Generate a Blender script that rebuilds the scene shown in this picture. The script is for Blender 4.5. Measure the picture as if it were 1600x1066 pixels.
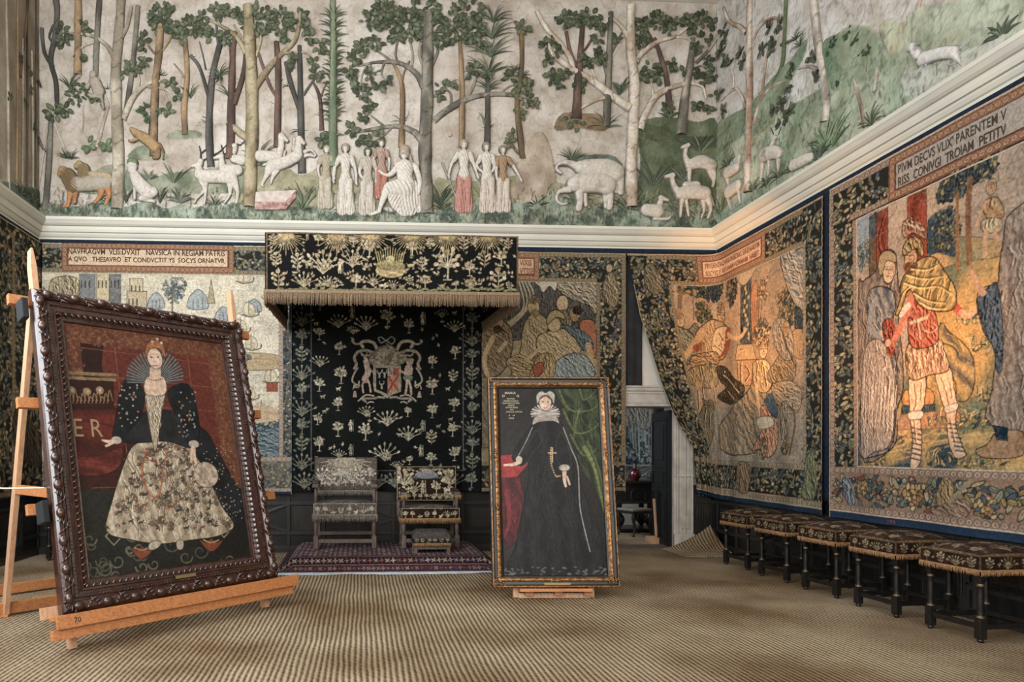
import bpy, math, random
import numpy as np
from mathutils import Matrix, Vector

for _o in list(bpy.data.objects): bpy.data.objects.remove(_o)
scene = bpy.context.scene
COL = scene.collection
PI = math.pi

# ------------------------------------------------------------------ camera, light, exposure
F = 1036.0; CX = 619.0; CY = 705.0; EYE = 1.5
PSI = math.radians(3.0); CP, SP = math.cos(PSI), math.sin(PSI)
cam_d = bpy.data.cameras.new('camera'); cam = bpy.data.objects.new('camera', cam_d); COL.objects.link(cam)
cam.location = (0, 0, EYE); cam.rotation_euler = (PI/2, 0, -PSI)
cam_d.sensor_width = 36.0; cam_d.sensor_fit = 'HORIZONTAL'; cam_d.lens = F/1600*36
cam_d.shift_x = (800-CX)/1600; cam_d.shift_y = (CY-533)/1600
cam_d.clip_end = 100
scene.camera = cam

scene.view_settings.view_transform = 'Standard'; scene.view_settings.look = 'None'
scene.view_settings.gamma = 1.0; scene.view_settings.use_curve_mapping = False
scene.view_settings.exposure = 0.76

world = bpy.data.worlds.new('world'); scene.world = world; world.use_nodes = True
world.node_tree.nodes['Background'].inputs[0].default_value = (0.75, 0.85, 1.0, 1)
world.node_tree.nodes['Background'].inputs[1].default_value = 0.6

def area(name, loc, target, sx, sy, power, col):
    l = bpy.data.lights.new(name, 'AREA'); l.shape = 'RECTANGLE'; l.size = sx; l.size_y = sy
    l.energy = power; l.color = col
    o = bpy.data.objects.new(name, l); COL.objects.link(o); o.location = loc
    o.rotation_euler = (Vector(target)-Vector(loc)).to_track_quat('-Z', 'Y').to_euler()
    return o
def spot(name, loc, target, power, col, ang, blend=1.0, rad=0.12):
    l = bpy.data.lights.new(name, 'SPOT'); l.energy = power; l.color = col
    l.spot_size = math.radians(ang); l.spot_blend = blend; l.shadow_soft_size = rad
    o = bpy.data.objects.new(name, l); COL.objects.link(o); o.location = loc
    o.rotation_euler = (Vector(target)-Vector(loc)).to_track_quat('-Z', 'Y').to_euler()
    return o
DAY = (0.90, 0.95, 1.0)
WIN = [(-4.55, 1.2), (-4.55, 4.9)]                 # tall windows of the left wall
area('daylight_window_1', (-4.5, 0.6, 4.3), (2, 5.5, 3.0), 2.6, 5.6, 430, DAY)
area('daylight_window_2', (-4.5, 4.6, 4.6), (1, 7.5, 3.2), 2.4, 5.0, 330, DAY)
area('daylight_window_3', (-1.6, -3.3, 4.2), (0, 8, 3.0), 3.4, 5.6, 260, (1.0, 0.97, 0.93))
area('daylight_window_4', (3.0, -3.3, 4.2), (3, 8, 3.0), 3.0, 5.6, 200, (1.0, 0.94, 0.86))
spot('tapestry_lamp_1', (3.4, 7.6, 1.9), (5.4, 8.9, 3.3), 300, (1.0, 0.50, 0.18), 62)
spot('tapestry_lamp_2', (3.3, 5.3, 1.6), (5.4, 6.45, 2.7), 270, (1.0, 0.50, 0.18), 66)
spot('cornice_lamp', (4.2, 8.2, 2.6), (5.4, 9.6, 4.7), 60, (1.0, 0.48, 0.18), 60)
area('next_room_daylight', (3.3, 11.6, 2.0), (5.2, 12.9, 1.2), 1.2, 1.8, 26, (0.85, 0.92, 1.0))

# ------------------------------------------------------------------ pixel <-> place
def onY(u, v, Y):
    r = (u-CX)/F; X = (r*Y*CP+Y*SP)/(CP-r*SP); d = X*SP+Y*CP
    return X, Y, EYE-(v-CY)*d/F
def onX(u, v, X):
    r = (u-CX)/F; Y = (X*CP-r*X*SP)/(r*CP+SP); d = X*SP+Y*CP
    return X, Y, EYE-(v-CY)*d/F
def onZ(u, v, Z=0.0):
    d = F*(EYE-Z)/(v-CY); lat = (u-CX)/F*d
    return lat*CP+d*SP, d*CP-lat*SP, Z
YB = 9.9; XR = 5.455; XL = -4.70; ZC = 8.35; YF = -3.5

SAT = 0.74
def hexc(c):
    if isinstance(c, str):
        c = c.lstrip('#'); c = [int(c[i:i+2], 16)/255 for i in (0, 2, 4)]
    c = np.array(c, float)
    c = np.where(c <= 0.04045, c/12.92, ((c+0.055)/1.055)**2.4); g = np.dot(c, (.2126, .7152, .0722)); return np.clip(g+(c-g)*SAT, 0, 1)
def rgba(c): return tuple(hexc(c))+(1.0,)

# ------------------------------------------------------------------ materials
def mat(name, col, rough=0.7, metal=0.0, attr=False, noise=None, bump=None, spec=0.5, coat=0.0, sheen=0.0):
    """noise=(scale, colour2, detail)  bump=(scale, strength, dist)"""
    m = bpy.data.materials.new(name); m.use_nodes = True; nt = m.node_tree; N = nt.nodes; K = nt.links
    b = N['Principled BSDF']
    b.inputs['Roughness'].default_value = rough; b.inputs['Metallic'].default_value = metal
    b.inputs['Specular IOR Level'].default_value = spec
    b.inputs['Coat Weight'].default_value = coat
    tc = N.new('ShaderNodeTexCoord')
    src = None
    if attr:
        a = N.new('ShaderNodeAttribute'); a.attribute_name = 'Col'; src = a.outputs['Color']
    else: b.inputs['Base Color'].default_value = rgba(col)
    if noise:
        n = N.new('ShaderNodeTexNoise'); n.inputs['Scale'].default_value = noise[0]
        n.inputs['Detail'].default_value = noise[2] if len(noise) > 2 else 4
        K.new(tc.outputs['Object'], n.inputs['Vector'])
        r = N.new('ShaderNodeValToRGB'); r.color_ramp.elements[0].position = .35; r.color_ramp.elements[1].position = .65
        K.new(n.outputs['Fac'], r.inputs[0])
        mx = N.new('ShaderNodeMix'); mx.data_type = 'RGBA'
        if attr:
            mx.blend_type = 'MULTIPLY'; mx.inputs[0].default_value = 1.0
            r.color_ramp.elements[0].color = rgba(noise[1]); r.color_ramp.elements[1].color = (1, 1, 1, 1)
            K.new(src, mx.inputs[6]); K.new(r.outputs[0], mx.inputs[7])
        else:
            mx.inputs[6].default_value = rgba(col); mx.inputs[7].default_value = rgba(noise[1])
            K.new(r.outputs[0], mx.inputs[0])
        src = mx.outputs[2]
    if src is not None: K.new(src, b.inputs['Base Color'])
    if bump:
        n2 = N.new('ShaderNodeTexNoise'); n2.inputs['Scale'].default_value = bump[0]; n2.inputs['Detail'].default_value = 5
        K.new(tc.outputs['Object'], n2.inputs['Vector'])
        bp = N.new('ShaderNodeBump'); bp.inputs['Strength'].default_value = bump[1]; bp.inputs['Distance'].default_value = bump[2]
        K.new(n2.outputs['Fac'], bp.inputs['Height']); K.new(bp.outputs[0], b.inputs['Normal'])
    return m

def wood_mat(name, c1, c2, rough=0.5, scale=6.0, axis=0, spec=.5, stretch=12):
    m = bpy.data.materials.new(name); m.use_nodes = True; nt = m.node_tree; N = nt.nodes; K = nt.links
    b = N['Principled BSDF']; b.inputs['Roughness'].default_value = rough; b.inputs['Specular IOR Level'].default_value = spec
    tc = N.new('ShaderNodeTexCoord'); mp = N.new('ShaderNodeMapping')
    s = [stretch]*3; s[axis] = 1.0; mp.inputs['Scale'].default_value = s
    K.new(tc.outputs['Object'], mp.inputs['Vector'])
    n = N.new('ShaderNodeTexNoise'); n.inputs['Scale'].default_value = scale; n.inputs['Detail'].default_value = 6; n.inputs['Distortion'].default_value = .6
    K.new(mp.outputs[0], n.inputs['Vector'])
    r = N.new('ShaderNodeValToRGB'); r.color_ramp.elements[0].position = .3; r.color_ramp.elements[1].position = .72
    r.color_ramp.elements[0].color = rgba(c1); r.color_ramp.elements[1].color = rgba(c2)
    K.new(n.outputs['Fac'], r.inputs[0]); K.new(r.outputs[0], b.inputs['Base Color'])
    bp = N.new('ShaderNodeBump'); bp.inputs['Strength'].default_value = .25; bp.inputs['Distance'].default_value = .004
    K.new(n.outputs['Fac'], bp.inputs['Height']); K.new(bp.outputs[0], b.inputs['Normal'])
    return m

def weave_mat(name, rough=0.95, ribs=160.0, strength=0.45, sheen=0.0, var='#d6d0c4'):
    """woven wool: vertex colours, fine ribs both ways, slight unevenness"""
    m = mat(name, '#ffffff', rough=rough, attr=True, noise=(38, var, 5), spec=0.12)
    nt = m.node_tree; N = nt.nodes; K = nt.links; b = N['Principled BSDF']
    tc = N.new('ShaderNodeTexCoord')
    n = N.new('ShaderNodeTexNoise'); n.inputs['Scale'].default_value = ribs; n.inputs['Detail'].default_value = 3
    mp = N.new('ShaderNodeMapping'); mp.inputs['Scale'].default_value = (.5, .5, 1.6)
    K.new(tc.outputs['Object'], mp.inputs['Vector']); K.new(mp.outputs[0], n.inputs['Vector'])
    bp = N.new('ShaderNodeBump'); bp.inputs['Strength'].default_value = strength; bp.inputs['Distance'].default_value = .006
    K.new(n.outputs['Fac'], bp.inputs['Height']); K.new(bp.outputs[0], b.inputs['Normal'])
    b.inputs['Sheen Weight'].default_value = sheen
    return m

M = {}
M['plaster'] = mat('plaster', '#cfc8ba', .85, attr=True, noise=(3.2, '#ded6ca', 8), bump=(28, .6, .014), spec=.3)
M['relief'] = mat('painted_plaster_relief', '#cfc8ba', .75, attr=True, noise=(26, '#e6dfd4', 6), bump=(60, .5, .006), spec=.35)
M['cornice'] = mat('painted_cornice', '#cbc5b0', .6, noise=(2.0, '#c0bcae', 4), bump=(20, .15, .004))
M['wall'] = mat('wall_plaster', '#c9c2b6', .85, noise=(2.5, '#b4aca0', 6), bump=(15, .3, .01))
M['ceil'] = mat('ceiling_plaster', '#cfc9bd', .9, noise=(2, '#c5beb0', 4), bump=(15, .2, .01))
M['panel_edge_lit'] = wood_mat('panel_mouldings_lit', '#1d1a18', '#34302c', .34, 4, 2)  # same wood as the panelling, lightened: light caught by mouldings put into colour
M['panel'] = wood_mat('dark_panelling', '#0b0e0e', '#181c1b', .36, 4, 2)
M['tap'] = weave_mat('woven_tapestry')
M['velvet'] = weave_mat('embroidered_velvet', .85, 260, .5, .0, '#a8a29a')
M['oil'] = mat('oil_paint', '#ffffff', .45, attr=True, noise=(30, '#d0cac0', 6), bump=(120, .25, .003), spec=.22)
M['carved'] = mat('dark_carved_frame', '#472418', .28, noise=(18, '#2a140d', 5), bump=(50, .4, .004), coat=.5)
M['gilt'] = mat('gilded_frame', '#b07a2c', .38, .75, noise=(30, '#6e3f14', 6), bump=(70, .8, .006))
M['black'] = mat('black_frame', '#0c0f0e', .35, noise=(20, '#161a18', 4))
M['pine'] = wood_mat('easel_pine', '#a05206', '#c47a12', .5, 5, 0)
M['pinez'] = wood_mat('easel_pine_post', '#b07a48', '#cf9c6c', .55, 5, 2)
M['blackwood'] = mat('black_turned_wood', '#0e0d0d', .35, noise=(25, '#1d1815', 4), bump=(60, .2, .003))
M['greywood'] = wood_mat('worn_oak', '#41332c', '#6f5a4e', .5, 6, 2)
M['goldring'] = mat('worn_gilt_ring', '#8d7446', .45, .6)
M['fringe'] = mat('silk_fringe', '#8f7452', .9, noise=(60, '#6b5238', 4), spec=.2)
M['fringe_gold'] = mat('gold_fringe', '#a8793f', .9, noise=(60, '#7c5426', 4), spec=.2)
M['fringe_grey'] = mat('faded_fringe', '#8d8474', .9, noise=(60, '#5e564a', 4), spec=.2)
M['navy'] = mat('navy_galloon', '#17273a', .9, noise=(20, '#0f1a29', 4), bump=(90, .5, .005), spec=.2)
M['blackcloth'] = mat('black_cloth', '#1a1d1f', .9, noise=(8, '#26292b', 4), spec=.2)
M['brownvelvet'] = mat('brown_velvet', '#3a241a', .85, noise=(30, '#24150f', 4), spec=.3)
M['greyvelvet'] = mat('grey_velvet', '#4a4440', .85, noise=(30, '#322d2a', 4), spec=.3)
M['stone'] = mat('door_stone', '#b9b3a8', .8, noise=(6, '#a39b8f', 6), bump=(30, .3, .006))
M['ceramic'] = mat('red_glaze', '#5c1018', .12, noise=(10, '#3a0a10', 3), coat=.6)
M['white_cloth'] = mat('white_underlay', '#b9c2cc', .9, noise=(10, '#98a2ae', 4))
M['ink'] = mat('woven_lettering', '#3c2a1e', .95)
M['ink_red'] = mat('woven_red_lettering', '#7a3a26', .95)
M['goldpaint'] = mat('gold_painted_lettering', '#a89a72', .5)
M['dullgold'] = mat('dull_gold_lettering', '#8a6c3e', .5)
M['doorwood'] = mat('dark_door_wood', '#0d0f10', .6, noise=(12, '#15181a', 4), spec=.15)
M['foam'] = mat('black_foam', '#14171a', .85, bump=(90, .4, .003))
M['rope'] = mat('white_cord', '#c9c2b2', .9)
M['darkoak'] = mat('dark_oak_carving', '#120e0c', .35, noise=(22, '#231a15', 5), bump=(45, .7, .008))
M['glass'] = mat('window_glass', '#d8e4ee', .1)

# ------------------------------------------------------------------ objects
def empty(name, loc=(0, 0, 0), rz=0.0):
    o = bpy.data.objects.new(name, None); COL.objects.link(o); o.location = loc; o.rotation_euler = (0, 0, rz)
    o.empty_display_size = .1
    return o
def tag(o, label, cat, group=None, kind=None):
    if label: o['label'] = label
    if cat: o['category'] = cat
    if group: o['group'] = group
    if kind: o['kind'] = kind
    return o
def thing(name, label, cat, loc=(0, 0, 0), rz=0.0, group=None):
    return tag(empty(name, loc, rz), label, cat, group)
def struct(o): o['kind'] = 'structure'; return o
ROT0 = {}
def mesh_np(name, V, Q, material, parent=None, col=None, smooth=True, world=False, tris=None):
    """V (n,3); Q (m,4) quads; tris (k,3)"""
    V = np.asarray(V, float)
    if world and parent is not None: V = V-np.array(parent_world(parent))
    me = bpy.data.meshes.new(name); n = len(V)
    Q = np.zeros((0, 4), int) if Q is None else np.asarray(Q, int)
    T = np.zeros((0, 3), int) if tris is None else np.asarray(tris, int)
    me.vertices.add(n); me.vertices.foreach_set('co', V.ravel())
    li = np.concatenate([Q.ravel(), T.ravel()])
    me.loops.add(len(li)); me.loops.foreach_set('vertex_index', li)
    me.polygons.add(len(Q)+len(T))
    ls = np.concatenate([np.arange(len(Q))*4, len(Q)*4+np.arange(len(T))*3])
    me.polygons.foreach_set('loop_start', ls)
    me.polygons.foreach_set('loop_total', np.concatenate([np.full(len(Q), 4), np.full(len(T), 3)]))
    me.update(calc_edges=True)
    if col is not None:
        a = me.color_attributes.new('Col', 'FLOAT_COLOR', 'POINT')
        c4 = np.ones((n, 4)); c4[:, :3] = col; a.data.foreach_set('color', c4.ravel())
    me.polygons.foreach_set('use_smooth', np.full(len(me.polygons), smooth))
    me.materials.append(material)
    o = bpy.data.objects.new(name, me); COL.objects.link(o)
    if parent is not None: o.parent = parent
    return o
def parent_world(p):
    v = Vector(p.location)
    while p.parent is not None: p = p.parent; v = v+Vector(p.location)
    return v
class MB:
    def __init__(s): s.v = []; s.f = []; s.sm = []
    def add(s, vs, fs, smooth=False):
        k = len(s.v); s.v += [tuple(p) for p in vs]; s.f += [tuple(i+k for i in f) for f in fs]; s.sm += [smooth]*len(fs)
    def box(s, c, size, rot=None):
        hx, hy, hz = size[0]/2, size[1]/2, size[2]/2
        p = [Vector((x, y, z)) for x in (-hx, hx) for y in (-hy, hy) for z in (-hz, hz)]
        if rot is not None: p = [rot @ q for q in p]
        p = [q+Vector(c) for q in p]
        s.add(p, [(0, 1, 3, 2), (4, 6, 7, 5), (0, 4, 5, 1), (2, 3, 7, 6), (0, 2, 6, 4), (1, 5, 7, 3)])
    def bar(s, a, b, w, h, up=(0, 0, 1)):
        a = Vector(a); b = Vector(b); d = b-a; L = d.length; d.normalize(); up = Vector(up)
        x = d; y = up.cross(x)
        if y.length < 1e-4: y = Vector((0, 1, 0)).cross(x)
        y.normalize(); z = x.cross(y)
        R = Matrix((x, y, z)).transposed()
        s.box((a+b)/2, (L, w, h), R)
    def tube(s, pts, rad, n=10, caps=True, smooth=True):
        pts = [Vector(p) for p in pts]
        if not hasattr(rad, '__len__'): rad = [rad]*len(pts)
        t0 = (pts[1]-pts[0]).normalized(); ref = Vector((0, 0, 1)) if abs(t0.z) < .9 else Vector((1, 0, 0))
        y = ref.cross(t0).normalized(); V = []; Fs = []
        for i, p in enumerate(pts):
            t = (pts[min(i+1, len(pts)-1)]-pts[max(i-1, 0)]).normalized()
            y = (y-t*y.dot(t)).normalized(); z = t.cross(y)
            for k in range(n):
                a = 2*PI*k/n; V.append(p+(y*math.cos(a)+z*math.sin(a))*rad[i])
        for i in range(len(pts)-1):
            for k in range(n):
                k2 = (k+1) % n; Fs.append((i*n+k, i*n+k2, (i+1)*n+k2, (i+1)*n+k))
        s.add(V, Fs, smooth)
        if caps:
            s.add(V[:n], [tuple(range(n))[::-1]]); s.add(V[-n:], [tuple(range(n))])
    def lathe(s, prof, c=(0, 0, 0), n=20, smooth=True):
        V = []; Fs = []
        for r, z in prof:
            for k in range(n):
                a = 2*PI*k/n; V.append((c[0]+r*math.cos(a), c[1]+r*math.sin(a), c[2]+z))
        for i in range(len(prof)-1):
            for k in range(n):
                k2 = (k+1) % n; Fs.append((i*n+k, i*n+k2, (i+1)*n+k2, (i+1)*n+k))
        s.add(V, Fs, smooth); s.add(V[:n], [tuple(range(n))[::-1]]); s.add(V[-n:], [tuple(range(n))])
    def ball(s, c, r, n=12, m=8, rot=None):
        r = r if hasattr(r, '__len__') else (r, r, r); V = []; Fs = []
        for i in range(m+1):
            th = PI*i/m
            for k in range(n):
                a = 2*PI*k/n; q = Vector((r[0]*math.sin(th)*math.cos(a), r[1]*math.sin(th)*math.sin(a), r[2]*math.cos(th)))
                if rot is not None: q = rot @ q
                V.append(q+Vector(c))
        for i in range(m):
            for k in range(n):
                k2 = (k+1) % n; Fs.append((i*n+k, (i+1)*n+k, (i+1)*n+k2, i*n+k2))
        s.add(V, Fs, True)
    def sweep(s, prof, path, smooth=False, closed=False):
        """prof: (off, up) pairs; path: list of (point, side_vector, up_vector) with mitred side vectors"""
        n = len(prof); V = []; Fs = []
        for p, sd, up in path:
            for a, b in prof: V.append(Vector(p)+Vector(sd)*a+Vector(up)*b)
        m = len(path)
        for i in range(m if closed else m-1):
            j = (i+1) % m
            for k in range(n-1): Fs.append((i*n+k, i*n+k+1, j*n+k+1, j*n+k))
        s.add(V, Fs, smooth)
    def build(s, name, material, parent=None, bevel=0.0, world=False, loc=None):
        me = bpy.data.meshes.new(name)
        V = s.v
        if world and parent is not None:
            w = parent_world(parent); V = [(a[0]-w[0], a[1]-w[1], a[2]-w[2]) for a in V]
        me.from_pydata([tuple(v) for v in V], [], s.f); me.polygons.foreach_set('use_smooth', s.sm)
        me.materials.append(material); me.update()
        o = bpy.data.objects.new(name, me); COL.objects.link(o)
        if parent is not None: o.parent = parent
        if loc: o.location = loc
        if bevel > 0:
            b = o.modifiers.new('bevel', 'BEVEL'); b.width = bevel; b.segments = 2; b.limit_method = 'ANGLE'; b.angle_limit = .7
        return o

# ------------------------------------------------------------------ noise and curves
_rs = np.random.RandomState(7); _LAT = _rs.rand(256, 256)
def vn(x, y, sc, seed=0):
    x = np.asarray(x)*sc+seed*17.3; y = np.asarray(y)*sc+seed*9.1
    xi = np.floor(x).astype(int); yi = np.floor(y).astype(int); fx = x-xi; fy = y-yi
    fx = fx*fx*(3-2*fx); fy = fy*fy*(3-2*fy)
    g = lambda a, b: _LAT[a % 256, b % 256]
    return (g(xi, yi)*(1-fx)+g(xi+1, yi)*fx)*(1-fy)+(g(xi, yi+1)*(1-fx)+g(xi+1, yi+1)*fx)*fy
def fbm(x, y, sc, seed=0, o=4):
    r = 0; a = .5
    for i in range(o): r = r+a*vn(x, y, sc*2**i, seed+i); a *= .5
    return r
def cat(pts, n=5, closed=False):
    P = np.array(pts, float); m = len(P)
    if m < 3: return P
    out = []
    rng = range(m) if closed else range(m-1)
    for i in rng:
        g = (lambda k: P[k % m]) if closed else (lambda k: P[min(max(k, 0), m-1)])
        p0, p1, p2, p3 = g(i-1), g(i), g(i+1), g(i+2)
        for t in np.linspace(0, 1, n, endpoint=False):
            out.append(.5*((2*p1)+(-p0+p2)*t+(2*p0-5*p1+4*p2-p3)*t*t+(-p0+3*p1-3*p2+p3)*t**3))
    if not closed: out.append(P[-1])
    return np.array(out)

class Pl:
    """a plane in the place: origin, right, up, normal (towards the room)"""
    lim = (-99, 99)
    def __init__(s, O, d, u, n): s.O = np.array(O, float); s.d = np.array(d, float); s.u = np.array(u, float); s.n = np.array(n, float)
    def P(s, px, py):
        ray = np.array([(px-CX)/F*CP+SP, -(px-CX)/F*SP+CP, -(py-CY)/F]); E = np.array([0, 0, EYE])
        t = np.dot(s.O-E, s.n)/np.dot(ray, s.n); w = E+ray*t-s.O
        return np.dot(w, s.d), np.dot(w, s.u), t/F
    def W(s, x, y, h=0.0):
        x = np.clip(np.asarray(x, float), s.lim[0], s.lim[1])[..., None]; y = np.asarray(y, float)[..., None]; h = np.asarray(h, float)[..., None] if hasattr(h, 'shape') else h
        return s.O+s.d*x+s.u*y+s.n*h
def back(off=0.0): return Pl((XL, YB-off, 0), (1, 0, 0), (0, 0, 1), (0, -1, 0))
def right(off=0.0): return Pl((XR-off, YB, 0), (0, -1, 0), (0, 0, 1), (-1, 0, 0))
def left(off=0.0): return Pl((XL+off, 5.0, 0), (0, 1, 0), (0, 0, 1), (1, 0, 0))

class Cv:
    """a surface woven or painted vertex by vertex: colour C, relief H. Coordinates: photograph-traced or cm (unit)"""
    def __init__(s, pl, x0, x1, y0, y1, res, base='#888888', cm=False, P=None):
        s.pl = pl; s.cm = cm; s._P = P
        s.x0, s.x1, s.y0, s.y1 = x0, x1, y0, y1
        s.nx = max(2, int((x1-x0)/res)+1); s.ny = max(2, int((y1-y0)/res)+1)
        s.xs = np.linspace(x0, x1, s.nx); s.ys = np.linspace(y0, y1, s.ny)
        s.X, s.Y = np.meshgrid(s.xs, s.ys); s.C = np.ones((s.ny, s.nx, 3))*hexc(base); s.H = np.zeros((s.ny, s.nx)); s.mask = None
    def P(s, p):
        if s._P: return s._P(*p)
        if s.cm: return s.x0+p[0]*.01, s.y0+p[1]*.01, .01
        return s.pl.P(*p)
    def loc(s, pts):
        return np.array([s.P(p)[:2] for p in pts]), s.P(pts[0])[2]
    def sub(s, xa, xb, ya, yb):
        i0 = max(0, np.searchsorted(s.xs, xa)-1); i1 = min(s.nx, np.searchsorted(s.xs, xb)+1)
        j0 = max(0, np.searchsorted(s.ys, ya)-1); j1 = min(s.ny, np.searchsorted(s.ys, yb)+1)
        if i1 <= i0 or j1 <= j0: return None
        return slice(j0, j1), slice(i0, i1)
    def _put(s, sl, m, col, h=None):
        X = s.X[sl]; Y = s.Y[sl]
        c = col(X, Y) if callable(col) else hexc(col)
        m3 = m[..., None]
        s.C[sl] = s.C[sl]*(1-m3)+c*m3
        if h is not None: s.H[sl] = s.H[sl]*(1-m)+np.maximum(s.H[sl], h)*m if not callable(h) else s.H[sl]*(1-m)+h(X, Y)*m
    def lpoly(s, L, col, a=1.0, h=None):
        sl = s.sub(L[:, 0].min(), L[:, 0].max(), L[:, 1].min(), L[:, 1].max())
        if sl is None: return
        X = s.X[sl]; Y = s.Y[sl]; ins = np.zeros(X.shape, bool); n = len(L)
        for i in range(n):
            x1, y1 = L[i]; x2, y2 = L[(i+1) % n]
            if y1 == y2: continue
            c = ((y1 > Y) != (y2 > Y)); ins ^= c & (X < (x2-x1)*(Y-y1)/(y2-y1)+x1)
        s._put(sl, ins*a, col, h)
    def poly(s, pts, col, smooth=True, edge=None, ew=1.0, a=1.0, h=None, n=4):
        L, k = s.loc(pts)
        if smooth: L = cat(L, n, True)
        s.lpoly(L, col, a, h)
        if hasattr(col, 'fold'): s.creases(L, col.fold)
        if edge: s.lstroke(np.vstack([L, L[:1]]), ew*k, edge)
    def creases(s, L, fold):
        """woven fold lines running down a drapery"""
        ang, lam, a, b = fold; R = random.Random(int(abs(L[0][0])*1000) % 9999); d = np.array([-math.sin(ang), math.cos(ang)]); q = np.array([d[1], -d[0]])
        lo, hi = L.min(0), L.max(0); x1, y1 = L[:, 0], L[:, 1]; x2, y2 = np.roll(x1, -1), np.roll(y1, -1)
        ar = abs(np.sum(x1*y2-x2*y1))/2; n = int(min(70, ar/(lam*lam)*3.4))
        def ins(p): 
            c = (y1 > p[1]) != (y2 > p[1]); return bool(np.sum(c & (p[0] < (x2-x1)*(p[1]-y1)/(y2-y1+1e-12)+x1)) % 2)
        sl = s.xs[1]-s.xs[0]; dk = np.minimum(a, b)*.32; lt = np.clip(np.maximum(a, b)*1.35, 0, 1)
        for i in range(n*2):
            p = np.array([R.uniform(lo[0], hi[0]), R.uniform(lo[1], hi[1])]); ln = lam*R.uniform(1.0, 3.0); k = R.uniform(-.5, .5)
            e0 = p+d*ln/2+q*ln*.18*k; e1 = p-d*ln/2-q*ln*.18*k; m = p+q*ln*.16*R.choice((-1, 1))
            if not (ins(e0) and ins(e1) and ins(m)): continue
            P = cat([e0, m, e1], 4); w = sl*R.uniform(1.0, 2.2)
            s.lstroke(P, w, lambda X, Y: dk, w*.4, .75); s.lstroke(P+q*w*1.3, w, lambda X, Y: lt, w*.4, .55)
    def lstroke(s, L, w, col, w2=None, a=1.0, h=None):
        m = len(L); w2 = w if w2 is None else w2
        res = (s.xs[1]-s.xs[0])
        for i in range(m-1):
            wa = (w+(w2-w)*i/max(1, m-1))/2; (x1, y1), (x2, y2) = L[i], L[i+1]
            sl = s.sub(min(x1, x2)-wa-res, max(x1, x2)+wa+res, min(y1, y2)-wa-res, max(y1, y2)+wa+res)
            if sl is None: continue
            X = s.X[sl]; Y = s.Y[sl]; dx, dy = x2-x1, y2-y1; q = dx*dx+dy*dy+1e-12
            t = np.clip(((X-x1)*dx+(Y-y1)*dy)/q, 0, 1); D = np.hypot(X-x1-t*dx, Y-y1-t*dy)
            s._put(sl, np.clip((wa-D)/res+.5, 0, 1)*a, col, h)
    def stroke(s, pts, w, col, w2=None, smooth=True, a=1.0, h=None):
        L, k = s.loc(pts)
        if smooth and len(L) > 2: L = cat(L, 5)
        s.lstroke(L, w*k, col, None if w2 is None else w2*k, a, h)
    def lell(s, x, y, rx, ry, ang, col, edge=None, ew=.004, a=1.0, h=None):
        R = max(rx, ry)+ew; sl = s.sub(x-R, x+R, y-R, y+R)
        if sl is None: return
        X = s.X[sl]-x; Y = s.Y[sl]-y; ca, sa = math.cos(ang), math.sin(ang)
        U = X*ca+Y*sa; V = -X*sa+Y*ca; res = s.xs[1]-s.xs[0]
        D = (1-np.hypot(U/rx, V/ry))*min(rx, ry)
        if edge: s._put(sl, np.clip((D+ew)/res+.5, 0, 1)*a, edge)
        s._put(sl, np.clip(D/res+.5, 0, 1)*a, col, h)
    def ell(s, p, rx, ry, col, ang=0, edge=None, ew=1.0, a=1.0, h=None):
        x, y, k = s.P(p); s.lell(x, y, rx*k, ry*k, ang, col, edge, ew*k, a, h)
    def rect(s, x0, y0, x1, y1, col, a=1.0, h=None):
        s.lpoly(np.array([(x0, y0), (x1, y0), (x1, y1), (x0, y1)]), col, a, h)
    def arrays(s, hs=0.0):
        H = s.H+hs; V = s.pl.W(s.X, s.Y, H) if not hasattr(s, 'map3') else s.map3(s.X, s.Y, H)
        idx = np.arange(s.nx*s.ny).reshape(s.ny, s.nx)
        Q = np.stack([idx[:-1, :-1], idx[:-1, 1:], idx[1:, 1:], idx[1:, :-1]], -1).reshape(-1, 4)
        if s.mask is not None:
            mk = s.mask.ravel(); keep = mk[Q].all(1); Q = Q[keep]
        return V.reshape(-1, 3), Q, s.C.reshape(-1, 3)
    def rim(s, depth):
        """turned edge: strip running back from the border"""
        idx = np.arange(s.nx*s.ny).reshape(s.ny, s.nx)
        loop = np.concatenate([idx[0, :], idx[1:, -1], idx[-1, -2::-1], idx[-2:0:-1, 0]])
        V, Q, C = s.arrays(); B = V[loop]-s.pl.n*depth
        n = len(V); m = len(loop); k = np.arange(m); Q2 = np.stack([loop, n+k, n+(k+1) % m, loop[(k+1) % m]], -1)
        return np.vstack([V, B]), np.vstack([Q, Q2]), np.vstack([C, C[loop]])
    def build(s, name, material, parent=None, rim=0.0, world=False, smooth=True):
        V, Q, C = s.rim(rim) if rim else s.arrays()
        return mesh_np(name, V, Q, material, parent, C, smooth, world)
def multi(cs, name, material, parent=None, world=False):
    Vs, Qs, Cs = [], [], []; k = 0
    for c in cs:
        V, Q, C = c.arrays(); Vs.append(V); Qs.append(Q+k); Cs.append(C); k += len(V)
    return mesh_np(name, np.vstack(Vs), np.vstack(Qs), material, parent, np.vstack(Cs), True, world)

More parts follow.
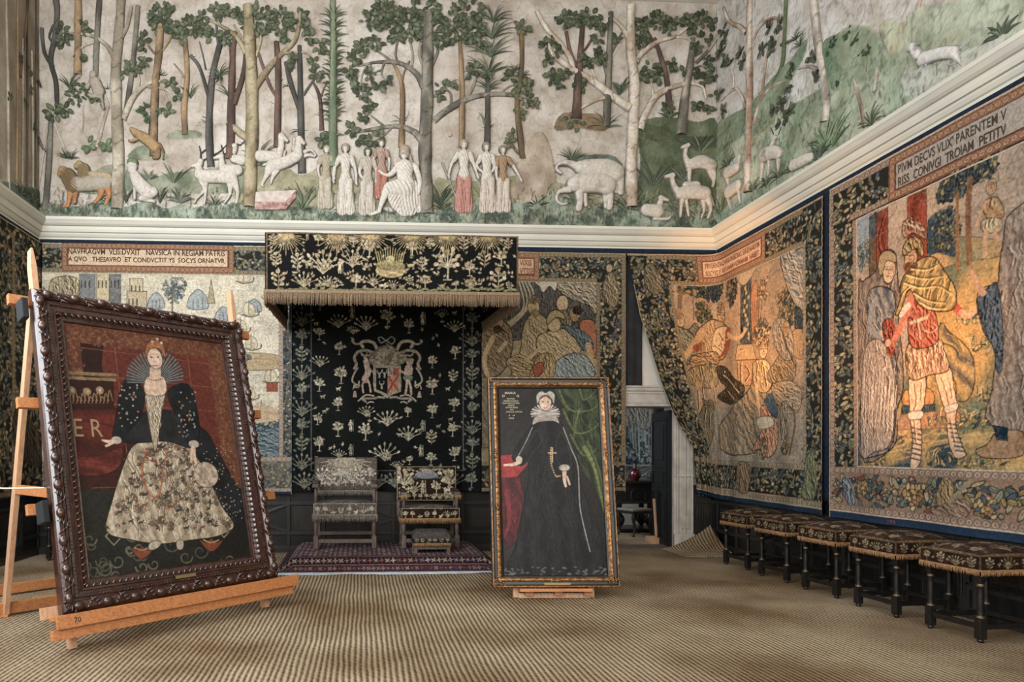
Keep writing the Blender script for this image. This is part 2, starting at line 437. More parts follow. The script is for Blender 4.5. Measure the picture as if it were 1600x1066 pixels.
def folds(c1, c2, ang, lam, seed=0, warp=.8, pw=1.0, c3=None):
    a, b = hexc(c1), hexc(c2); ca, sa = math.cos(ang), math.sin(ang)
    def f(X, Y):
        t = .5+.5*np.sin(2*PI*((X*ca+Y*sa)/lam+warp*vn(X, Y, .6/lam, seed)+.5*vn(X, Y, 1.7/lam, seed+3)))
        t = t**pw
        t = .12+.72*t+.16*vn(X*ca+Y*sa, Y*.3, 3.2/lam, seed+5)
        r = a+(b-a)*t[..., None]; ln = np.abs((((X*ca+Y*sa)/lam+warp*vn(X, Y, .6/lam, seed)) % 1)-.5); r = r*(1-.5*np.clip(1-ln/.05, 0, 1))[..., None]
        return r
    f.fold = (ang, lam, a, b)
    return f
def mott(c1, c2, sc, seed=0, sharp=3.0):
    a, b = hexc(c1), hexc(c2)
    def f(X, Y):
        t = np.clip((fbm(X, Y, sc, seed)-.47)*sharp+.5, 0, 1)
        return a+(b-a)*t[..., None]
    return f
def foliage(c, x0, y0, x1, y1, bg, pal, size, dens=1.0, seed=0, edge='#1c1a16', fruit=.25):
    """dense ornamental border of leaves, scrolls and fruit (local metres)"""
    R = random.Random(seed)
    c.rect(x0, y0, x1, y1, bg)
    n = int((x1-x0)*(y1-y0)/(size*size)*1.15*dens)
    for i in range(n):
        x = R.uniform(x0, x1); y = R.uniform(y0, y1); a = R.uniform(0, 2*PI); col = R.choice(pal)
        m = min(x-x0, x1-x, y-y0, y1-y)
        if m < size*.35: continue
        if R.random() < fruit:
            r = size*R.uniform(.35, .6)*.7
            c.lell(x, y, r, r*R.uniform(.8, 1.2), a, col, edge, size*.11)
            c.lell(x-r*.3, y+r*.3, r*.35, r*.35, 0, '#cfb98a', a=.6)
        else:
            c.lell(x, y, size*R.uniform(.5, .85), size*R.uniform(.16, .3), a, col, edge, size*.09)
            c.lstroke(np.array([(x-math.cos(a)*size*.5, y-math.sin(a)*size*.5), (x+math.cos(a)*size*.5, y+math.sin(a)*size*.5)]), size*.07, edge, a=.8)
def chain(c, x0, y0, x1, y1, bg='#8a6c50', col='#b99a72', edge='#4a3626'):
    """strip of repeated rounds"""
    c.rect(x0, y0, x1, y1, bg); w, h = x1-x0, y1-y0; v = h > w; L = max(w, h); b = min(w, h); n = max(1, int(L/(b*1.05)))
    for i in range(n):
        t = (i+.5)*L/n; x, y = (x0+w/2, y0+t) if v else (x0+t, y0+h/2)
        c.lell(x, y, b*.38, b*.38, 0, col, edge, b*.1); c.lell(x, y, b*.14, b*.14, 0, bg, edge, b*.05)
def frame_line(c, x0, y0, x1, y1, w, col):
    for L in ([(x0, y0), (x1, y0)], [(x1, y0), (x1, y1)], [(x1, y1), (x0, y1)], [(x0, y1), (x0, y0)]): c.lstroke(np.array(L), w, col)

def text(body, pl, x0, y0, x1, y1, material, parent, name='inscription', off=.004, mapper=None, world=True, bold=.012, surf=None):
    cu = bpy.data.curves.new('t', 'FONT'); cu.body = body; cu.extrude = 0; cu.offset = bold; cu.resolution_u = 3
    to = bpy.data.objects.new('t', cu); COL.objects.link(to)
    me0 = bpy.data.meshes.new_from_object(to); V = np.zeros(len(me0.vertices)*3); me0.vertices.foreach_get('co', V); V = V.reshape(-1, 3)
    fs = [tuple(p.vertices) for p in me0.polygons]
    bpy.data.objects.remove(to); bpy.data.curves.remove(cu); bpy.data.meshes.remove(me0)
    a, b = V.min(0), V.max(0); X = x0+(V[:, 0]-a[0])/(b[0]-a[0])*(x1-x0); Y = y0+(V[:, 1]-a[1])/(b[1]-a[1])*(y1-y0)
    if surf is not None:
        i = np.clip(np.searchsorted(surf.xs, X), 1, surf.nx-2); j = np.clip(np.searchsorted(surf.ys, Y), 1, surf.ny-2); hs = np.maximum.reduce([surf.H[j+a_, i+b_] for a_ in (-1, 0) for b_ in (-1, 0)]); W = (mapper or pl.W)(X, Y, hs+.004)
    else: W = mapper(X, Y, np.full(len(X), off)) if mapper else pl.W(X, Y, off)
    if world and parent is not None: W = W-np.array(parent_world(parent))
    me = bpy.data.meshes.new(name); me.from_pydata([tuple(p) for p in W], [], fs); me.materials.append(material)
    o = bpy.data.objects.new(name, me); COL.objects.link(o); o.parent = parent
    return o
def fringe_strip(mb, a, b, length, pitch=.009, seed=0, head=.02, out=(0, -1, 0)):
    """knotted fringe hanging from line a-b"""
    R = random.Random(seed); a = Vector(a); b = Vector(b); d = b-a; L = d.length; d.normalize(); o = Vector(out)
    n = max(2, int(L/pitch)); mb.bar(a-Vector((0, 0, head/2)), b-Vector((0, 0, head/2)), .014, head)
    for i in range(n):
        p = a+d*((i+.5)*L/n); ln = length*R.uniform(.86, 1.04); t = R.uniform(-.004, .004)
        w = pitch*.42
        q = p-Vector((0, 0, ln))+d*t*2+o*R.uniform(-.004, .006)
        m_ = p*.5+q*.5+d*R.uniform(-.002, .002)+o*.004
        V = [p-d*w*.6+o*.005, p+d*w*.6+o*.005, p-o*.004, m_-d*w+o*.006, m_+d*w+o*.006, m_-o*.005, q-d*w*.8+o*.003, q+d*w*.8+o*.003, q-o*.003]
        mb.add(V, [(0, 1, 4, 3), (1, 2, 5, 4), (2, 0, 3, 5), (3, 4, 7, 6), (4, 5, 8, 7), (5, 3, 6, 8), (6, 7, 8)], True)

def detail(c, sc=9.0, amt=.4, seed=0, x0=-99, x1=99, y0=-99, y1=99):
    """fine woven hatching: dark and pale contour threads over a picture"""
    m = ((c.X > x0) & (c.X < x1) & (c.Y > y0) & (c.Y < y1)).astype(float)
    if sc == 5: c.C = np.clip(c.C*1.32-.022, .004, 1)
    for k, (s_, w, a) in enumerate(((sc, .016, amt), (sc*2.1, .03, amt*.8), (sc*3.7, .05, amt*.5))):
        n = fbm(c.X, c.Y*.8, s_, seed+k*5, 3); q = np.abs(((n*4) % 1)-.5)
        c.C *= (1-a*m*np.clip(1-q/(w*4), 0, 1))[..., None]
        q = np.abs(((n*4+.18) % 1)-.5); t = (.35*a*m*np.clip(1-q/(w*4), 0, 1))[..., None]; c.C = c.C*(1-t)+hexc('#d8c8a4')*t

# ================================================================== the room
def matting(name):
    m = bpy.data.materials.new(name); m.use_nodes = True; nt = m.node_tree; N = nt.nodes; K = nt.links
    b = N['Principled BSDF']; b.inputs['Roughness'].default_value = .9; b.inputs['Specular IOR Level'].default_value = .2
    tc = N.new('ShaderNodeTexCoord')
    w = N.new('ShaderNodeTexWave'); w.wave_type = 'BANDS'; w.bands_direction = 'X'; w.wave_profile = 'SIN'
    w.inputs['Scale'].default_value = 7.8; w.inputs['Distortion'].default_value = 3.2; w.inputs['Detail'].default_value = 2; w.inputs['Detail Scale'].default_value = .5
    mp = N.new('ShaderNodeMapping'); mp.inputs['Scale'].default_value = (1, .35, 1)
    K.new(tc.outputs['Object'], mp.inputs['Vector']); K.new(mp.outputs[0], w.inputs['Vector'])
    w2 = N.new('ShaderNodeTexWave'); w2.wave_type = 'BANDS'; w2.bands_direction = 'DIAGONAL'
    w2.inputs['Scale'].default_value = 8; w2.inputs['Distortion'].default_value = 9; w2.inputs['Detail'].default_value = 3
    K.new(tc.outputs['Object'], w2.inputs['Vector'])
    n = N.new('ShaderNodeTexNoise'); n.inputs['Scale'].default_value = 70; n.inputs['Detail'].default_value = 6; n.inputs['Roughness'].default_value = .7
    K.new(tc.outputs['Object'], n.inputs['Vector'])
    nb = N.new('ShaderNodeTexNoise'); nb.inputs['Scale'].default_value = .9; nb.inputs['Detail'].default_value = 5
    K.new(tc.outputs['Object'], nb.inputs['Vector'])
    def math_(op, a, bb, v=None):
        q = N.new('ShaderNodeMath'); q.operation = op
        for i, s in enumerate((a, bb)):
            if isinstance(s, (int, float)): q.inputs[i].default_value = s
            else: K.new(s, q.inputs[i])
        return q.outputs[0]
    h = math_('ADD', math_('MULTIPLY', w.outputs['Fac'], .44), math_('ADD', math_('MULTIPLY', w2.outputs['Fac'], .09), math_('MULTIPLY', n.outputs['Fac'], .82)))
    r = N.new('ShaderNodeValToRGB'); e = r.color_ramp.elements
    e[0].position = .36; e[0].color = rgba('#33281a'); e[1].position = .90; e[1].color = rgba('#cbb691')
    x = e.new(.55); x.color = rgba('#8f7650')
    K.new(h, r.inputs[0])
    r2 = N.new('ShaderNodeValToRGB'); r2.color_ramp.elements[0].position = .35; r2.color_ramp.elements[1].position = .65
    r2.color_ramp.elements[0].color = rgba('#b8a184'); r2.color_ramp.elements[1].color = (1, 1, .98, 1); K.new(nb.outputs['Fac'], r2.inputs[0])
    mx = N.new('ShaderNodeMix'); mx.data_type = 'RGBA'; mx.blend_type = 'MULTIPLY'; mx.inputs[0].default_value = 1
    K.new(r.outputs[0], mx.inputs[6]); K.new(r2.outputs[0], mx.inputs[7]); K.new(mx.outputs[2], b.inputs['Base Color'])
    bp = N.new('ShaderNodeBump'); bp.inputs['Strength'].default_value = .9; bp.inputs['Distance'].default_value = .022
    K.new(h, bp.inputs['Height']); K.new(bp.outputs[0], b.inputs['Normal'])
    return m
M['matting'] = matting('rush_matting')

def sbox(name, lo, hi, m):
    b = MB(); b.box([(lo[i]+hi[i])/2 for i in range(3)], [hi[i]-lo[i] for i in range(3)]); return struct(b.build(name, m))
sbox('floor', (XL-.2, YF-.2, -.2), (6.9, 13.5, 0), M['matting'])
sbox('ceiling', (XL-.2, YF-.2, ZC), (6.9, 13.5, ZC+.2), M['ceil'])
def wall_with_holes(name, fixed, rng, axis, holes, t, m, zt=ZC):
    """boxes round openings (a0,a1,z0,z1) in a wall plane"""
    b = MB(); a = rng[0]
    def add(a0, a1, z0, z1):
        if a1-a0 < .001 or z1-z0 < .001: return
        c = [(a0+a1)/2, fixed+t/2, (z0+z1)/2]; s = [a1-a0, abs(t), z1-z0]
        if axis == 'y': c = [fixed+t/2, (a0+a1)/2, (z0+z1)/2]; s = [abs(t), a1-a0, z1-z0]
        b.box(c, s)
    for h in sorted(holes):
        add(a, h[0], 0, zt); add(h[0], h[1], 0, h[2]); add(h[0], h[1], h[3], zt); a = h[1]
    add(a, rng[1], 0, zt)
    return struct(b.build(name, m))
DX0, DX1, DZ = 3.70, 4.76, 2.18
wall_with_holes('wall_back', YB, (XL-.2, 6.7), 'x', [(DX0, DX1, 0, DZ)], .3, M['wall'])
wall_with_holes('wall_right', XR, (YF-.2, YB-.001), 'y', [], .2, M['wall'])
lw = [(-1.1, 1.9, 1.0, 7.4), (3.3, 6.1, 1.4, 7.4)]
wall_with_holes('wall_left', XL, (YF-.2, YB-.001), 'y', lw, -.2, M['wall'])
fw = [(-3.5, .2, .9, 7.4), (1.5, 4.6, .9, 7.4)]
wall_with_holes('wall_front', YF, (XL+.001, XR-.001), 'x', fw, -.2, M['wall'])
sbox('wall_far', (2.3, 13.2, 0), (6.9, 13.4, ZC), M['wall'])
sbox('wall_far_left', (2.3, YB+.301, 0), (2.5, 13.199, ZC), M['wall'])
sbox('wall_far_right', (6.7, YB, 0), (6.9, 13.199, ZC), M['wall'])
# leaded windows (behind and beside the camera)
def window(i, axis, fixed, a0, a1, z0, z1):
    w = struct(empty('window_%d' % i, (fixed, (a0+a1)/2, z0) if axis == 'y' else ((a0+a1)/2, fixed, z0)))
    fr = MB(); gl = MB(); P = (lambda a, z: (fixed, a, z)) if axis == 'y' else (lambda a, z: (a, fixed, z))
    nx = 3; nz = 5
    for k in range(nx+1):
        a = a0+(a1-a0)*k/nx; fr.bar(P(a, z0), P(a, z1), .09, .09)
    for k in range(nz+1):
        z = z0+(z1-z0)*k/nz; fr.bar(P(a0, z), P(a1, z), .07, .09)
    c = P((a0+a1)/2, (z0+z1)/2); gl.box(c, (.01, a1-a0, z1-z0) if axis == 'y' else (a1-a0, .01, z1-z0))
    struct(fr.build('window_frame', M['stone'], w, world=True)); struct(gl.build('pane', M['glass'], w, world=True))
window(1, 'y', XL-.1, *lw[0]); window(2, 'y', XL-.1, *lw[1]); window(3, 'x', YF-.1, *fw[0]); window(4, 'x', YF-.1, *fw[1])

# cornice round three walls, mitred
prof = [(0, 4.57), (.035, 4.57), (.035, 4.60), (.055, 4.61), (.075, 4.64), (.08, 4.66), (.105, 4.665), (.12, 4.70), (.125, 4.74), (.15, 4.745), (.175, 4.765), (.2, 4.80), (.21, 4.81), (.21, 4.85), (0, 4.87)]
b = MB()
for i in range(len(prof)-1):      # each moulding face flat shaded
    (p0, z0), (p1, z1) = prof[i], prof[i+1]
    V = []
    for p, z in ((p0, z0), (p1, z1)): V += [(XL+p, YF, z), (XL+p, YB-p, z), (XR-p, YB-p, z), (XR-p, YF, z)]
    b.add(V, [(0, 1, 5, 4), (1, 2, 6, 5), (2, 3, 7, 6)])
struct(b.build('trim_1', M['cornice']))

# dark panelling under the hangings
def panelling(name, axis, fixed, sgn, a0, a1, zt=.98, seed=0, mod=.53, pil=()):
    b = MB(); e_ = MB(); A = (lambda a, o, z: (a, fixed+sgn*o, z)) if axis == 'x' else (lambda a, o, z: (fixed+sgn*o, a, z))
    n_up = (0, 1, 0) if axis == 'x' else (1, 0, 0)
    def bar(p, q, w, t, o): b.bar(A(p[0], o, p[1]), A(q[0], o, q[1]), t, w, up=(0, 0, 1)) if abs(p[1]-q[1]) < 1e-6 else b.bar(A(p[0], o, p[1]), A(q[0], o, q[1]), w if abs(p[0]-q[0]) < 1e-6 and axis == 'x' else t, t if abs(p[0]-q[0]) < 1e-6 and axis == 'x' else w, up=(0, 0, 1))
    c = A((a0+a1)/2, .006, zt/2); b.box(c, (a1-a0, .012, zt) if axis == 'x' else (.012, a1-a0, zt))
    def rect(p0, p1, z0, z1, o, t):
        c = A((p0+p1)/2, o+t/2, (z0+z1)/2); e_.box(c, (p1-p0, t, z1-z0) if axis == 'x' else (t, p1-p0, z1-z0))
    rect(a0, a1, 0, .07, .012, .02); rect(a0, a1, .07, .10, .012, .012)
    for z in (.28, .72, .94): rect(a0, a1, z-.018, z+.018, .012, .028); rect(a0, a1, z-.03, z-.018, .012, .014); rect(a0, a1, z+.018, z+.03, .012, .014)
    n = max(1, round((a1-a0)/mod)); w = (a1-a0)/n
    def diag(x0_, z0_, x1_, z1_):
        d = Vector((x1_-x0_, z1_-z0_)); L = d.length; ang = math.atan2(d.y, d.x)
        for ww, tt in ((.05, .016), (.022, .03)):
            R = Matrix.Rotation(-ang, 3, 'Y') if axis == 'x' else Matrix.Rotation(ang, 3, 'X')
            s = (L, tt, ww) if axis == 'x' else (tt, L, ww)
            e_.box(A((x0_+x1_)/2, .012+tt/2, (z0_+z1_)/2), s, R)
    for k in range(n+1):
        p = a0+w*k; rect(max(a0, p-.025), min(a1, p+.025), .1, zt, .012, .024)
    for k in range(n):
        p = a0+w*k; q = p+w
        if k % 4 in (0,): 
            rect(p+.1, q-.1, .36, .64, .012, .01); rect(p+.13, q-.13, .39, .61, .022, .006)
        elif k % 4 == 1: diag(p+.02, .70, q-.02, .52); diag(p+.02, .30, q-.02, .48)
        elif k % 4 == 2: diag(p+.02, .52, q-.02, .70); diag(p+.02, .48, q-.02, .30)
        else: rect(p+.06, q-.06, .32, .68, .012, .008)
    for p in pil:                      # fluted pilasters with a small carved head
        rect(p-.11, p+.11, .07, zt, .012, .03)
        for k in range(5): rect(p-.085+k*.036, p-.063+k*.036, .2, .66, .042, .01)
        rect(p-.12, p+.12, .70, .78, .04, .015); rect(p-.12, p+.12, .86, .94, .04, .018)
        for k in range(3): e_.ball(A(p-.06+k*.06, .045, .82), .024, 8, 6)
    o_ = struct(b.build(name, M['panel'])); struct(e_.build('moulding', M['panel_edge_lit'], o_, bevel=.004)); return o_
panelling('trim_2', 'x', YB, -1, XL, 3.58, mod=.53)
panelling('trim_3', 'x', YB, -1, 5.06, XR, mod=.4, pil=(5.2,))
panelling('trim_4', 'y', XR, -1, YF, YB-.03, mod=.53, pil=(8.0, 5.75, 3.6))
panelling('trim_5', 'y', XL, 1, YF, YB-.03, mod=.53, pil=(9.3,))

# stone doorway
b = MB()
b.box((DX1+.155, YB-.012, DZ/2), (.31, .024, DZ)); b.box((DX1+.155, YB-.03, .12), (.31, .06, .24))
for k, (x, w, t) in enumerate(((.045, .03, .03), (.10, .05, .012), (.16, .02, .035), (.215, .05, .012), (.275, .03, .03))):
    b.box((DX1+x, YB-.024-t/2, .24+(DZ-.24)/2), (w, t, DZ-.24))
b.box((DX1+.16, YB-.04, .42), (.13, .02, .2)); b.box((DX1+.155, YB-.04, 1.12), (.31, .03, .025))
for zz, hh, t in ((DZ+.02, .04, .035), (DZ+.12, .14, .015), (DZ+.21, .04, .03), (DZ+.26, .05, .042), (DZ+.30, .03, .052)):
    b.box(((DX0-.1+DX1+.10)/2, YB-t/2, zz), (DX1+.10-DX0+.1, t, hh))
b.box((DX0-.06, YB-.03, DZ/2), (.12, .06, DZ))
struct(b.build('trim_6', M['stone'], bevel=.006))

# open dark door, hinged on the right jamb and folded into the next room
d1 = tag(empty('door_1', (DX1-.04, YB+.02, 0)), None, None, kind='structure'); d1.rotation_euler = (0, 0, math.radians(-10))
b = MB(); Ld = 1.0
b.box((0, Ld/2, 1.07), (.045, Ld, 2.12))
for (y0, y1, z0, z1) in ((.1, .9, 1.25, 2.0), (.1, .9, .95, 1.18), (.1, .45, .12, .86), (.55, .9, .12, .86)):
    for s in (-1, 1):
        b.box((s*.028, (y0+y1)/2, z0), (.02, y1-y0+.04, .03)); b.box((s*.028, (y0+y1)/2, z1), (.02, y1-y0+.04, .03))
        b.box((s*.028, y0, (z0+z1)/2), (.02, .03, z1-z0)); b.box((s*.028, y1, (z0+z1)/2), (.02, .03, z1-z0))
        b.box((s*.026, (y0+y1)/2, (z0+z1)/2), (.016, (y1-y0)*.6, (z1-z0)*.72))
struct(b.build('door_leaf', M['doorwood'], d1, bevel=.004))
b = MB(); b.box((-.05, .9, 1.08), (.03, .03, .12)); b.box((-.065, .9, 1.08), (.012, .05, .06)); struct(b.build('door_handle', M['darkoak'], d1))
sbox('trim_7', (DX0-.02, YB-.02, 0), (DX1+.02, YB+.32, .03), M['greywood'])

# ---- matting corner curling up by the stools
cm = thing('rush_mat', 'loose corner of rush matting curling up against the doorway and panelling', 'mat', (5.0, 9.45, 0))
nx, ny = 40, 30; V = []; 
for j in range(ny):
    for i in range(nx):
        s_, t_ = i/(nx-1), j/(ny-1); X = 4.55+s_*.82; Y = 9.1+t_*.72
        q = max(0, s_*.6+t_*.9-.75); Z = .008+.42*q*q*1.4+(.05*max(0, s_-.2)*t_)
        V.append((X-.12*q, Y-.05*q, Z))
idx = np.arange(nx*ny).reshape(ny, nx); Q = np.stack([idx[:-1, :-1], idx[:-1, 1:], idx[1:, 1:], idx[1:, :-1]], -1).reshape(-1, 4)
o = mesh_np('mat_sheet', V, Q, M['matting'], cm, None, True, True)
sm = o.modifiers.new('thickness', 'SOLIDIFY'); sm.thickness = .012; sm.offset = 0

# ================================================================== modelled plaster frieze
class Tubes:
    """half round branches standing out of the wall plane"""
    def __init__(s, pl): s.pl = pl; s.V = []; s.Q = []; s.C = []; s.n = 0
    def branch(s, pts, w0, w1=None, col='#6b6250', col2=None, flat=1.0, z=.0, seed=0, knots=0):
        w1 = w0 if w1 is None else w1
        L = np.array([s.pl.P(*p)[:2] for p in pts]); k = s.pl.P(*pts[0])[2]
        L = cat(L, 22 if w0 > 9 else 6) if len(L) > 2 else np.array([L[0]+(L[1]-L[0])*t for t in np.linspace(0, 1, 8)])
        m = len(L); T = np.gradient(L, axis=0); T /= np.linalg.norm(T, axis=1)[:, None]+1e-9; Nn = np.stack([-T[:, 1], T[:, 0]], 1)
        t = np.linspace(0, 1, m); r = (w0+(w1-w0)*t)*k/2; arc = np.cumsum(np.r_[0, np.linalg.norm(np.diff(L, axis=0), axis=1)])
        r = r*(1+.10*np.sin(arc*9+seed)*vn(arc, arc*0+seed, 3, seed))
        n = 9; c1, c2 = hexc(col), hexc(col2 or col)
        for j in range(n):
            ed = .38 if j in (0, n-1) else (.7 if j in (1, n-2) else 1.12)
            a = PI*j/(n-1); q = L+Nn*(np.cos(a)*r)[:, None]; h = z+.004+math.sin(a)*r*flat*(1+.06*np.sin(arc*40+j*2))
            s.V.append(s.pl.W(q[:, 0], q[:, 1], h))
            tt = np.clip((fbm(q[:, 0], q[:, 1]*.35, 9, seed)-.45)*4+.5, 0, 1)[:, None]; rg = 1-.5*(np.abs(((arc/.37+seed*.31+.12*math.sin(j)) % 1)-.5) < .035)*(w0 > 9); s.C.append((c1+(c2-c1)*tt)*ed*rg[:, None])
        for j in range(n-1):
            a = s.n+j*m+np.arange(m-1); b_ = s.n+(j+1)*m+np.arange(m-1)
            s.Q.append(np.stack([a, a+1, b_+1, b_], -1))
        s.n += n*m
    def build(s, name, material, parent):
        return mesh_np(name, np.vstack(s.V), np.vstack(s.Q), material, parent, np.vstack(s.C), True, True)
class Leaves:
    def __init__(s, pl, seed=0): s.pl = pl; s.R = random.Random(seed); s.V = []; s.T = []; s.C = []; s.n = 0
    def leaf(s, x, y, a, L, W, z, col, curl=.3):
        ca, sa = math.cos(a), math.sin(a)
        prof = [(0, 0, 0), (.25, .42, .02), (.55, .5, .06), (.8, .3, .03), (1, 0, 0), (.8, -.3, .03), (.55, -.5, .06), (.25, -.42, .02)]
        ctr = (.5, 0, .20)
        for (u, v, h) in prof+[ctr]:
            U, Vv = u*L, v*W; s.V.append(s.pl.W(x+U*ca-Vv*sa, y+U*sa+Vv*ca, z+h*L*curl+s.R.uniform(0, .002)))
            d = .55 if (u, v, h) != ctr else 1.25; s.C.append(np.clip(hexc(col)*d, 0, 1))
        for i in range(8): s.T.append((s.n+i, s.n+(i+1) % 8, s.n+8))
        s.n += 9
    def cluster(s, p, r, n=14, L=11, pal=('#3c4a30', '#46563a', '#2f3c28', '#54613f'), z=.02, W=.55, up=False):
        x, y, k = s.pl.P(*p)
        for i in range(n):
            a = s.R.uniform(0, 2*PI); q = r*k*math.sqrt(s.R.random())*.75; aa = a+s.R.uniform(-.5, .5) if not up else s.R.uniform(.6, 2.5)
            l = L*k*s.R.uniform(.75, 1.2); s.leaf(x+q*math.cos(a)-.3*l*math.cos(aa), y+q*math.sin(a)-.3*l*math.sin(aa), aa, l, l*W*s.R.uniform(.85, 1.1), z+s.R.uniform(0, .035), s.R.choice(pal))
    def tuft(s, p, h, n=9, spread=1.3, w=2.2, pal=('#4c5a42', '#67755a', '#3a4833'), z=.012, base=PI/2):
        """long blades fanning from one point"""
        x, y, k = s.pl.P(*p)
        for i in range(n):
            a = base+spread*((i+.5)/n-.5)*2+s.R.uniform(-.12, .12); L = h*k*s.R.uniform(.7, 1.05); col = s.R.choice(pal); m = 6; c = hexc(col); bend = s.R.uniform(.2, .9)*(-1 if a > PI/2 else 1)
            px_, py_ = x, y; ang = a
            for j in range(m+1):
                t = j/m; ww = w*k*(.35+1.3*t*(1-t)*2)*(1-t)**.6*.5
                nx_, ny_ = -math.sin(ang), math.cos(ang); hz = z+.03*math.sin(t*PI*.8)
                for sgn, dz in ((-1, 0), (0, .008), (1, 0)):
                    s.V.append(s.pl.W(px_+nx_*ww*sgn, py_+ny_*ww*sgn, hz+dz)); s.C.append(c*(1.2 if sgn == 0 else .55))
                px_ += math.cos(ang)*L/m; py_ += math.sin(ang)*L/m; ang -= bend/m*(1.3)
            for j in range(m):
                b0 = s.n+j*3
                for q in (0, 1):
                    s.T.append((b0+q, b0+q+1, b0+q+4)); s.T.append((b0+q, b0+q+4, b0+q+3))
            s.n += 3*(m+1)
    def build(s, name, material, parent):
        return mesh_np(name, np.array(s.V), None, material, parent, np.array(s.C), False, True, tris=np.array(s.T))

def relief(pl, name, parent, chains, col='#c6beb2', res=.0085, flat=.85, spots=None, soft=.012):
    """animals and figures as one smooth raised surface. chains: dict(p=[(u,v,w)..], c=colour, f=fold, z=raise)"""
    segs = []
    for c in chains:
        pts = c['p']; L = np.array([pl.P(q[0], q[1])[:2]+(q[2]*pl.P(q[0], q[1])[2]/2,) for q in pts])
        if len(L) > 2 and c.get('s', True): L = cat(L, 4)
        segs.append((L, c))
    allp = np.vstack([L for L, c in segs]); R = allp[:, 2].max()
    x0, x1 = allp[:, 0].min()-R, allp[:, 0].max()+R; y0, y1 = allp[:, 1].min()-R, allp[:, 1].max()+R
    nx = int((x1-x0)/res)+2; ny = int((y1-y0)/res)+2; X, Y = np.meshgrid(np.linspace(x0, x1, nx), np.linspace(y0, y1, ny))
    H = np.full(X.shape, -1.0); ED = np.full(X.shape, -1.0); C = np.ones(X.shape+(3,))*hexc(col)
    for L, c in segs:
        h = np.full(X.shape, -1.0); e = np.full(X.shape, -1.0)
        for i in range(len(L)-1 if len(L) > 1 else 1):
            a = L[i]; b_ = L[min(i+1, len(L)-1)]; dx, dy = b_[0]-a[0], b_[1]-a[1]; q = dx*dx+dy*dy+1e-12
            t = np.clip(((X-a[0])*dx+(Y-a[1])*dy)/q, 0, 1); r = a[2]+(b_[2]-a[2])*t; D = np.hypot(X-a[0]-t*dx, Y-a[1]-t*dy)
            hh = np.where(D < r, np.sqrt(np.maximum(0, 1-(D/r)**2))*r*c.get('flat', flat)+c.get('z', 0), -1); h = np.maximum(h, hh); e = np.maximum(e, r-D)
        if 'f' in c:
            lam, ang, amp = c['f']; ph = (X*math.cos(ang)+Y*math.sin(ang))/lam+.9*vn(X, Y, 3.2, 5)
            h = np.where(h > 0, h*(1+amp*np.sin(2*PI*ph))+.0, h)
        m = h > H; H = np.where(m, h, H); ED = np.where(m, e, ED)
        if 'c' in c: C[m & (h > 0)] = hexc(c['c'])
        else: C[m & (h > 0)] = hexc(col)
    ins = H > 0
    # grow one ring so that the edge meets the wall
    g = ins.copy(); g[1:] |= ins[:-1]; g[:-1] |= ins[1:]; g[:, 1:] |= ins[:, :-1]; g[:, :-1] |= ins[:, 1:]
    Hh = np.where(ins, H*.8+.030, .0)
    if spots: 
        sc_, sd, cc = spots; t = np.clip((fbm(X, Y, sc_, sd)-.6)*8, 0, 1)[..., None]*.6; C = C*(1-t)+hexc(cc)*t
    C = C*np.clip(.30+ED/.022, .3, 1.0)[..., None]          # colour darkened towards the edge of each shape
    V = pl.W(X, Y, Hh+.003*vn(X, Y, 40, 2)); idx = np.arange(nx*ny).reshape(ny, nx)
    Q = np.stack([idx[:-1, :-1], idx[:-1, 1:], idx[1:, 1:], idx[1:, :-1]], -1).reshape(-1, 4); gm = g.ravel(); Q = Q[gm[Q].any(1) & gm[Q].all(1)]
    used = np.unique(Q); mp = -np.ones(nx*ny, int); mp[used] = np.arange(len(used))
    return mesh_np(name, V.reshape(-1, 3)[used], mp[Q], M['relief'], parent, C.reshape(-1, 3)[used], True, True)

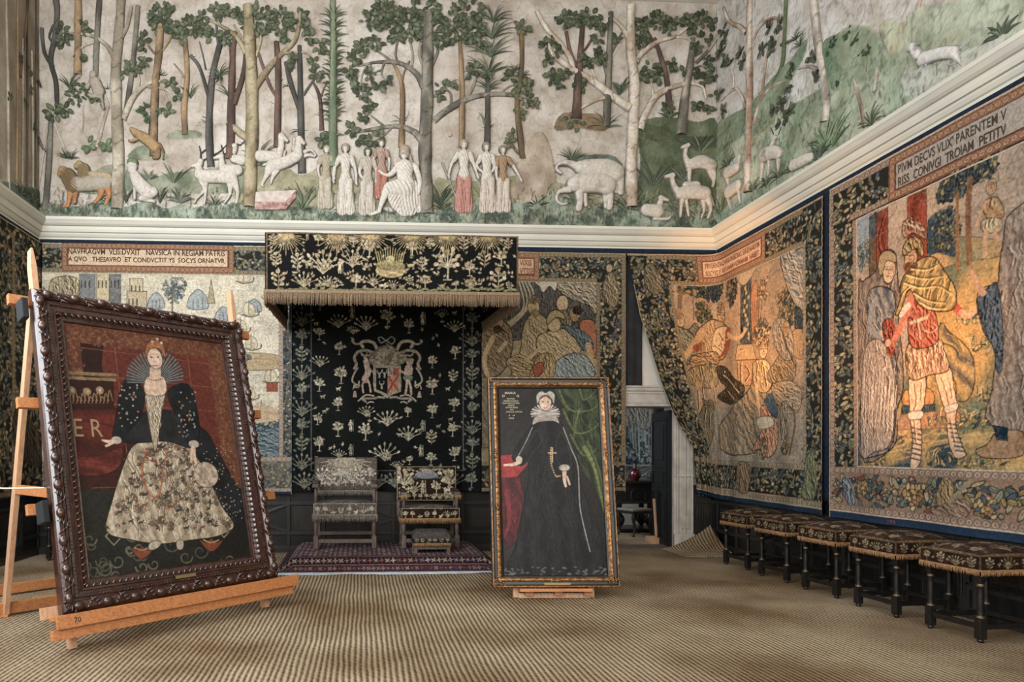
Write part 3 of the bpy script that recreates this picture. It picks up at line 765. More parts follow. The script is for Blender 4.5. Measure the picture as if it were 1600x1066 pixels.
def figure(pl, parent, x, yt, yb, lean=0, top='#c9c1b4', skirt='#c9c1b4', hair='#8d8474', armL=None, armR=None, wide=1.0, name='draped_figure', staff=None, split=False):
    """standing draped figure; arms given as elbow and hand px offsets in body heights from the shoulder"""
    H = yb-yt; h = lambda t: yt+H*t
    xs = lambda t: x+lean*(1-t)
    sw = .105*H*wide
    aL = armL or ((-.05, .16), (-.03, .31)); aR = armR or ((.05, .16), (.04, .31))
    ch = [dict(p=[(xs(.09), h(.055), .125*H), (xs(.1), h(.075), .12*H)], c=hair, z=.0, flat=.8),
          dict(p=[(xs(.09), h(.07), .085*H), (xs(.1), h(.10), .07*H)], z=.018, flat=.8),
          dict(p=[(xs(.14), h(.13), .05*H), (xs(.18), h(.18), .06*H)], z=.008),
          dict(p=[(xs(.2)-sw*.6, h(.205), .07*H), (xs(.2)+sw*.6, h(.205), .07*H)], c=top, z=.006),
          dict(p=[(xs(.2), h(.22), .17*H*wide), (xs(.32), h(.33), .14*H*wide), (xs(.42), h(.42), .13*H*wide), (xs(.52), h(.5), .17*H*wide)], c=top, f=(.035, .4, .10), z=.004),
          dict(p=[(xs(.5), h(.5), .18*H*wide), (x-.035*H, h(.74), .17*H*wide), (x-.05*H, h(.96), .17*H*wide)], c=skirt, f=(.035, .08, .42), flat=.4),
          dict(p=[(xs(.5), h(.5), .18*H*wide), (x+.035*H, h(.74), .17*H*wide), (x+.06*H, h(.96), .16*H*wide)], c=skirt, f=(.035, -.06, .42), flat=.4),
          dict(p=[(x-.05*H, h(.55), .11*H), (x-.055*H, h(.75), .09*H), (x-.06*H, h(.93), .07*H)], c=skirt, z=.012),
          dict(p=[(x+.055*H, h(.55), .11*H), (x+.06*H, h(.75), .09*H), (x+.055*H, h(.93), .07*H)], c=skirt, z=.012),
          dict(p=[(x-.06*H, h(.97), .05*H), (x-.08*H, h(.99), .05*H)]), dict(p=[(x+.06*H, h(.97), .05*H), (x+.075*H, h(.99), .05*H)])]
    for sg, ar in ((-1, aL), (1, aR)):
        sx, sy = xs(.2)+sg*sw*.8, h(.21); e = (sx+ar[0][0]*H, sy+ar[0][1]*H); ha = (sx+ar[1][0]*H, sy+ar[1][1]*H)
        ch.append(dict(p=[(sx, sy, .07*H), (e[0], e[1], .055*H), (ha[0], ha[1], .04*H)], z=.016)); ch.append(dict(p=[(ha[0], ha[1], .045*H), (ha[0]+.01*H, ha[1]+.03*H, .035*H)], z=.018, s=False))
        ch.append(dict(p=[(sx, sy, .09*H), (sx*.4+e[0]*.6, sy*.4+e[1]*.6, .075*H)], c=top, z=.014, s=False))
    if staff: ch.append(dict(p=[(staff[0], staff[1], 2.2), (staff[2], staff[3], 2.2)], z=.012, s=False))
    if skirt in ('#b87c6e', '#b06e58'): return relief(pl, name, parent, ch, '#cbc4b8', res=.0075, spots=(7, 3, '#c9bfb2'))
    return relief(pl, name, parent, ch, '#cbc4b8', res=.0075)

DARKG = ('#475438', '#525f40', '#3a4630', '#5e6a48'); OAKG = ('#5a6546', '#4c583a', '#6a7454', '#414c34'); GREYG = ('#5c6654', '#6f7766', '#4a5444')
bf = back(.02); rf = right(.02); lf = left(.02); bf.lim = (.03, XR-XL-.03); rf.lim = (.03, 14); lf.lim = (-9, YB-5.03)

# ---------------------------------------------------------------- back wall frieze
FB = thing('plaster_frieze', 'plaster relief frieze of a forest with deer, people and elephants above the canopy', 'frieze', (.4, YB-.02, 4.86))
c = Cv(bf, 0, XR-XL, 4.84, ZC-.005, .013, '#c3bbb0')
c.C[:] = mott('#cbc3b8', '#b7aa9c', 1.1, 3, 2.5)(c.X, c.Y)
t = np.clip((fbm(c.X, c.Y, .5, 21)-.44)*5, 0, 1)*np.clip((c.X-3.8)/3, 0, 1)*np.clip((c.Y-5.6)/1.2, 0, 1)
c.C = c.C*(1-t[..., None]*.75)+hexc('#a58f78')*t[..., None]*.75
t = np.clip((fbm(c.X, c.Y, 2.6, 9)-.56)*6, 0, 1)[..., None]*.35; c.C = c.C*(1-t)+hexc('#8e8072')*t
c.H += .012*fbm(c.X, c.Y, 3, 4)+.006*fbm(c.X, c.Y, 14, 6)
GR = mott('#6b7a60', '#969a80', 5, 11, 4); GD = mott('#475a4a', '#66766a', 7, 12, 4); GO = mott('#828260', '#a39c7a', 6, 13, 4)
hh = lambda v: (lambda X, Y: v*.6+.014*fbm(X, Y, 6, 2))
for pts, cc, hv in (
    ([(150, 268), (175, 258), (200, 268), (200, 300), (110, 300)], GR, .03),
    ([(225, 285), (262, 272), (300, 268), (345, 262), (400, 262), (400, 300), (225, 300)], GR, .03),
    ([(400, 262), (440, 258), (470, 275), (500, 262), (530, 262), (540, 320), (400, 320)], GO, .03),
    ([(560, 278), (620, 276), (655, 285), (655, 320), (560, 320)], GO, .02),
    ([(680, 282), (700, 282), (730, 285), (780, 278), (815, 280), (820, 330), (680, 330)], GO, .03),
    ([(868, 190), (880, 178), (905, 178), (940, 182), (945, 205), (900, 202), (868, 205)], mott('#6a5a40', '#93744e', 6, 4), .05),
    ([(806, 330), (810, 260), (822, 225), (838, 208), (850, 212), (862, 245), (870, 300), (868, 330)], mott('#a08c78', '#b7a690', 5, 8), .05),
    ([(860, 290), (900, 290), (985, 292), (985, 345), (860, 345)], GO, .02),
    ([(995, 200), (1015, 186), (1050, 184), (1090, 192), (1121, 196), (1121, 350), (995, 350), (1000, 260)], mott('#4a5c40', '#6d7a58', 4, 15), .03),
    ([(1000, 195), (1030, 200), (1075, 215), (1121, 215), (1121, 232), (1060, 230), (1000, 215)], mott('#38482f', '#50603f', 4, 16), .045),
    ([(265, 210), (280, 204), (310, 206), (312, 216), (265, 218)], GR, .03),
    ([(205, 238), (225, 228), (258, 240), (258, 250), (205, 250)], GR, .03),
    ([(875, 255), (905, 244), (950, 243), (965, 250), (965, 262), (870, 262)], GD, .03)):
    c.poly(pts, cc, h=hh(hv))
gp = [(40, 350)]; R_ = random.Random(3)
for u in range(40, 1140, 22): gp.append((u, {0: 322}.get(0)+R_.uniform(-7, 5)+(8 if 480 < u < 700 else 0)+(-8 if 790 < u < 880 else 0)))
gp += [(1140, 370), (40, 370)]
c.poly(gp, mott('#45584c', '#8a9a84', 8, 12, 4), h=hh(.05))
t = np.clip((fbm(c.X, c.Y, 9, 31)-.57)*9, 0, 1)[..., None]*((c.Y < 5.2)[..., None])*.6; c.C = c.C*(1-t)+hexc('#a9ab92')*t
detail(c, 4, .5, 5, y1=5.35); detail(c, 3, .22, 6, y0=5.35)
R_ = random.Random(44)
for k in range(900):
    u, v = R_.uniform(62, 1118), R_.uniform(300, 352); c.stroke([(u, v), (u+R_.uniform(-3, 3), v-R_.uniform(3, 9))], 1.3, R_.choice(('#2f4236', '#3c5242', '#96a48c', '#27362c')), .5, False, h=.03)
c.build('plaster_ground', M['plaster'], FB, world=True)

def tree(pl, parent, trunk, branches=(), clusters=(), col='#8f8468', col2='#5c5440', flat=1.0, name='tree', lv=None, L=11, n=13, pal=OAKG, W=.6, tufts=(), seed=1, bare=()):
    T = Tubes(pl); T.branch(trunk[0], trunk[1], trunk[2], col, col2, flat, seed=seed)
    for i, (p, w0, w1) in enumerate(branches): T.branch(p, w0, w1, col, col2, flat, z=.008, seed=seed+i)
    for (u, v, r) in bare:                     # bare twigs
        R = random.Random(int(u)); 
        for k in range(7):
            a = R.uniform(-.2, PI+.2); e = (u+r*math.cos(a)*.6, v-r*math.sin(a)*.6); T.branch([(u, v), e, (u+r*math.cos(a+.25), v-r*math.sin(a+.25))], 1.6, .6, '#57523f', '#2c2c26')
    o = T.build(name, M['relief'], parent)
    if clusters or tufts:
        Lv = Leaves(pl, seed)
        for q in clusters:
            r = q[2]; nn = q[3] if len(q) > 3 else max(5, int(n*(r/12)**1.6)); Lv.cluster((q[0], q[1]), r, nn, L, pal, W=W)
        for q in tufts: Lv.tuft(*q[0:2] if False else ((q[0], q[1]), q[2]), **(q[3] if len(q) > 3 else {}))
        lo = Lv.build('foliage', M['relief'], o); lo.location = (0, 0, 0)
        lo.data.transform(Matrix.Identity(4)); 
    return o
# mesh_np(world) uses the parent's world position: a tree part sits at its frieze origin
PALE = ('#b3a994', '#8b806a'); ORG = ('#a08258', '#705a40'); RED = ('#6f5246', '#483830'); BLU = ('#5c5a55', '#3d3c39'); GRY = ('#7c7768', '#4c4a42'); WHT = ('#c9bfaf', '#a8937c')
def kw(p): return dict(col=p[0], col2=p[1])
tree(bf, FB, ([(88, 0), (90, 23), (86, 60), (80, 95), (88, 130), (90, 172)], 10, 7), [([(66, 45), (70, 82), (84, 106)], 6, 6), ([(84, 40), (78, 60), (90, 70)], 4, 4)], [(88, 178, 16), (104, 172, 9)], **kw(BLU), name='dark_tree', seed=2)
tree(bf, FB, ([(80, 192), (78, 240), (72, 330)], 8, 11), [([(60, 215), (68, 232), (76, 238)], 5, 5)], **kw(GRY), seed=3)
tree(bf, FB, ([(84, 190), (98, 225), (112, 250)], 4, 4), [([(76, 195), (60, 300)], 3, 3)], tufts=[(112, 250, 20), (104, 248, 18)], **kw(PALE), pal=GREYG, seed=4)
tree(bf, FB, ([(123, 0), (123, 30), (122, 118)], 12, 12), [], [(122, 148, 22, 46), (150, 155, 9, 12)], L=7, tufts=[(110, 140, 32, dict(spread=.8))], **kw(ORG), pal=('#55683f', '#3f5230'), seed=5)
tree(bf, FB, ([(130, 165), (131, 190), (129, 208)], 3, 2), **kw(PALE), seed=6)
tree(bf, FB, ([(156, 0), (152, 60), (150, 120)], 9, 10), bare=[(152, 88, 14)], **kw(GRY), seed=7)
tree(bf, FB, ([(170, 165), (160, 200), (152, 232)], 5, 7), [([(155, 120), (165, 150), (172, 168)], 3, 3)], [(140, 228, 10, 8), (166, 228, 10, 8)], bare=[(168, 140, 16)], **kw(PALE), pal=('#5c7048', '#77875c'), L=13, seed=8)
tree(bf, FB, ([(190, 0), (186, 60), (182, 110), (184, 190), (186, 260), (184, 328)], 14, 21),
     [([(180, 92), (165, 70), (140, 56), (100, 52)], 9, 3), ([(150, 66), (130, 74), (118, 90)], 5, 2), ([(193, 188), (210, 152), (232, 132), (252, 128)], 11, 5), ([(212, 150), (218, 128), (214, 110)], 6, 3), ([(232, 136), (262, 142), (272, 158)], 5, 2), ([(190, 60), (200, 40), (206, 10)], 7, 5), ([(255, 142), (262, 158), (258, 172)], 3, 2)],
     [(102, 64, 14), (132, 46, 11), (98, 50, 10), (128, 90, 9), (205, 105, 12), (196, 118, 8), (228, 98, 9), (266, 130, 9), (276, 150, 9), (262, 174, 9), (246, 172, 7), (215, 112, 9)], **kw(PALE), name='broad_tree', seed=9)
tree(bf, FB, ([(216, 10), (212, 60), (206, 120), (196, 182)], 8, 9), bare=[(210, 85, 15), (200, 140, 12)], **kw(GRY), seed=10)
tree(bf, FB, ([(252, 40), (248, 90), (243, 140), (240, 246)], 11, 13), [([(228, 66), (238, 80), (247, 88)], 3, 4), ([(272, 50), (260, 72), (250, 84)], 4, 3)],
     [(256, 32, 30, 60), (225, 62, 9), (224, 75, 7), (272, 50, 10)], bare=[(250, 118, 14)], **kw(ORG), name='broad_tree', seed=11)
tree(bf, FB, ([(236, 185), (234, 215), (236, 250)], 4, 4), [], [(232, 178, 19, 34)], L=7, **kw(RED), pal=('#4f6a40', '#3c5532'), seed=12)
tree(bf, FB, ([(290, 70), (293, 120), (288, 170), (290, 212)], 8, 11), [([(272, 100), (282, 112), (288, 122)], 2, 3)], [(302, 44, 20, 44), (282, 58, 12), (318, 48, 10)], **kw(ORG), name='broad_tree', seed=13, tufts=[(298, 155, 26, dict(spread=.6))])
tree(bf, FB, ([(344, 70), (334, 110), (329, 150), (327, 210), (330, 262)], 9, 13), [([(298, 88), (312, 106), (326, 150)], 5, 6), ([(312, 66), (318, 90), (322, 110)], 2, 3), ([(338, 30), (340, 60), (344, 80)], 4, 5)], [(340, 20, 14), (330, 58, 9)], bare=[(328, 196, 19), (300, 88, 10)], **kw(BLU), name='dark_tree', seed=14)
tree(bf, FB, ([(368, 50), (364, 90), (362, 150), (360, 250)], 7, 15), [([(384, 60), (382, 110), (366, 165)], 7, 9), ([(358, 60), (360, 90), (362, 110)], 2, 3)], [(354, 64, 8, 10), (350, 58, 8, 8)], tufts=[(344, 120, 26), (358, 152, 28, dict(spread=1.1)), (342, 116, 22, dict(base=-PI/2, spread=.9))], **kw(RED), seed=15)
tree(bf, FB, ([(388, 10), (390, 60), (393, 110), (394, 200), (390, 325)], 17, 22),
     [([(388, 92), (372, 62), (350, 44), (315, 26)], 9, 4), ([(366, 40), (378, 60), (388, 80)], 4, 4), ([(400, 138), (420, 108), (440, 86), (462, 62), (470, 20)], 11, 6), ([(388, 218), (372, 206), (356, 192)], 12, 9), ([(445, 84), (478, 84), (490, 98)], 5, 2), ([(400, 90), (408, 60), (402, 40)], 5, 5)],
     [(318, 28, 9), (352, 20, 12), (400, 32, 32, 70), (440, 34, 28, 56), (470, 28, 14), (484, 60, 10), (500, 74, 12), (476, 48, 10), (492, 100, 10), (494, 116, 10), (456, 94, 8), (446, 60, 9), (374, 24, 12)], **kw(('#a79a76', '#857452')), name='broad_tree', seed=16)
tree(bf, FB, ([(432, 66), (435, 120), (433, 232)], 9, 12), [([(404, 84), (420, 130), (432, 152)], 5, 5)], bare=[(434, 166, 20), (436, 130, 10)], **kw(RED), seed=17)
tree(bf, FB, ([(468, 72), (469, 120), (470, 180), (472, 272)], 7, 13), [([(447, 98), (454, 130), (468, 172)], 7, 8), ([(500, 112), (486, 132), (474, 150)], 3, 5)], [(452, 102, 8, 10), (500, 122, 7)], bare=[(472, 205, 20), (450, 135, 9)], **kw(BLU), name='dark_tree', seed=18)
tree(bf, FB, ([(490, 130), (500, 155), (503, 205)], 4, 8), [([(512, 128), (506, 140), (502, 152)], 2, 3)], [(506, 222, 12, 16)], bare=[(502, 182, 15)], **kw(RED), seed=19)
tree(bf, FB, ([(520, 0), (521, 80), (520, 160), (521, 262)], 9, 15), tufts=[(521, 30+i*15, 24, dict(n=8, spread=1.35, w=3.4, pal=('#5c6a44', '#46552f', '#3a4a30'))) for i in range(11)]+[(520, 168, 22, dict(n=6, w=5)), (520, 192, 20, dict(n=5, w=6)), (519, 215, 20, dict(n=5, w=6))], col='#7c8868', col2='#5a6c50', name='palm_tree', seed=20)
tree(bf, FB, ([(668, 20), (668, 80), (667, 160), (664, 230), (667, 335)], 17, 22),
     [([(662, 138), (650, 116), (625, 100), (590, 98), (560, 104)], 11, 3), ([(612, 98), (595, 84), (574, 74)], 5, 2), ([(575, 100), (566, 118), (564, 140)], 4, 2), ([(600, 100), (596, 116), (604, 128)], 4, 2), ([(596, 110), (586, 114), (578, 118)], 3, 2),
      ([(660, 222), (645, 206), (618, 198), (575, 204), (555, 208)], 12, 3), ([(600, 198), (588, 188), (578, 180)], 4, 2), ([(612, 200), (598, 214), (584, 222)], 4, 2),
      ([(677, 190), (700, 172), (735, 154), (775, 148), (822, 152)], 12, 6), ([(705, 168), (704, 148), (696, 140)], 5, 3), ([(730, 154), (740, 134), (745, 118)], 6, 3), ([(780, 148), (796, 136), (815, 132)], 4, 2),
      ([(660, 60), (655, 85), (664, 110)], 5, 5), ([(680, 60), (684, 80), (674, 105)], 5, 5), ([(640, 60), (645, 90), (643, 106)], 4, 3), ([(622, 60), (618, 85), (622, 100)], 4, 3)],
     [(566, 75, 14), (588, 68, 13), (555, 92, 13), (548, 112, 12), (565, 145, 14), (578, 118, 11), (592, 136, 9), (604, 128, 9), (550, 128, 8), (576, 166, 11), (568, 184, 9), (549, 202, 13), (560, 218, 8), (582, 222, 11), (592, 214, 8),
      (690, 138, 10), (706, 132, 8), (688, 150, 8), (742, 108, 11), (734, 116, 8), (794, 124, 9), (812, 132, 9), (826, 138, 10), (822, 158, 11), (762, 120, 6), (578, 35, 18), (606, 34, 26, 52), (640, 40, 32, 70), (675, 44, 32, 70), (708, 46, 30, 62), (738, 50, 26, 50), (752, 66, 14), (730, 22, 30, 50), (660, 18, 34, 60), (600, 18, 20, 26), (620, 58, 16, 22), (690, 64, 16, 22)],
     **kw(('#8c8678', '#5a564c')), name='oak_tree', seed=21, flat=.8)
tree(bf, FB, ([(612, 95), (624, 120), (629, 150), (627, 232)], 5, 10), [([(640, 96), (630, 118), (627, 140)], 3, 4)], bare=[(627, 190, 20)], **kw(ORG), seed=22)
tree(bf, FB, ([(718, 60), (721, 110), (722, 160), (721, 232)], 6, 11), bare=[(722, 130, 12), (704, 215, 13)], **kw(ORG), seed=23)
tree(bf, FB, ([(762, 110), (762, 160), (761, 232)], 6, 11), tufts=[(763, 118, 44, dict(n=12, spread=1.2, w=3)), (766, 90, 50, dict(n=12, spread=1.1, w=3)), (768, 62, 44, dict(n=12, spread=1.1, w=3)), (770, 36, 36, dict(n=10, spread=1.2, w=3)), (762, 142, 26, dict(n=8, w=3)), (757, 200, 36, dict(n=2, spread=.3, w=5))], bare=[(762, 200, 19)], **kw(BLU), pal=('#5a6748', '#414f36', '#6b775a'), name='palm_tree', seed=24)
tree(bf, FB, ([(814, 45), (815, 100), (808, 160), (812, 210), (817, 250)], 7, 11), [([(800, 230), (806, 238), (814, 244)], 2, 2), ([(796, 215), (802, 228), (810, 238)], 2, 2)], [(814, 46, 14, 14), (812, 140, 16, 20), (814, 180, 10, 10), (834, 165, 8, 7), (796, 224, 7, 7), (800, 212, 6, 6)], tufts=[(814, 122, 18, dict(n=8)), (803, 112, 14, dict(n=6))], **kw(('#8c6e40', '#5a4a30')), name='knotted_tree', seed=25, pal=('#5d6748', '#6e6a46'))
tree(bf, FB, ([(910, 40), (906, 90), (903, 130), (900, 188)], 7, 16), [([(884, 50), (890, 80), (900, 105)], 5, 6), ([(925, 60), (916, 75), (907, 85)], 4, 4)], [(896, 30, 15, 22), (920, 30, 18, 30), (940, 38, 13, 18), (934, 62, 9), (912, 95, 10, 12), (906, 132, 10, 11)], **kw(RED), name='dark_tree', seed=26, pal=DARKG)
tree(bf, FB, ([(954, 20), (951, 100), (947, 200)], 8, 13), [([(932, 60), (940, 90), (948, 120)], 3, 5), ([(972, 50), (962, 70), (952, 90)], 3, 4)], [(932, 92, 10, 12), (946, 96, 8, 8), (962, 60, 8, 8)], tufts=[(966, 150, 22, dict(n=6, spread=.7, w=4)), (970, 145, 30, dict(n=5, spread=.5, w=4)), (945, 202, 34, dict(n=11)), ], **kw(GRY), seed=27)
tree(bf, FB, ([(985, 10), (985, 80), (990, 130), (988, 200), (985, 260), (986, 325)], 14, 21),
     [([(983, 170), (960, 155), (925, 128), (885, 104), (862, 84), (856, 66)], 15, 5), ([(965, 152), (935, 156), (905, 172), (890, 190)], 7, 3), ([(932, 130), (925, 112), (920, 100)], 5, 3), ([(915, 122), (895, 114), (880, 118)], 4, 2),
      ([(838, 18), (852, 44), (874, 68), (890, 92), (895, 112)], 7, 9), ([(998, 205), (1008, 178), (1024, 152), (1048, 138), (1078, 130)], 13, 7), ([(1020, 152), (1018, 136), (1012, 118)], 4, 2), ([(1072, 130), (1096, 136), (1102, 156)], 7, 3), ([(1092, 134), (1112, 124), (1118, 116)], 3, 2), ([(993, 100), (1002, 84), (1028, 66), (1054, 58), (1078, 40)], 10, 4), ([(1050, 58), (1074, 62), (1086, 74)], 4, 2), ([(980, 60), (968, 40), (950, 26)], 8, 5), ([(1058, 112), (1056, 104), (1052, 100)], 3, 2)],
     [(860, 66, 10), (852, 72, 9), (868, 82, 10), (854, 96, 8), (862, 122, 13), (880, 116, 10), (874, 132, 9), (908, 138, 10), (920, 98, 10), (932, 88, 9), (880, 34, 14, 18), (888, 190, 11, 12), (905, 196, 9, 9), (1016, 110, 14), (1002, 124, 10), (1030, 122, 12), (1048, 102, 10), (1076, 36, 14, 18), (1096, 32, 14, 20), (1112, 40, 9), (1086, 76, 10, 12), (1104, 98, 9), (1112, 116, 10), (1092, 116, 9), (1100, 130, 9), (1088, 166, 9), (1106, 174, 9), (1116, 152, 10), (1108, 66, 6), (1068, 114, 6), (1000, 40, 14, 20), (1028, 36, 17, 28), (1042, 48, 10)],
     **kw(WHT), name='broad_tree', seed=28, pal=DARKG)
tree(bf, FB, ([(1082, 60), (1078, 100), (1070, 150), (1063, 212)], 8, 17), [([(1120, 60), (1104, 82), (1086, 100)], 5, 5), ([(1108, 110), (1094, 104), (1080, 110)], 3, 3)], [(1080, 50, 10), (1096, 60, 6)], **kw(('#a3998a', '#625c52')), seed=29, pal=DARKG)
tree(bf, FB, ([(1022, 60), (1034, 96), (1042, 130), (1046, 178)], 6, 11), [([(1012, 50), (1020, 66), (1024, 76)], 3, 4)], [(1000, 62, 16, 30), (1046, 38, 12, 18), (1042, 170, 9, 8)], tufts=[(1044, 188, 26, dict(n=7, spread=.9, w=4))], **kw(RED), seed=30, pal=DARKG)

# animals and figures of the back wall
def R(name, ch, **k): return relief(bf, name, FB, ch, **k)
ORN = '#b57a36'
R('lion', [dict(p=[(122, 290, 24), (145, 288, 26), (166, 288, 22)], c='#a69a88'), dict(p=[(108, 276, 24), (116, 292, 24)], c='#7a6238', f=(.03, .8, .3), z=.01), dict(p=[(101, 270, 16), (98, 274, 12)], c='#9c7e48', z=.03),
           dict(p=[(113, 296, 13), (110, 312, 8), (108, 322, 6)], c=ORN), dict(p=[(108, 323, 7), (101, 324, 5)], c=ORN), dict(p=[(120, 300, 10), (118, 318, 6)], c='#a8743a'), dict(p=[(160, 294, 15), (158, 308, 8), (150, 318, 6)], c=ORN), dict(p=[(168, 290, 15), (172, 306, 8), (166, 321, 6)], c=ORN), dict(p=[(172, 284, 4), (172, 300, 3), (164, 306, 3)], c=ORN)])
R('lion', [dict(p=[(132, 266, 20), (134, 280, 22)], c='#857044', f=(.03, .8, .3)), dict(p=[(126, 260, 14), (122, 262, 10)], c='#a08a58', z=.02), dict(p=[(145, 276, 14), (168, 278, 14), (174, 284, 12)], c='#b09a76')])
R('monkey', [dict(p=[(147, 118, 12), (146, 120, 10)]), dict(p=[(150, 130, 17), (156, 145, 19)]), dict(p=[(144, 126, 6), (138, 140, 5), (142, 132, 4)]), dict(p=[(158, 152, 10), (146, 152, 8), (140, 150, 5)]), dict(p=[(160, 155, 5), (163, 172, 3), (158, 165, 2)])], col='#a89c8c')
R('wolf', [dict(p=[(212, 208, 12), (207, 204, 7)], c='#a8864e', z=.01), dict(p=[(214, 210, 13), (228, 218, 17), (244, 232, 17)], c='#a8864e'), dict(p=[(216, 218, 7), (208, 222, 5), (203, 221, 4)], c='#a8864e'), dict(p=[(246, 234, 14), (248, 246, 8), (242, 248, 6)], c='#8a6a44'), dict(p=[(250, 226, 4), (256, 238, 4), (256, 250, 3)], c='#8a6a44')], spots=(9, 4, '#5a4634'))
R('ape', [dict(p=[(208, 262, 17), (208, 268, 14)]), dict(p=[(207, 255, 15), (210, 256, 14)], c='#6a7a50', z=-.004), dict(p=[(212, 276, 17), (220, 290, 22), (232, 302, 24)], z=.003), dict(p=[(214, 284, 8), (212, 300, 6), (212, 312, 5)], z=.01), dict(p=[(240, 302, 18), (232, 308, 13), (222, 312, 9)], z=.01), dict(p=[(222, 313, 7), (242, 316, 6)])], col='#c3bab0')
stag = lambda X, Y, s=1, c=None: [dict(p=[(X, Y, 13*s), (X+9*s, Y+4*s, 13*s)], z=.004)]
R('stag', [dict(p=[(320, 278, 22), (342, 278, 21), (362, 280, 21)]), dict(p=[(313, 274, 18), (311, 262, 11), (314, 254, 10)]), dict(p=[(314, 258, 9), (304, 261, 6), (300, 262, 4)], z=.012), dict(p=[(316, 284, 12), (320, 298, 6), (308, 312, 4), (305, 318, 4)]), dict(p=[(322, 288, 9), (322, 305, 5), (320, 320, 4)]), dict(p=[(366, 284, 15), (372, 302, 7), (370, 318, 5)]), dict(p=[(360, 288, 11), (360, 304, 6), (352, 318, 4)]), dict(p=[(366, 276, 5), (370, 290, 4)]),
           dict(p=[(314, 252, 2.4), (314, 240, 2.2), (312, 230, 1.6)], c='#4a4640'), dict(p=[(318, 252, 2.4), (330, 246, 2.2), (344, 238, 2), (354, 228, 1.4)], c='#4a4640'), dict(p=[(316, 240, 2), (324, 234, 1.8), (330, 232, 1.2)], c='#4a4640'), dict(p=[(334, 244, 2), (340, 246, 1.4)], c='#4a4640')], spots=(12, 6, '#9a8c7c'))
R('stag', [dict(p=[(350, 266, 15), (372, 268, 18)]), dict(p=[(348, 262, 12), (347, 250, 9)]), dict(p=[(347, 246, 9), (336, 249, 5)], z=.01), dict(p=[(350, 242, 2), (346, 228, 1.6)], c='#4a4640'), dict(p=[(352, 242, 2), (362, 236, 1.8), (356, 224, 1.4)], c='#4a4640')])
R('stag', [dict(p=[(366, 250, 13), (378, 252, 18)]), dict(p=[(366, 240, 9), (368, 232, 9)]), dict(p=[(368, 230, 9), (357, 231, 5)], z=.01), dict(p=[(372, 226, 2), (376, 228, 1.8), (382, 222, 1.4)], c='#4a4640')])
R('unicorn', [dict(p=[(408, 246, 20), (430, 246, 16)]), dict(p=[(436, 248, 11), (440, 228, 11), (438, 216, 9)]), dict(p=[(440, 214, 10), (449, 222, 6)], z=.01), dict(p=[(446, 238, 4), (444, 246, 4)])], spots=(12, 8, '#a08878'))
R('unicorn', [dict(p=[(425, 262, 20), (445, 256, 19), (464, 246, 18)]), dict(p=[(466, 244, 16), (467, 230, 12), (468, 220, 11)]), dict(p=[(468, 220, 12), (475, 226, 7)], z=.01), dict(p=[(460, 218, 6), (458, 236, 5)], c='#b8b0a2'), dict(p=[(470, 248, 8), (482, 244, 6), (492, 246, 4)]), dict(p=[(474, 240, 8), (486, 236, 5), (494, 244, 4)]), dict(p=[(422, 266, 16), (416, 278, 8), (410, 290, 5), (412, 292, 4)]), dict(p=[(432, 268, 12), (426, 280, 6), (424, 288, 4)]), dict(p=[(418, 256, 5), (412, 260, 4)])])
b = MB()                                   # stone basin
def bw(px, py, h): return tuple(bf.W(*bf.P(px, py)[:2], h)[0] if False else bf.W(*bf.P(px, py)[:2], h).ravel())
def slab(mb, quad, h0, h1):
    V = [bw(u, v, h0) for u, v in quad]+[bw(u, v, h1) for u, v in quad]; n = len(quad)
    mb.add(V, [tuple(range(n))]+[tuple(range(2*n-1, n-1, -1))]+[(i, (i+1) % n, n+(i+1) % n, n+i) for i in range(n)])
def slabc(name, quads, parent, col):
    mb = MB()
    for q, h0, h1 in quads: slab(mb, q, h0, h1)
    m = mat(name+'_paint', col, .8, noise=(14, '#b59a8c', 5), bump=(40, .5, .006)); return mb.build(name, m, parent, world=True)
slabc('stone_basin', [([(399, 302), (464, 299), (446, 318), (399, 318)], 0, .05)], FB, '#bdb4a8')
slabc('basin_wall', [([(399, 318), (446, 318), (446, 330), (399, 330)], 0, .07), ([(446, 318), (464, 299), (462, 312), (446, 330)], 0, .06)], FB, '#8a4640')
wh = '#cdc6ba'; br = '#9a8a74'
figure(bf, FB, 508, 229, 325, lean=3, top='#a89a82', skirt='#b5aa96', hair='#a69a84')
figure(bf, FB, 540, 226, 334, armL=((-.08, .16), (-.09, .33)), armR=((.06, .18), (.07, .36)), hair='#9a8e7c')
figure(bf, FB, 596, 220, 310, top='#a88878', skirt='#b06e58', hair='#8d8474', armL=((-.06, .16), (-.04, .28)))
figure(bf, FB, 573, 232, 335, lean=2, top='#b5aa98', skirt='#bdb4a6', hair='#5c6248', armL=((-.04, .18), (.06, .33)))
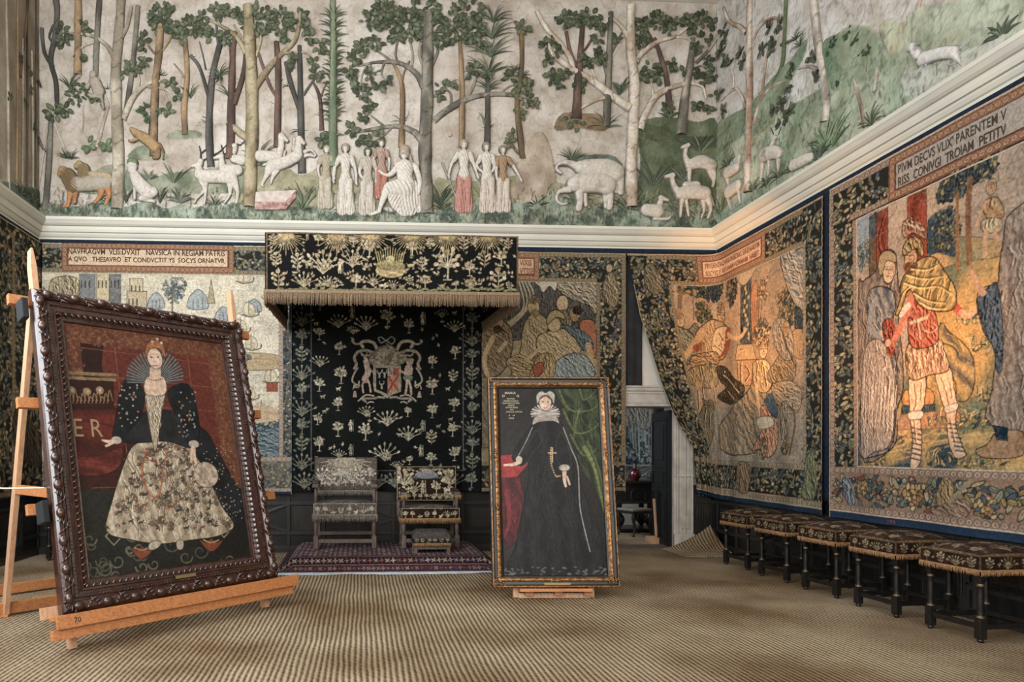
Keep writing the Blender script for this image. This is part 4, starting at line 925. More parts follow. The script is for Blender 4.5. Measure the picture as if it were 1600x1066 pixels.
R('seated_figure', [dict(p=[(632, 236, 17), (632, 243, 17)], c='#a2947e', z=.004), dict(p=[(631, 240, 11), (631, 247, 10)], z=.028), dict(p=[(640, 245, 7), (644, 258, 5)], c='#a2947e'), dict(p=[(631, 252, 8), (633, 258, 9)], z=.015),
    dict(p=[(620, 260, 11), (646, 262, 12)], z=.012), dict(p=[(632, 265, 28), (632, 280, 25), (634, 292, 30)], z=.01, f=(.04, .6, .06)), dict(p=[(622, 260, 10), (612, 274, 9), (602, 276, 6), (592, 270, 6)], z=.03), dict(p=[(649, 264, 10), (655, 284, 9), (654, 300, 7), (652, 306, 6)], z=.03),
    dict(p=[(632, 296, 30), (610, 296, 20), (604, 302, 15)], z=.03, f=(.05, .5, .12)), dict(p=[(640, 296, 30), (636, 318, 36), (632, 326, 30)], f=(.045, .2, .28), z=.012, flat=.4), dict(p=[(612, 296, 22), (625, 318, 32), (640, 328, 24)], f=(.045, -.5, .28), z=.012, flat=.4), dict(p=[(650, 306, 18), (652, 326, 18)], f=(.045, .1, .28), flat=.4),
    dict(p=[(602, 304, 13), (596, 320, 9), (593, 330, 7)], z=.026), dict(p=[(593, 332, 7), (580, 337, 6)], z=.02), dict(p=[(589, 250, 2), (594, 300, 2)], z=.01, s=False)], col='#cfc8bd', res=.0075)
figure(bf, FB, 724, 220, 331, top='#c9c1b4', skirt='#b87c6e', hair='#a89a86', armL=((-.09, .14), (-.13, .3)), armR=((.06, .15), (.11, .31)), staff=(690, 255, 712, 310))
figure(bf, FB, 761, 224, 331, lean=-2, hair='#8d8474', armL=((-.06, .14), (.04, .24)), armR=((.03, .16), (-.04, .26)), skirt='#c4b4a6')
figure(bf, FB, 785, 229, 331, top='#9c7c58', skirt='#c6b6a8', hair='#8d7c64', armL=((-.03, .17), (-.02, .3)), armR=((.1, .14), (.2, .32)), wide=.9)
R('elephant', [dict(p=[(915, 266, 30), (945, 266, 32), (958, 272, 32)]), dict(p=[(906, 264, 22), (912, 266, 22)], z=.01), dict(p=[(900, 262, 14), (885, 256, 9), (872, 258, 6), (868, 266, 6), (875, 272, 5)], z=.01), dict(p=[(923, 262, 12), (926, 268, 11)], z=.025, c='#c2b4a4'), dict(p=[(966, 278, 16), (968, 294, 11), (968, 302, 11)]), dict(p=[(960, 280, 12), (961, 300, 9)]), dict(p=[(892, 260, 3), (900, 268, 3)], z=.02)], spots=(10, 3, '#a08d7c'))
R('elephant', [dict(p=[(910, 288, 32), (935, 288, 33), (945, 292, 32)], z=.02), dict(p=[(896, 290, 26), (903, 284, 22)], z=.03), dict(p=[(888, 298, 12), (872, 302, 7), (868, 314, 6), (876, 321, 5), (884, 320, 4)], z=.02), dict(p=[(901, 288, 15), (904, 294, 13)], z=.045, c='#b8a896'), dict(p=[(903, 304, 14), (904, 318, 11), (902, 328, 11)], z=.025), dict(p=[(912, 304, 9), (914, 322, 7)]), dict(p=[(950, 302, 14), (951, 318, 11), (950, 326, 11)], z=.02), dict(p=[(944, 304, 10), (945, 324, 8)])], spots=(10, 5, '#a08d7c'))
R('camel', [dict(p=[(1080, 258, 18), (1094, 255, 22), (1108, 260, 20)]), dict(p=[(1076, 260, 15), (1069, 246, 8), (1070, 234, 7)]), dict(p=[(1073, 229, 8), (1064, 232, 6)], z=.01), dict(p=[(1075, 266, 9), (1075, 285, 6)]), dict(p=[(1110, 264, 13), (1114, 278, 7), (1112, 292, 5)]), dict(p=[(1106, 268, 9), (1112, 282, 5)])], spots=(11, 2, '#a39080'))
R('camel', [dict(p=[(1062, 304, 20), (1078, 302, 24), (1098, 304, 22)], z=.01), dict(p=[(1070, 292, 14), (1086, 291, 13)], z=.01), dict(p=[(1060, 306, 16), (1051, 292, 9), (1048, 280, 8)], z=.012), dict(p=[(1049, 276, 9), (1038, 278, 6)], z=.02), dict(p=[(1064, 312, 9), (1062, 326, 6), (1061, 340, 5)], z=.01), dict(p=[(1070, 314, 7), (1074, 338, 5)]), dict(p=[(1102, 310, 13), (1108, 326, 7), (1104, 342, 5)], z=.01), dict(p=[(1096, 314, 9), (1098, 328, 6), (1094, 342, 4)]), dict(p=[(1108, 306, 4), (1114, 324, 3)])], spots=(11, 7, '#a39080'))
R('camel', [dict(p=[(1008, 330, 20), (1024, 332, 22)], z=.015), dict(p=[(1026, 328, 13), (1030, 316, 9)], z=.02), dict(p=[(1030, 311, 9), (1041, 315, 5)], z=.025), dict(p=[(1020, 344, 6), (1040, 344, 6), (1045, 340, 4)], z=.02)])
def plants(pl, parent, items, seed=5):
    for i, (u, v, h, kw_) in enumerate(items):
        Lv = Leaves(pl, seed+i); Lv.tuft((u, v), h, **kw_); Lv.build('plant', M['relief'], parent)
gk = dict(n=10, spread=1.2, w=2.6); sk = dict(n=5, spread=.7, w=4)
plants(bf, FB, [(172, 322, 18, gk), (198, 318, 40, dict(n=6, spread=.35, w=4)), (250, 318, 34, dict(n=7, spread=.5, w=3.5)), (272, 290, 40, sk), (282, 318, 26, dict(n=8, spread=1.2, w=6, pal=GREYG)), (233, 282, 20, dict(n=6, spread=1.4, w=5, pal=GREYG)), (336, 326, 24, dict(n=6, spread=.8, w=3.5)), (375, 320, 34, dict(n=4, spread=.6, w=6, pal=('#8a8a5a', '#a39a66'))), (406, 250, 40, gk), (410, 262, 20, gk), (474, 330, 50, dict(n=9, spread=.7, w=5, pal=('#7d8a68', '#5f6e50'))), (470, 334, 22, gk), (688, 325, 44, dict(n=8, spread=.7, w=5)), (690, 330, 24, gk), (838, 326, 26, gk), (893, 252, 26, gk), (898, 318, 30, gk), (945, 330, 16, gk), (985, 340, 46, dict(n=12, spread=.9, w=3.6)), (1004, 336, 26, gk), (1018, 300, 62, dict(n=7, spread=.6, w=5, pal=GREYG)), (1066, 286, 34, dict(n=8, spread=.8, w=4, pal=GREYG)), (1093, 242, 46, dict(n=7, spread=.8, w=5)), (1054, 340, 30, dict(n=9, spread=.9, w=3, pal=GREYG)), (1088, 344, 26, dict(n=9, spread=.9, w=3, pal=GREYG)), (756, 326, 42, dict(n=6, spread=.25, w=6, pal=('#7a8050', '#8f8e5e'))), (532, 332, 12, gk), (612, 338, 10, gk)])

# ---------------------------------------------------------------- right wall frieze
FR = thing('plaster_frieze', 'plaster relief frieze of pale trees, green hills and a running hound on the right wall', 'frieze', (XR-.02, 6.0, 4.86))
c = Cv(rf, .02, YB-YF, 4.84, ZC-.005, .016, '#c3bbb0')
c.C[:] = mott('#d6d3cf', '#c6c0ba', 1.1, 23, 2.5)(c.X, c.Y); c.H += .012*fbm(c.X, c.Y, 3, 14)+.006*fbm(c.X, c.Y, 14, 16)
G1 = mott('#7c9272', '#b4bea4', 3, 41, 3); G2 = mott('#5c7a5a', '#8fa283', 3, 42, 3); G3 = mott('#8ba07c', '#aab498', 2.5, 43, 4)
for pts, cc, hv in (([(1121, 205), (1140, 182), (1165, 168), (1185, 150), (1210, 120), (1240, 90), (1262, 60), (1258, 90), (1225, 150), (1190, 220), (1130, 320), (1121, 340)], G2, .03),
    ([(1121, 345), (1121, 250), (1160, 215), (1180, 200), (1230, 170), (1265, 150), (1300, 130), (1330, 110), (1350, 230), (1160, 345)], G1, .03),
    ([(1160, 230), (1200, 200), (1215, 190), (1195, 215), (1170, 232)], mott('#a8a888', '#b9b49a', 4, 4), .04),
    ([(1296, 130), (1297, 70), (1320, 46), (1345, 38), (1372, 50), (1388, 80), (1400, 60), (1420, 50), (1425, 20), (1500, 0), (1700, -20), (1700, 60), (1560, 90), (1420, 170), (1330, 200), (1300, 190)], G1, .04),
    ([(1378, 40), (1400, 30), (1425, 45), (1415, 75), (1400, 84), (1384, 70)], mott('#bdbd9e', '#a8ad8a', 4, 5), .05),
    ([(1420, 110), (1480, 95), (1560, 60), (1580, 75), (1480, 130), (1420, 150)], mott('#c0c2b8', '#a9b4a4', 4, 6), .05),
    ([(1290, 70), (1315, 52), (1345, 40), (1372, 52), (1384, 78), (1384, 110), (1300, 140)], G2, .055)):
    c.poly(pts, cc, h=hh(hv))
detail(c, 3, .45, 7)
for k in range(700):
    u, v = R_.uniform(1122, 1600), R_.uniform(90, 352); x, y, kk = c.P((u, v))
    if y < 6.1: c.stroke([(u, v), (u+R_.uniform(-4, 4), v-R_.uniform(4, 12))], 1.8, R_.choice(('#3f5a46', '#4c6a50', '#a3b096', '#35493a')), .6, False)
c.build('plaster_ground', M['plaster'], FR, world=True)
RW = ('#c4b7a6', '#97735a')
tree(rf, FR, ([(1174, 0), (1173, 80), (1174, 180), (1172, 250), (1171, 300)], 12, 16),
     [([(1168, 52), (1158, 42), (1142, 34), (1132, 12)], 8, 5), ([(1168, 170), (1158, 145), (1148, 140), (1128, 158)], 7, 2), ([(1148, 138), (1148, 118), (1142, 104)], 5, 2), ([(1180, 194), (1190, 160), (1206, 138), (1230, 126)], 8, 4), ([(1192, 150), (1197, 110), (1202, 75)], 6, 3), ([(1180, 60), (1190, 40), (1210, 28), (1222, 36)], 6, 3)],
     [(1132, 48, 7, 6), (1134, 62, 8, 8), (1130, 82, 10, 10), (1136, 96, 8, 8), (1142, 100, 7, 7), (1160, 82, 7, 8), (1164, 96, 8, 8), (1128, 146, 6, 5), (1134, 172, 7, 6), (1194, 78, 8, 8), (1208, 78, 8, 8), (1210, 60, 6, 5), (1206, 44, 7, 6), (1220, 40, 8, 9), (1242, 100, 8, 7), (1236, 120, 7, 6), (1236, 136, 7, 6), (1214, 170, 8, 8), (1226, 160, 8, 9), (1232, 182, 10, 12), (1240, 172, 8, 8), (1222, 192, 8, 8)], **kw(RW), name='broad_tree', seed=50, pal=DARKG, W=.42, L=13)
tree(rf, FR, ([(1274, 0), (1280, 60), (1290, 110), (1296, 160), (1292, 190)], 15, 17), [([(1282, 110), (1266, 104), (1246, 108)], 7, 3)], [(1272, 90, 8, 9), (1278, 120, 7, 7)], **kw(('#b9b0a2', '#7d7366')), name='broad_tree', seed=51)
tree(rf, FR, ([(1230, 0), (1228, 50), (1224, 100), (1208, 135)], 8, 8), [([(1222, 70), (1240, 62), (1256, 52)], 5, 3)], tufts=[(1252, 72, 24, dict(n=6)), (1246, 62, 20, dict(n=5))], **kw(('#6f7a4c', '#4c5c38')), seed=52)
tree(rf, FR, ([(1318, 84), (1330, 105), (1343, 140), (1356, 198)], 8, 11), [([(1316, 86), (1322, 66), (1334, 48)], 4, 2), ([(1316, 86), (1306, 72), (1300, 64)], 3, 2), ([(1348, 100), (1342, 120), (1340, 135)], 5, 5), ([(1362, 82), (1352, 94), (1348, 104)], 3, 4)], [(1306, 66, 8, 14), (1330, 50, 9, 14), (1342, 62, 8, 10), (1362, 78, 9, 12), (1350, 86, 7, 8), (1316, 128, 7, 8), (1302, 80, 7, 8)], L=8, **kw(('#b0a490', '#6e5a48')), name='broad_tree', seed=53, pal=('#41583c', '#35492f'))
tree(rf, FR, ([(1440, 0), (1432, 30), (1418, 66)], 8, 6), **kw(WHT), seed=54)
def RR(name, ch, **k): return relief(rf, name, FR, ch, res=.01, **k)
RR('hound', [dict(p=[(1450, 92, 22), (1475, 84, 20), (1498, 82, 20)], z=.01), dict(p=[(1442, 86, 16), (1436, 78, 14)], z=.02), dict(p=[(1434, 74, 15), (1429, 78, 8)], z=.03), dict(p=[(1441, 74, 7), (1441, 84, 5)], z=.045, c='#a8a49c'), dict(p=[(1452, 98, 10), (1442, 110, 6), (1433, 120, 5)]), dict(p=[(1460, 96, 8), (1452, 104, 5)]), dict(p=[(1500, 86, 14), (1506, 96, 7), (1508, 102, 4)], z=.01), dict(p=[(1496, 88, 12), (1500, 98, 6), (1486, 102, 4)]), dict(p=[(1502, 76, 4), (1518, 66, 5), (1526, 48, 3)])], col='#c9c6c2')
RR('goat', [dict(p=[(1200, 242, 24), (1214, 238, 22), (1222, 240, 18)]), dict(p=[(1212, 226, 10), (1216, 216, 9)], z=.015), dict(p=[(1212, 210, 2), (1208, 200, 2)], c='#5a4c3e'), dict(p=[(1220, 210, 2), (1224, 200, 2)], c='#5a4c3e'), dict(p=[(1196, 254, 11), (1193, 282, 5)]), dict(p=[(1206, 252, 8), (1204, 276, 4)]), dict(p=[(1220, 248, 9), (1220, 268, 4)])], spots=(6, 3, '#6a4c38'))
RR('goat', [dict(p=[(1142, 270, 20), (1156, 262, 18)]), dict(p=[(1158, 256, 10), (1160, 244, 8)]), dict(p=[(1140, 276, 10), (1142, 290, 5)])])
RR('goat', [dict(p=[(1144, 300, 22), (1158, 290, 20)]), dict(p=[(1140, 306, 8), (1146, 328, 4)]), dict(p=[(1158, 298, 9), (1160, 318, 5)])])
RR('sheep', [dict(p=[(1245, 258, 20), (1262, 250, 20), (1272, 246, 16)])], spots=(6, 5, '#8a8070'))
RR('tree_stump', [dict(p=[(1376, 108, 8), (1374, 125, 9), (1372, 140, 10)])], col='#b0a898')
plants(rf, FR, [(1292, 240, 60, dict(n=8, spread=.6, w=9, pal=('#5d7a54', '#7a9068'))), (1300, 236, 66, dict(n=9, spread=.9, w=9, pal=('#4d6a46', '#6b845c'))), (1282, 250, 40, dict(n=6, spread=1, w=8, pal=GREYG)), (1140, 260, 30, gk), (1128, 335, 40, gk), (1180, 300, 26, gk), (1220, 280, 26, gk), (1364, 196, 34, gk), (1200, 290, 20, gk), (1240, 268, 20, gk), (1570, 60, 40, dict(n=9, spread=1.1, w=9))], 90)

# ---------------------------------------------------------------- left wall frieze
FL = thing('plaster_frieze', 'painted plaster relief frieze with slender trunks on the left wall corner', 'frieze', (XL+.02, 7.5, 4.86))
c = Cv(lf, -8.4, YB-5.0-.02, 4.84, ZC-.005, .03, '#b3a794')
c.C[:] = mott('#b3a794', '#96876f', 1.4, 33, 2.5)(c.X, c.Y); c.H += .012*fbm(c.X, c.Y, 3, 14)
c.poly([(0, 330), (0, 285), (30, 290), (60, 300), (62, 345), (0, 330)], GD, h=hh(.04))
c.build('plaster_ground', M['plaster'], FL, world=True)
for i, (u0, u1, ya, yb_, w, p) in enumerate(((26, 24, -10, 310, 5, ORG), (34, 33, 60, 320, 5, PALE), (41, 40, -10, 330, 4, RED), (48, 50, 80, 335, 5, PALE), (55, 54, -10, 335, 4, GRY), (44, 30, -10, 120, 4, RED), (8, 12, -10, 310, 6, PALE))):
    tree(lf, FL, ([(u0, ya), ((u0+u1)/2+1, (ya+yb_)/2), (u1, yb_)], w, w+1), [], [(u0+2, max(ya, 0)+90+i*10, 6, 9)], **kw(p), name='slender_tree', seed=60+i, L=7)
plants(lf, FL, [(30, 305, 24, gk), (50, 320, 24, gk)], 130)

# ================================================================== hangings
def leafy(c, p, rx, ry, n, L, pal, edge='#20242a', seed=0):
    R = random.Random(seed); x, y, k = c.P(p)
    for i in range(n):
        a = R.uniform(0, 2*PI); q = math.sqrt(R.random()); l = L*k*R.uniform(.7, 1.2)
        c.lell(x+rx*k*q*math.cos(a), y+ry*k*q*math.sin(a), l*.5, l*.25, R.uniform(0, PI), R.choice(pal), edge, l*.09)
def grasses(c, p, rx, n, h, cols, seed=0):
    R = random.Random(seed)
    for i in range(n):
        u = p[0]+R.uniform(-rx, rx); v = p[1]+R.uniform(-rx*.25, rx*.25); d = R.uniform(-h*.7, h*.7)
        c.stroke([(u, v), (u+d*.3, v-h*.7), (u+d, v-h*R.uniform(.7, 1))], 1.6, R.choice(cols), .6)
def stones(c, x0, y0, x1, y1, bw, bh, col):
    r = 0; y = y0
    while y < y1:
        c.lstroke(np.array([(x0, y), (x1, y)]), .006, col, a=.7); x = x0+(bw/2 if r % 2 else 0)
        while x < x1: c.lstroke(np.array([(x, y), (x, min(y1, y+bh))]), .005, col, a=.6); x += bw
        y += bh; r += 1
def ripple(c, amp=.012, seed=0, sx=1.6, sy=.5):
    X, Y = c.X, c.Y; hgt = (c.y1-Y)/(c.y1-c.y0)
    c.H += amp*(np.sin(X*2*PI*sx+1.5*vn(X, Y*.3, 1.2, seed)+seed)*(.3+hgt))+amp*.9*(fbm(X*1.0, Y*.45, 2.2, seed)-.5)+.0035*fbm(X*3, Y, 9, seed+2)+.002*np.sin(Y*2*PI/.09+2*vn(X, Y, 2, seed))
    c.H -= c.H.min()-.004
PALT = ('#a3946e', '#80846a', '#5f6c72', '#b39f74', '#6f7a62', '#8f7c5a', '#4c5a64')
PALT2 = ('#ac986c', '#8f7e56', '#66725e', '#c0a878', '#7c8062', '#586470', '#9a7c58')
PALG = ('#a89f88', '#8a8676', '#5c6a78', '#b5a98c', '#737c74', '#8f7f66')
OUT = '#1b1c20'; BG = '#2a2a28'

def plaque(c, x0, y0, x1, y1, bg='#d0b08c'):
    c.rect(x0, y0, x1, y1, '#7b4a34'); chain(c, x0+.01, y0+.01, x1-.01, y0+.075, '#9a6a4a', '#b58a62', '#4a2c1e'); chain(c, x0+.01, y1-.075, x1-.01, y1-.01, '#9a6a4a', '#b58a62', '#4a2c1e')
    chain(c, x0+.01, y0+.075, x0+.07, y1-.075, '#9a6a4a', '#b58a62', '#4a2c1e'); chain(c, x1-.07, y0+.075, x1-.01, y1-.075, '#9a6a4a', '#b58a62', '#4a2c1e')
    c.rect(x0+.08, y0+.085, x1-.08, y1-.085, '#5a3626'); c.rect(x0+.09, y0+.095, x1-.09, y1-.095, bg)

# ---- tapestry behind the big painting (back wall, left)
tp = back(.075)
T1 = thing('tapestry', 'pale tapestry of a harbour town with two-line inscription, left of the canopy', 'tapestry', (2.0+XL, YB-.075, .86), 0, 'wall tapestries')
xr = tp.P(456, 500)[0]; xb = tp.P(436, 500)[0]; zt, zb = 4.50, .865
c = Cv(tp, .11, xr, zb, zt, .0085, '#b0a48c')
zh = tp.P(200, 428)[1]; c.C[:] = mott('#c2b8a0', '#aca490', 3, 5)(c.X, c.Y)
c.poly([(60, 700), (60, 520), (440, 480), (440, 720)], mott('#b5ac98', '#cac0a8', 4, 6), smooth=False)
# town, tents, trees, ships
c.poly([(78, 452), (84, 436), (110, 432), (125, 440), (128, 462), (80, 462)], folds('#b39f78', '#6a6658', .2, .09), edge=OUT)
for (u0, u1, v0, cc) in ((126, 150, 428, '#6f7274'), (152, 172, 428, '#b3a27e'), (172, 190, 428, '#6a6c6c'), (204, 224, 436, '#b5a684'), (200, 230, 456, '#a89878')):
    c.poly([(u0, v0), (u1, v0), (u1, 500), (u0, 500)], cc, False, edge='#33342f', ew=1)
    for q in range(3): c.stroke([(u0+3+q*6, v0+12), (u0+3+q*6, v0+22)], 2, '#3b3c3a')
for (u, v, s) in ((245, 470, 12), (310, 468, 15), (350, 492, 12), (398, 478, 10)):
    c.poly([(u-s, v+s), (u-s, v), (u-s*.5, v-s*.7), (u, v-s), (u+s*.5, v-s*.7), (u+s, v), (u+s, v+s)], '#8f9698', edge='#3a444c', ew=1); 
    for q in (-.5, 0, .5): c.stroke([(u+s*q, v+s), (u+s*q, v)], 1, '#4a5050')
c.poly([(325, 475), (331, 438), (337, 475)], '#a09070', False, edge='#4a4a40', ew=1)
for u, v in ((268, 450), (278, 446), (272, 462)): leafy(c, (u, v), 13, 12, 26, 6, ('#6f7f88', '#8c9488', '#546470'), seed=int(u))
c.stroke([(271, 455), (270, 500)], 2.5, '#6a6048')
R_ = random.Random(4)
for k in range(26):
    u = R_.uniform(62, 430); v = 500+R_.uniform(-10, 205); c.stroke([(u, v), (u+8, v-3), (u+18, v), (u+26, v-2)], 1.3, R_.choice(('#7b8088', '#6b6a5c', '#8a98a4')), a=.8)
for k in range(9):
    u = R_.uniform(375, 425); v = 440+k*26; c.stroke([(u-12, v), (u, v+4), (u+14, v+1), (u+16, v-5)], 1.8, '#5b5140'); c.poly([(u-8, v), (u-6, v-18), (u+7, v-14), (u+9, v)], '#b9ac90', edge='#5a5648', ew=.8); c.stroke([(u, v), (u, v-22)], 1, '#4a4436')
c.poly([(372, 560), (378, 552), (436, 556), (436, 576), (374, 578)], '#a59068', edge=OUT, ew=.8)
c.poly([(417, 598), (434, 598), (434, 612), (417, 612)], '#8d4a38', False, edge=OUT, ew=.8)
c.poly([(400, 655), (437, 650), (437, 712), (402, 712)], folds('#4a5c6c', '#74848c', 1.3, .06), edge=OUT)
leafy(c, (415, 662), 26, 10, 30, 8, ('#6c7d86', '#4f6470', '#a2987a'), seed=8); leafy(c, (380, 560), 12, 9, 16, 7, PALG, seed=9)
c.poly([(372, 640), (395, 632), (436, 640), (436, 655), (400, 660)], '#b59c7c')
detail(c, 5, .3, 1)
# borders
foliage(c, .08, zh, xr, zt-.0, BG, PALT, .052, 1.2, 1); chain(c, .08, zt-.075, xr, zt-.015, '#7c7158', '#9c9072'); chain(c, .08, zh, xr, zh+.06, '#7c7158', '#9c9072')
foliage(c, xb, .92, xr, zh, '#5a5a56', PALG+('#31485e',), .05, 1.2, 2); chain(c, xb, 1.3, xb+.06, zh, '#a58f80', '#bdae98', '#6a4a3c')
zc = tp.P(420, 714)[1]; foliage(c, .08, .93, xr, zc-.06, '#7c776a', PALG, .055, 1.2, 3); chain(c, .08, zc-.07, xr, zc, '#a58f80', '#bdae98', '#6a4a3c'); chain(c, .08, .9, xr, .955, '#a58f80', '#bdae98', '#6a4a3c')
c.rect(.08, zb, xr, .9, '#1d3348'); c.rect(xr-.012, zb, xr, zt, '#31485e'); c.rect(.08, zt-.014, xr, zt, '#b9a784'); c.rect(.08, zh-.012, xr, zh, '#b9a784')
px0 = tp.P(98, 400)[0]; px1 = tp.P(366, 400)[0]; py1 = tp.P(200, 381)[1]; py0 = tp.P(200, 427)[1]
plaque(c, px0, py0+.01, px1, py1)
ripple(c, .016, 1); c.build('woven_picture', M['tap'], T1, rim=.02, world=True)
w = px1-px0; h = py1-py0; q = Pl(tp.O, tp.d, tp.u, tp.n)
a0, _, _ = tp.P(108, 397); a1 = tp.P(352, 397)[0]
text('NAVFRAGVM  VLIS:DVXIT   NAVSICA IN REGIAM PATRIS', tp, a0, tp.P(230, 400)[1], a1, tp.P(230, 391)[1], M['ink'], T1, surf=c)
text('A QVO   THESAVRO  ET CONDVCTIT YS  SOCYS ORNATVR', tp, a0, tp.P(230, 412.5)[1], a1, tp.P(230, 403.5)[1], M['ink'], T1, surf=c)

# ---- dark tapestry turning onto the left wall
lp = left(.075)
T0 = thing('tapestry', 'dark fruit-and-foliage tapestry edge on the left side wall behind the easel', 'tapestry', (XL+.075, 9.0, .86), 0, 'wall tapestries')
c = Cv(lp, 3.0, 4.78, .86, 4.50, .011, BG); foliage(c, 3.0, .9, 4.8, 4.5, '#262521', PALT2, .075, 1.25, 5)
chain(c, 3.0, .9, 4.8, .97, '#7c6c50', '#9c8862'); c.rect(3.0, .86, 4.8, .9, '#17273a'); chain(c, 4.0, .97, 4.07, 4.4, '#7c6c50', '#9c8862'); c.rect(3.0, 4.48, 4.8, 4.5, '#b9a784'); c.poly([(20, 700), (20, 640), (44, 652), (60, 690), (56, 730)], folds('#5a4a38', '#2c2c2c', .3, .09))
ripple(c, .013, 3); c.build('woven_picture', M['tap'], T0, rim=.02, world=True)

# ---- tapestry right of the canopy
T2 = thing('tapestry', 'tapestry of a helmeted man among courtiers, behind the tall black and gold framed painting', 'tapestry', (3.0+XL+4.7, YB-.075, .86), 0, 'wall tapestries')
xa = tp.P(752, 500)[0]; xr = tp.P(977, 500)[0]; xb = tp.P(931, 500)[0]; zt = 4.48; zh = tp.P(880, 441)[1]; zb = .88
c = Cv(tp, xa, xr, zb, zt, .0078, '#8c7c5e')
c.C[:] = mott('#93815f', '#6c6450', 4, 5)(c.X, c.Y)
c.poly([(742, 441), (930, 441), (930, 520), (742, 540)], folds('#5d564c', '#363a40', 0.05, .035), False)
for k in range(4): c.stroke([(810+k*5, 441), (818+k*5, 478-k*4), (800+k*3, 500), (775, 512+k*5)], 2.2, '#9c9478')
c.poly([(868, 441), (931, 441), (931, 492), (918, 478), (896, 470), (878, 460)], folds('#a8977a', '#4c4e54', .9, .07), edge=OUT, ew=1.2)
c.poly([(836, 441), (868, 441), (866, 456), (858, 448), (848, 458), (842, 448)], '#a59f8c', edge=OUT)
skin = '#a8906a'; sk2 = '#8f7a58'
# helmeted and crowned heads, robes (generic courtiers)
c.poly([(752, 520), (764, 505), (782, 500), (798, 515), (800, 545), (790, 575), (770, 590), (752, 580)], folds('#8a7455', '#5a5040', .7, .09), edge=OUT, ew=1.3); c.ell((777, 505), 9, 11, sk2, edge=OUT); c.ell((777, 515), 7, 7, '#3a3228')
c.stroke([(770, 528), (756, 560), (762, 590)], 8, skin, 6); c.stroke([(790, 536), (780, 548)], 6, skin)
c.poly([(826, 495), (842, 490), (856, 505), (850, 530), (838, 552), (822, 575), (806, 590), (798, 580), (812, 548), (816, 515)], folds('#ac9670', '#7b6c50', .5, .11), edge=OUT, ew=1.3); c.ell((833, 480), 9, 12, skin, edge=OUT); leafy(c, (833, 469), 9, 5, 10, 6, ('#8a7650', '#6a5a40'), seed=3); c.ell((835, 490), 7, 7, '#7a6a4c')
c.ell((878, 475), 9, 12, skin, edge=OUT); c.poly([(868, 490), (888, 488), (892, 520), (870, 520)], folds('#7c7258', '#4c4c48', .3, .06), edge=OUT)
c.ell((897, 492), 8, 11, '#8f7350', edge=OUT); c.ell((902, 486), 9, 7, '#2f2c28'); c.poly([(905, 505), (928, 505), (930, 560), (915, 540)], '#9c5c3c', edge=OUT, ew=1.2)
c.poly([(838, 530), (858, 518), (880, 515), (900, 525), (908, 545), (895, 560), (868, 565), (845, 570)], folds('#b39c74', '#8c7a58', .8, .10), edge=OUT, ew=1.4); c.ell((865, 508), 10, 11, skin, edge=OUT)
c.poly([(854, 508), (856, 492), (868, 485), (880, 492), (881, 500), (868, 497)], '#8f8058', edge=OUT, ew=1.2)
c.poly([(876, 510), (895, 512), (918, 524), (926, 545), (910, 548), (898, 530)], folds('#3d5262', '#64747a', .6, .06), edge=OUT, ew=1.2); c.stroke([(918, 540), (922, 560), (914, 575)], 9, '#a5895c', 7)
c.poly([(868, 565), (895, 552), (918, 560), (926, 590), (862, 592), (864, 578)], folds('#5c7080', '#8c9690', .7, .07), edge=OUT, ew=1.3)
c.poly([(790, 565), (812, 555), (840, 572), (848, 592), (796, 592), (800, 582)], folds('#a08658', '#70604a', 1.1, .08), edge=OUT); c.poly([(828, 592), (838, 560), (852, 552), (866, 560), (862, 592)], folds('#a58a5c', '#7a684a', .2, .05), edge=OUT); c.poly([(832, 575), (845, 566), (850, 578), (838, 590)], '#8a4634', edge=OUT)
c.stroke([(842, 545), (832, 556), (824, 560)], 5, skin, 3); c.poly([(752, 590), (930, 590), (930, 700), (752, 700)], folds('#83745a', '#5a5648', .6, .12), False, edge=OUT)
detail(c, 5, .34, 2); foliage(c, xa, zh, xr, zt, BG, PALT2, .05, 1.2, 11); chain(c, xa, zt-.07, xr, zt-.012, '#7c6c50', '#a08c66'); chain(c, xa, zh, xr, zh+.055, '#7c6c50', '#a08c66')
foliage(c, xb, .95, xr, zh+.05, BG, PALT2, .062, 1.25, 12); chain(c, xr-.065, .9, xr-.012, zt, '#7c6c50', '#a08c66'); chain(c, xb, 1.3, xb+.05, zh, '#7c6c50', '#a08c66')
c.poly([(948, 430), (955, 425), (962, 440), (966, 465), (958, 482), (944, 470), (940, 450)], folds('#a38c64', '#5f5a48', .4, .05), edge=OUT); c.ell((951, 420), 5, 6, skin, edge=OUT)
foliage(c, xa, .95, xr, 1.3, BG, PALT2, .06, 1.2, 13); chain(c, xa, .9, xr, .955, '#7c6c50', '#a08c66'); chain(c, xa, 1.28, xr, 1.34, '#7c6c50', '#a08c66')
c.rect(xa, zb, xr, .9, '#17273a'); c.rect(xr-.012, zb, xr, zt, '#8f7c58'); c.rect(xa, zt-.014, xr, zt, '#b39c74'); c.rect(xa, zh-.012, xb, zh, '#b39c74')
k0 = tp.P(800, 400)[0]; k1 = tp.P(842, 400)[0]; plaque(c, xa, zh+.01, k1, zt-.01, '#c49c74')
ripple(c, .014, 5); c.build('woven_picture', M['tap'], T2, rim=.02, world=True)
text('VIXIS\nVTSSE', tp, tp.P(811, 415)[0], tp.P(822, 429)[1], tp.P(833, 415)[0], tp.P(822, 407)[1], M['ink_red'], T2, surf=c)

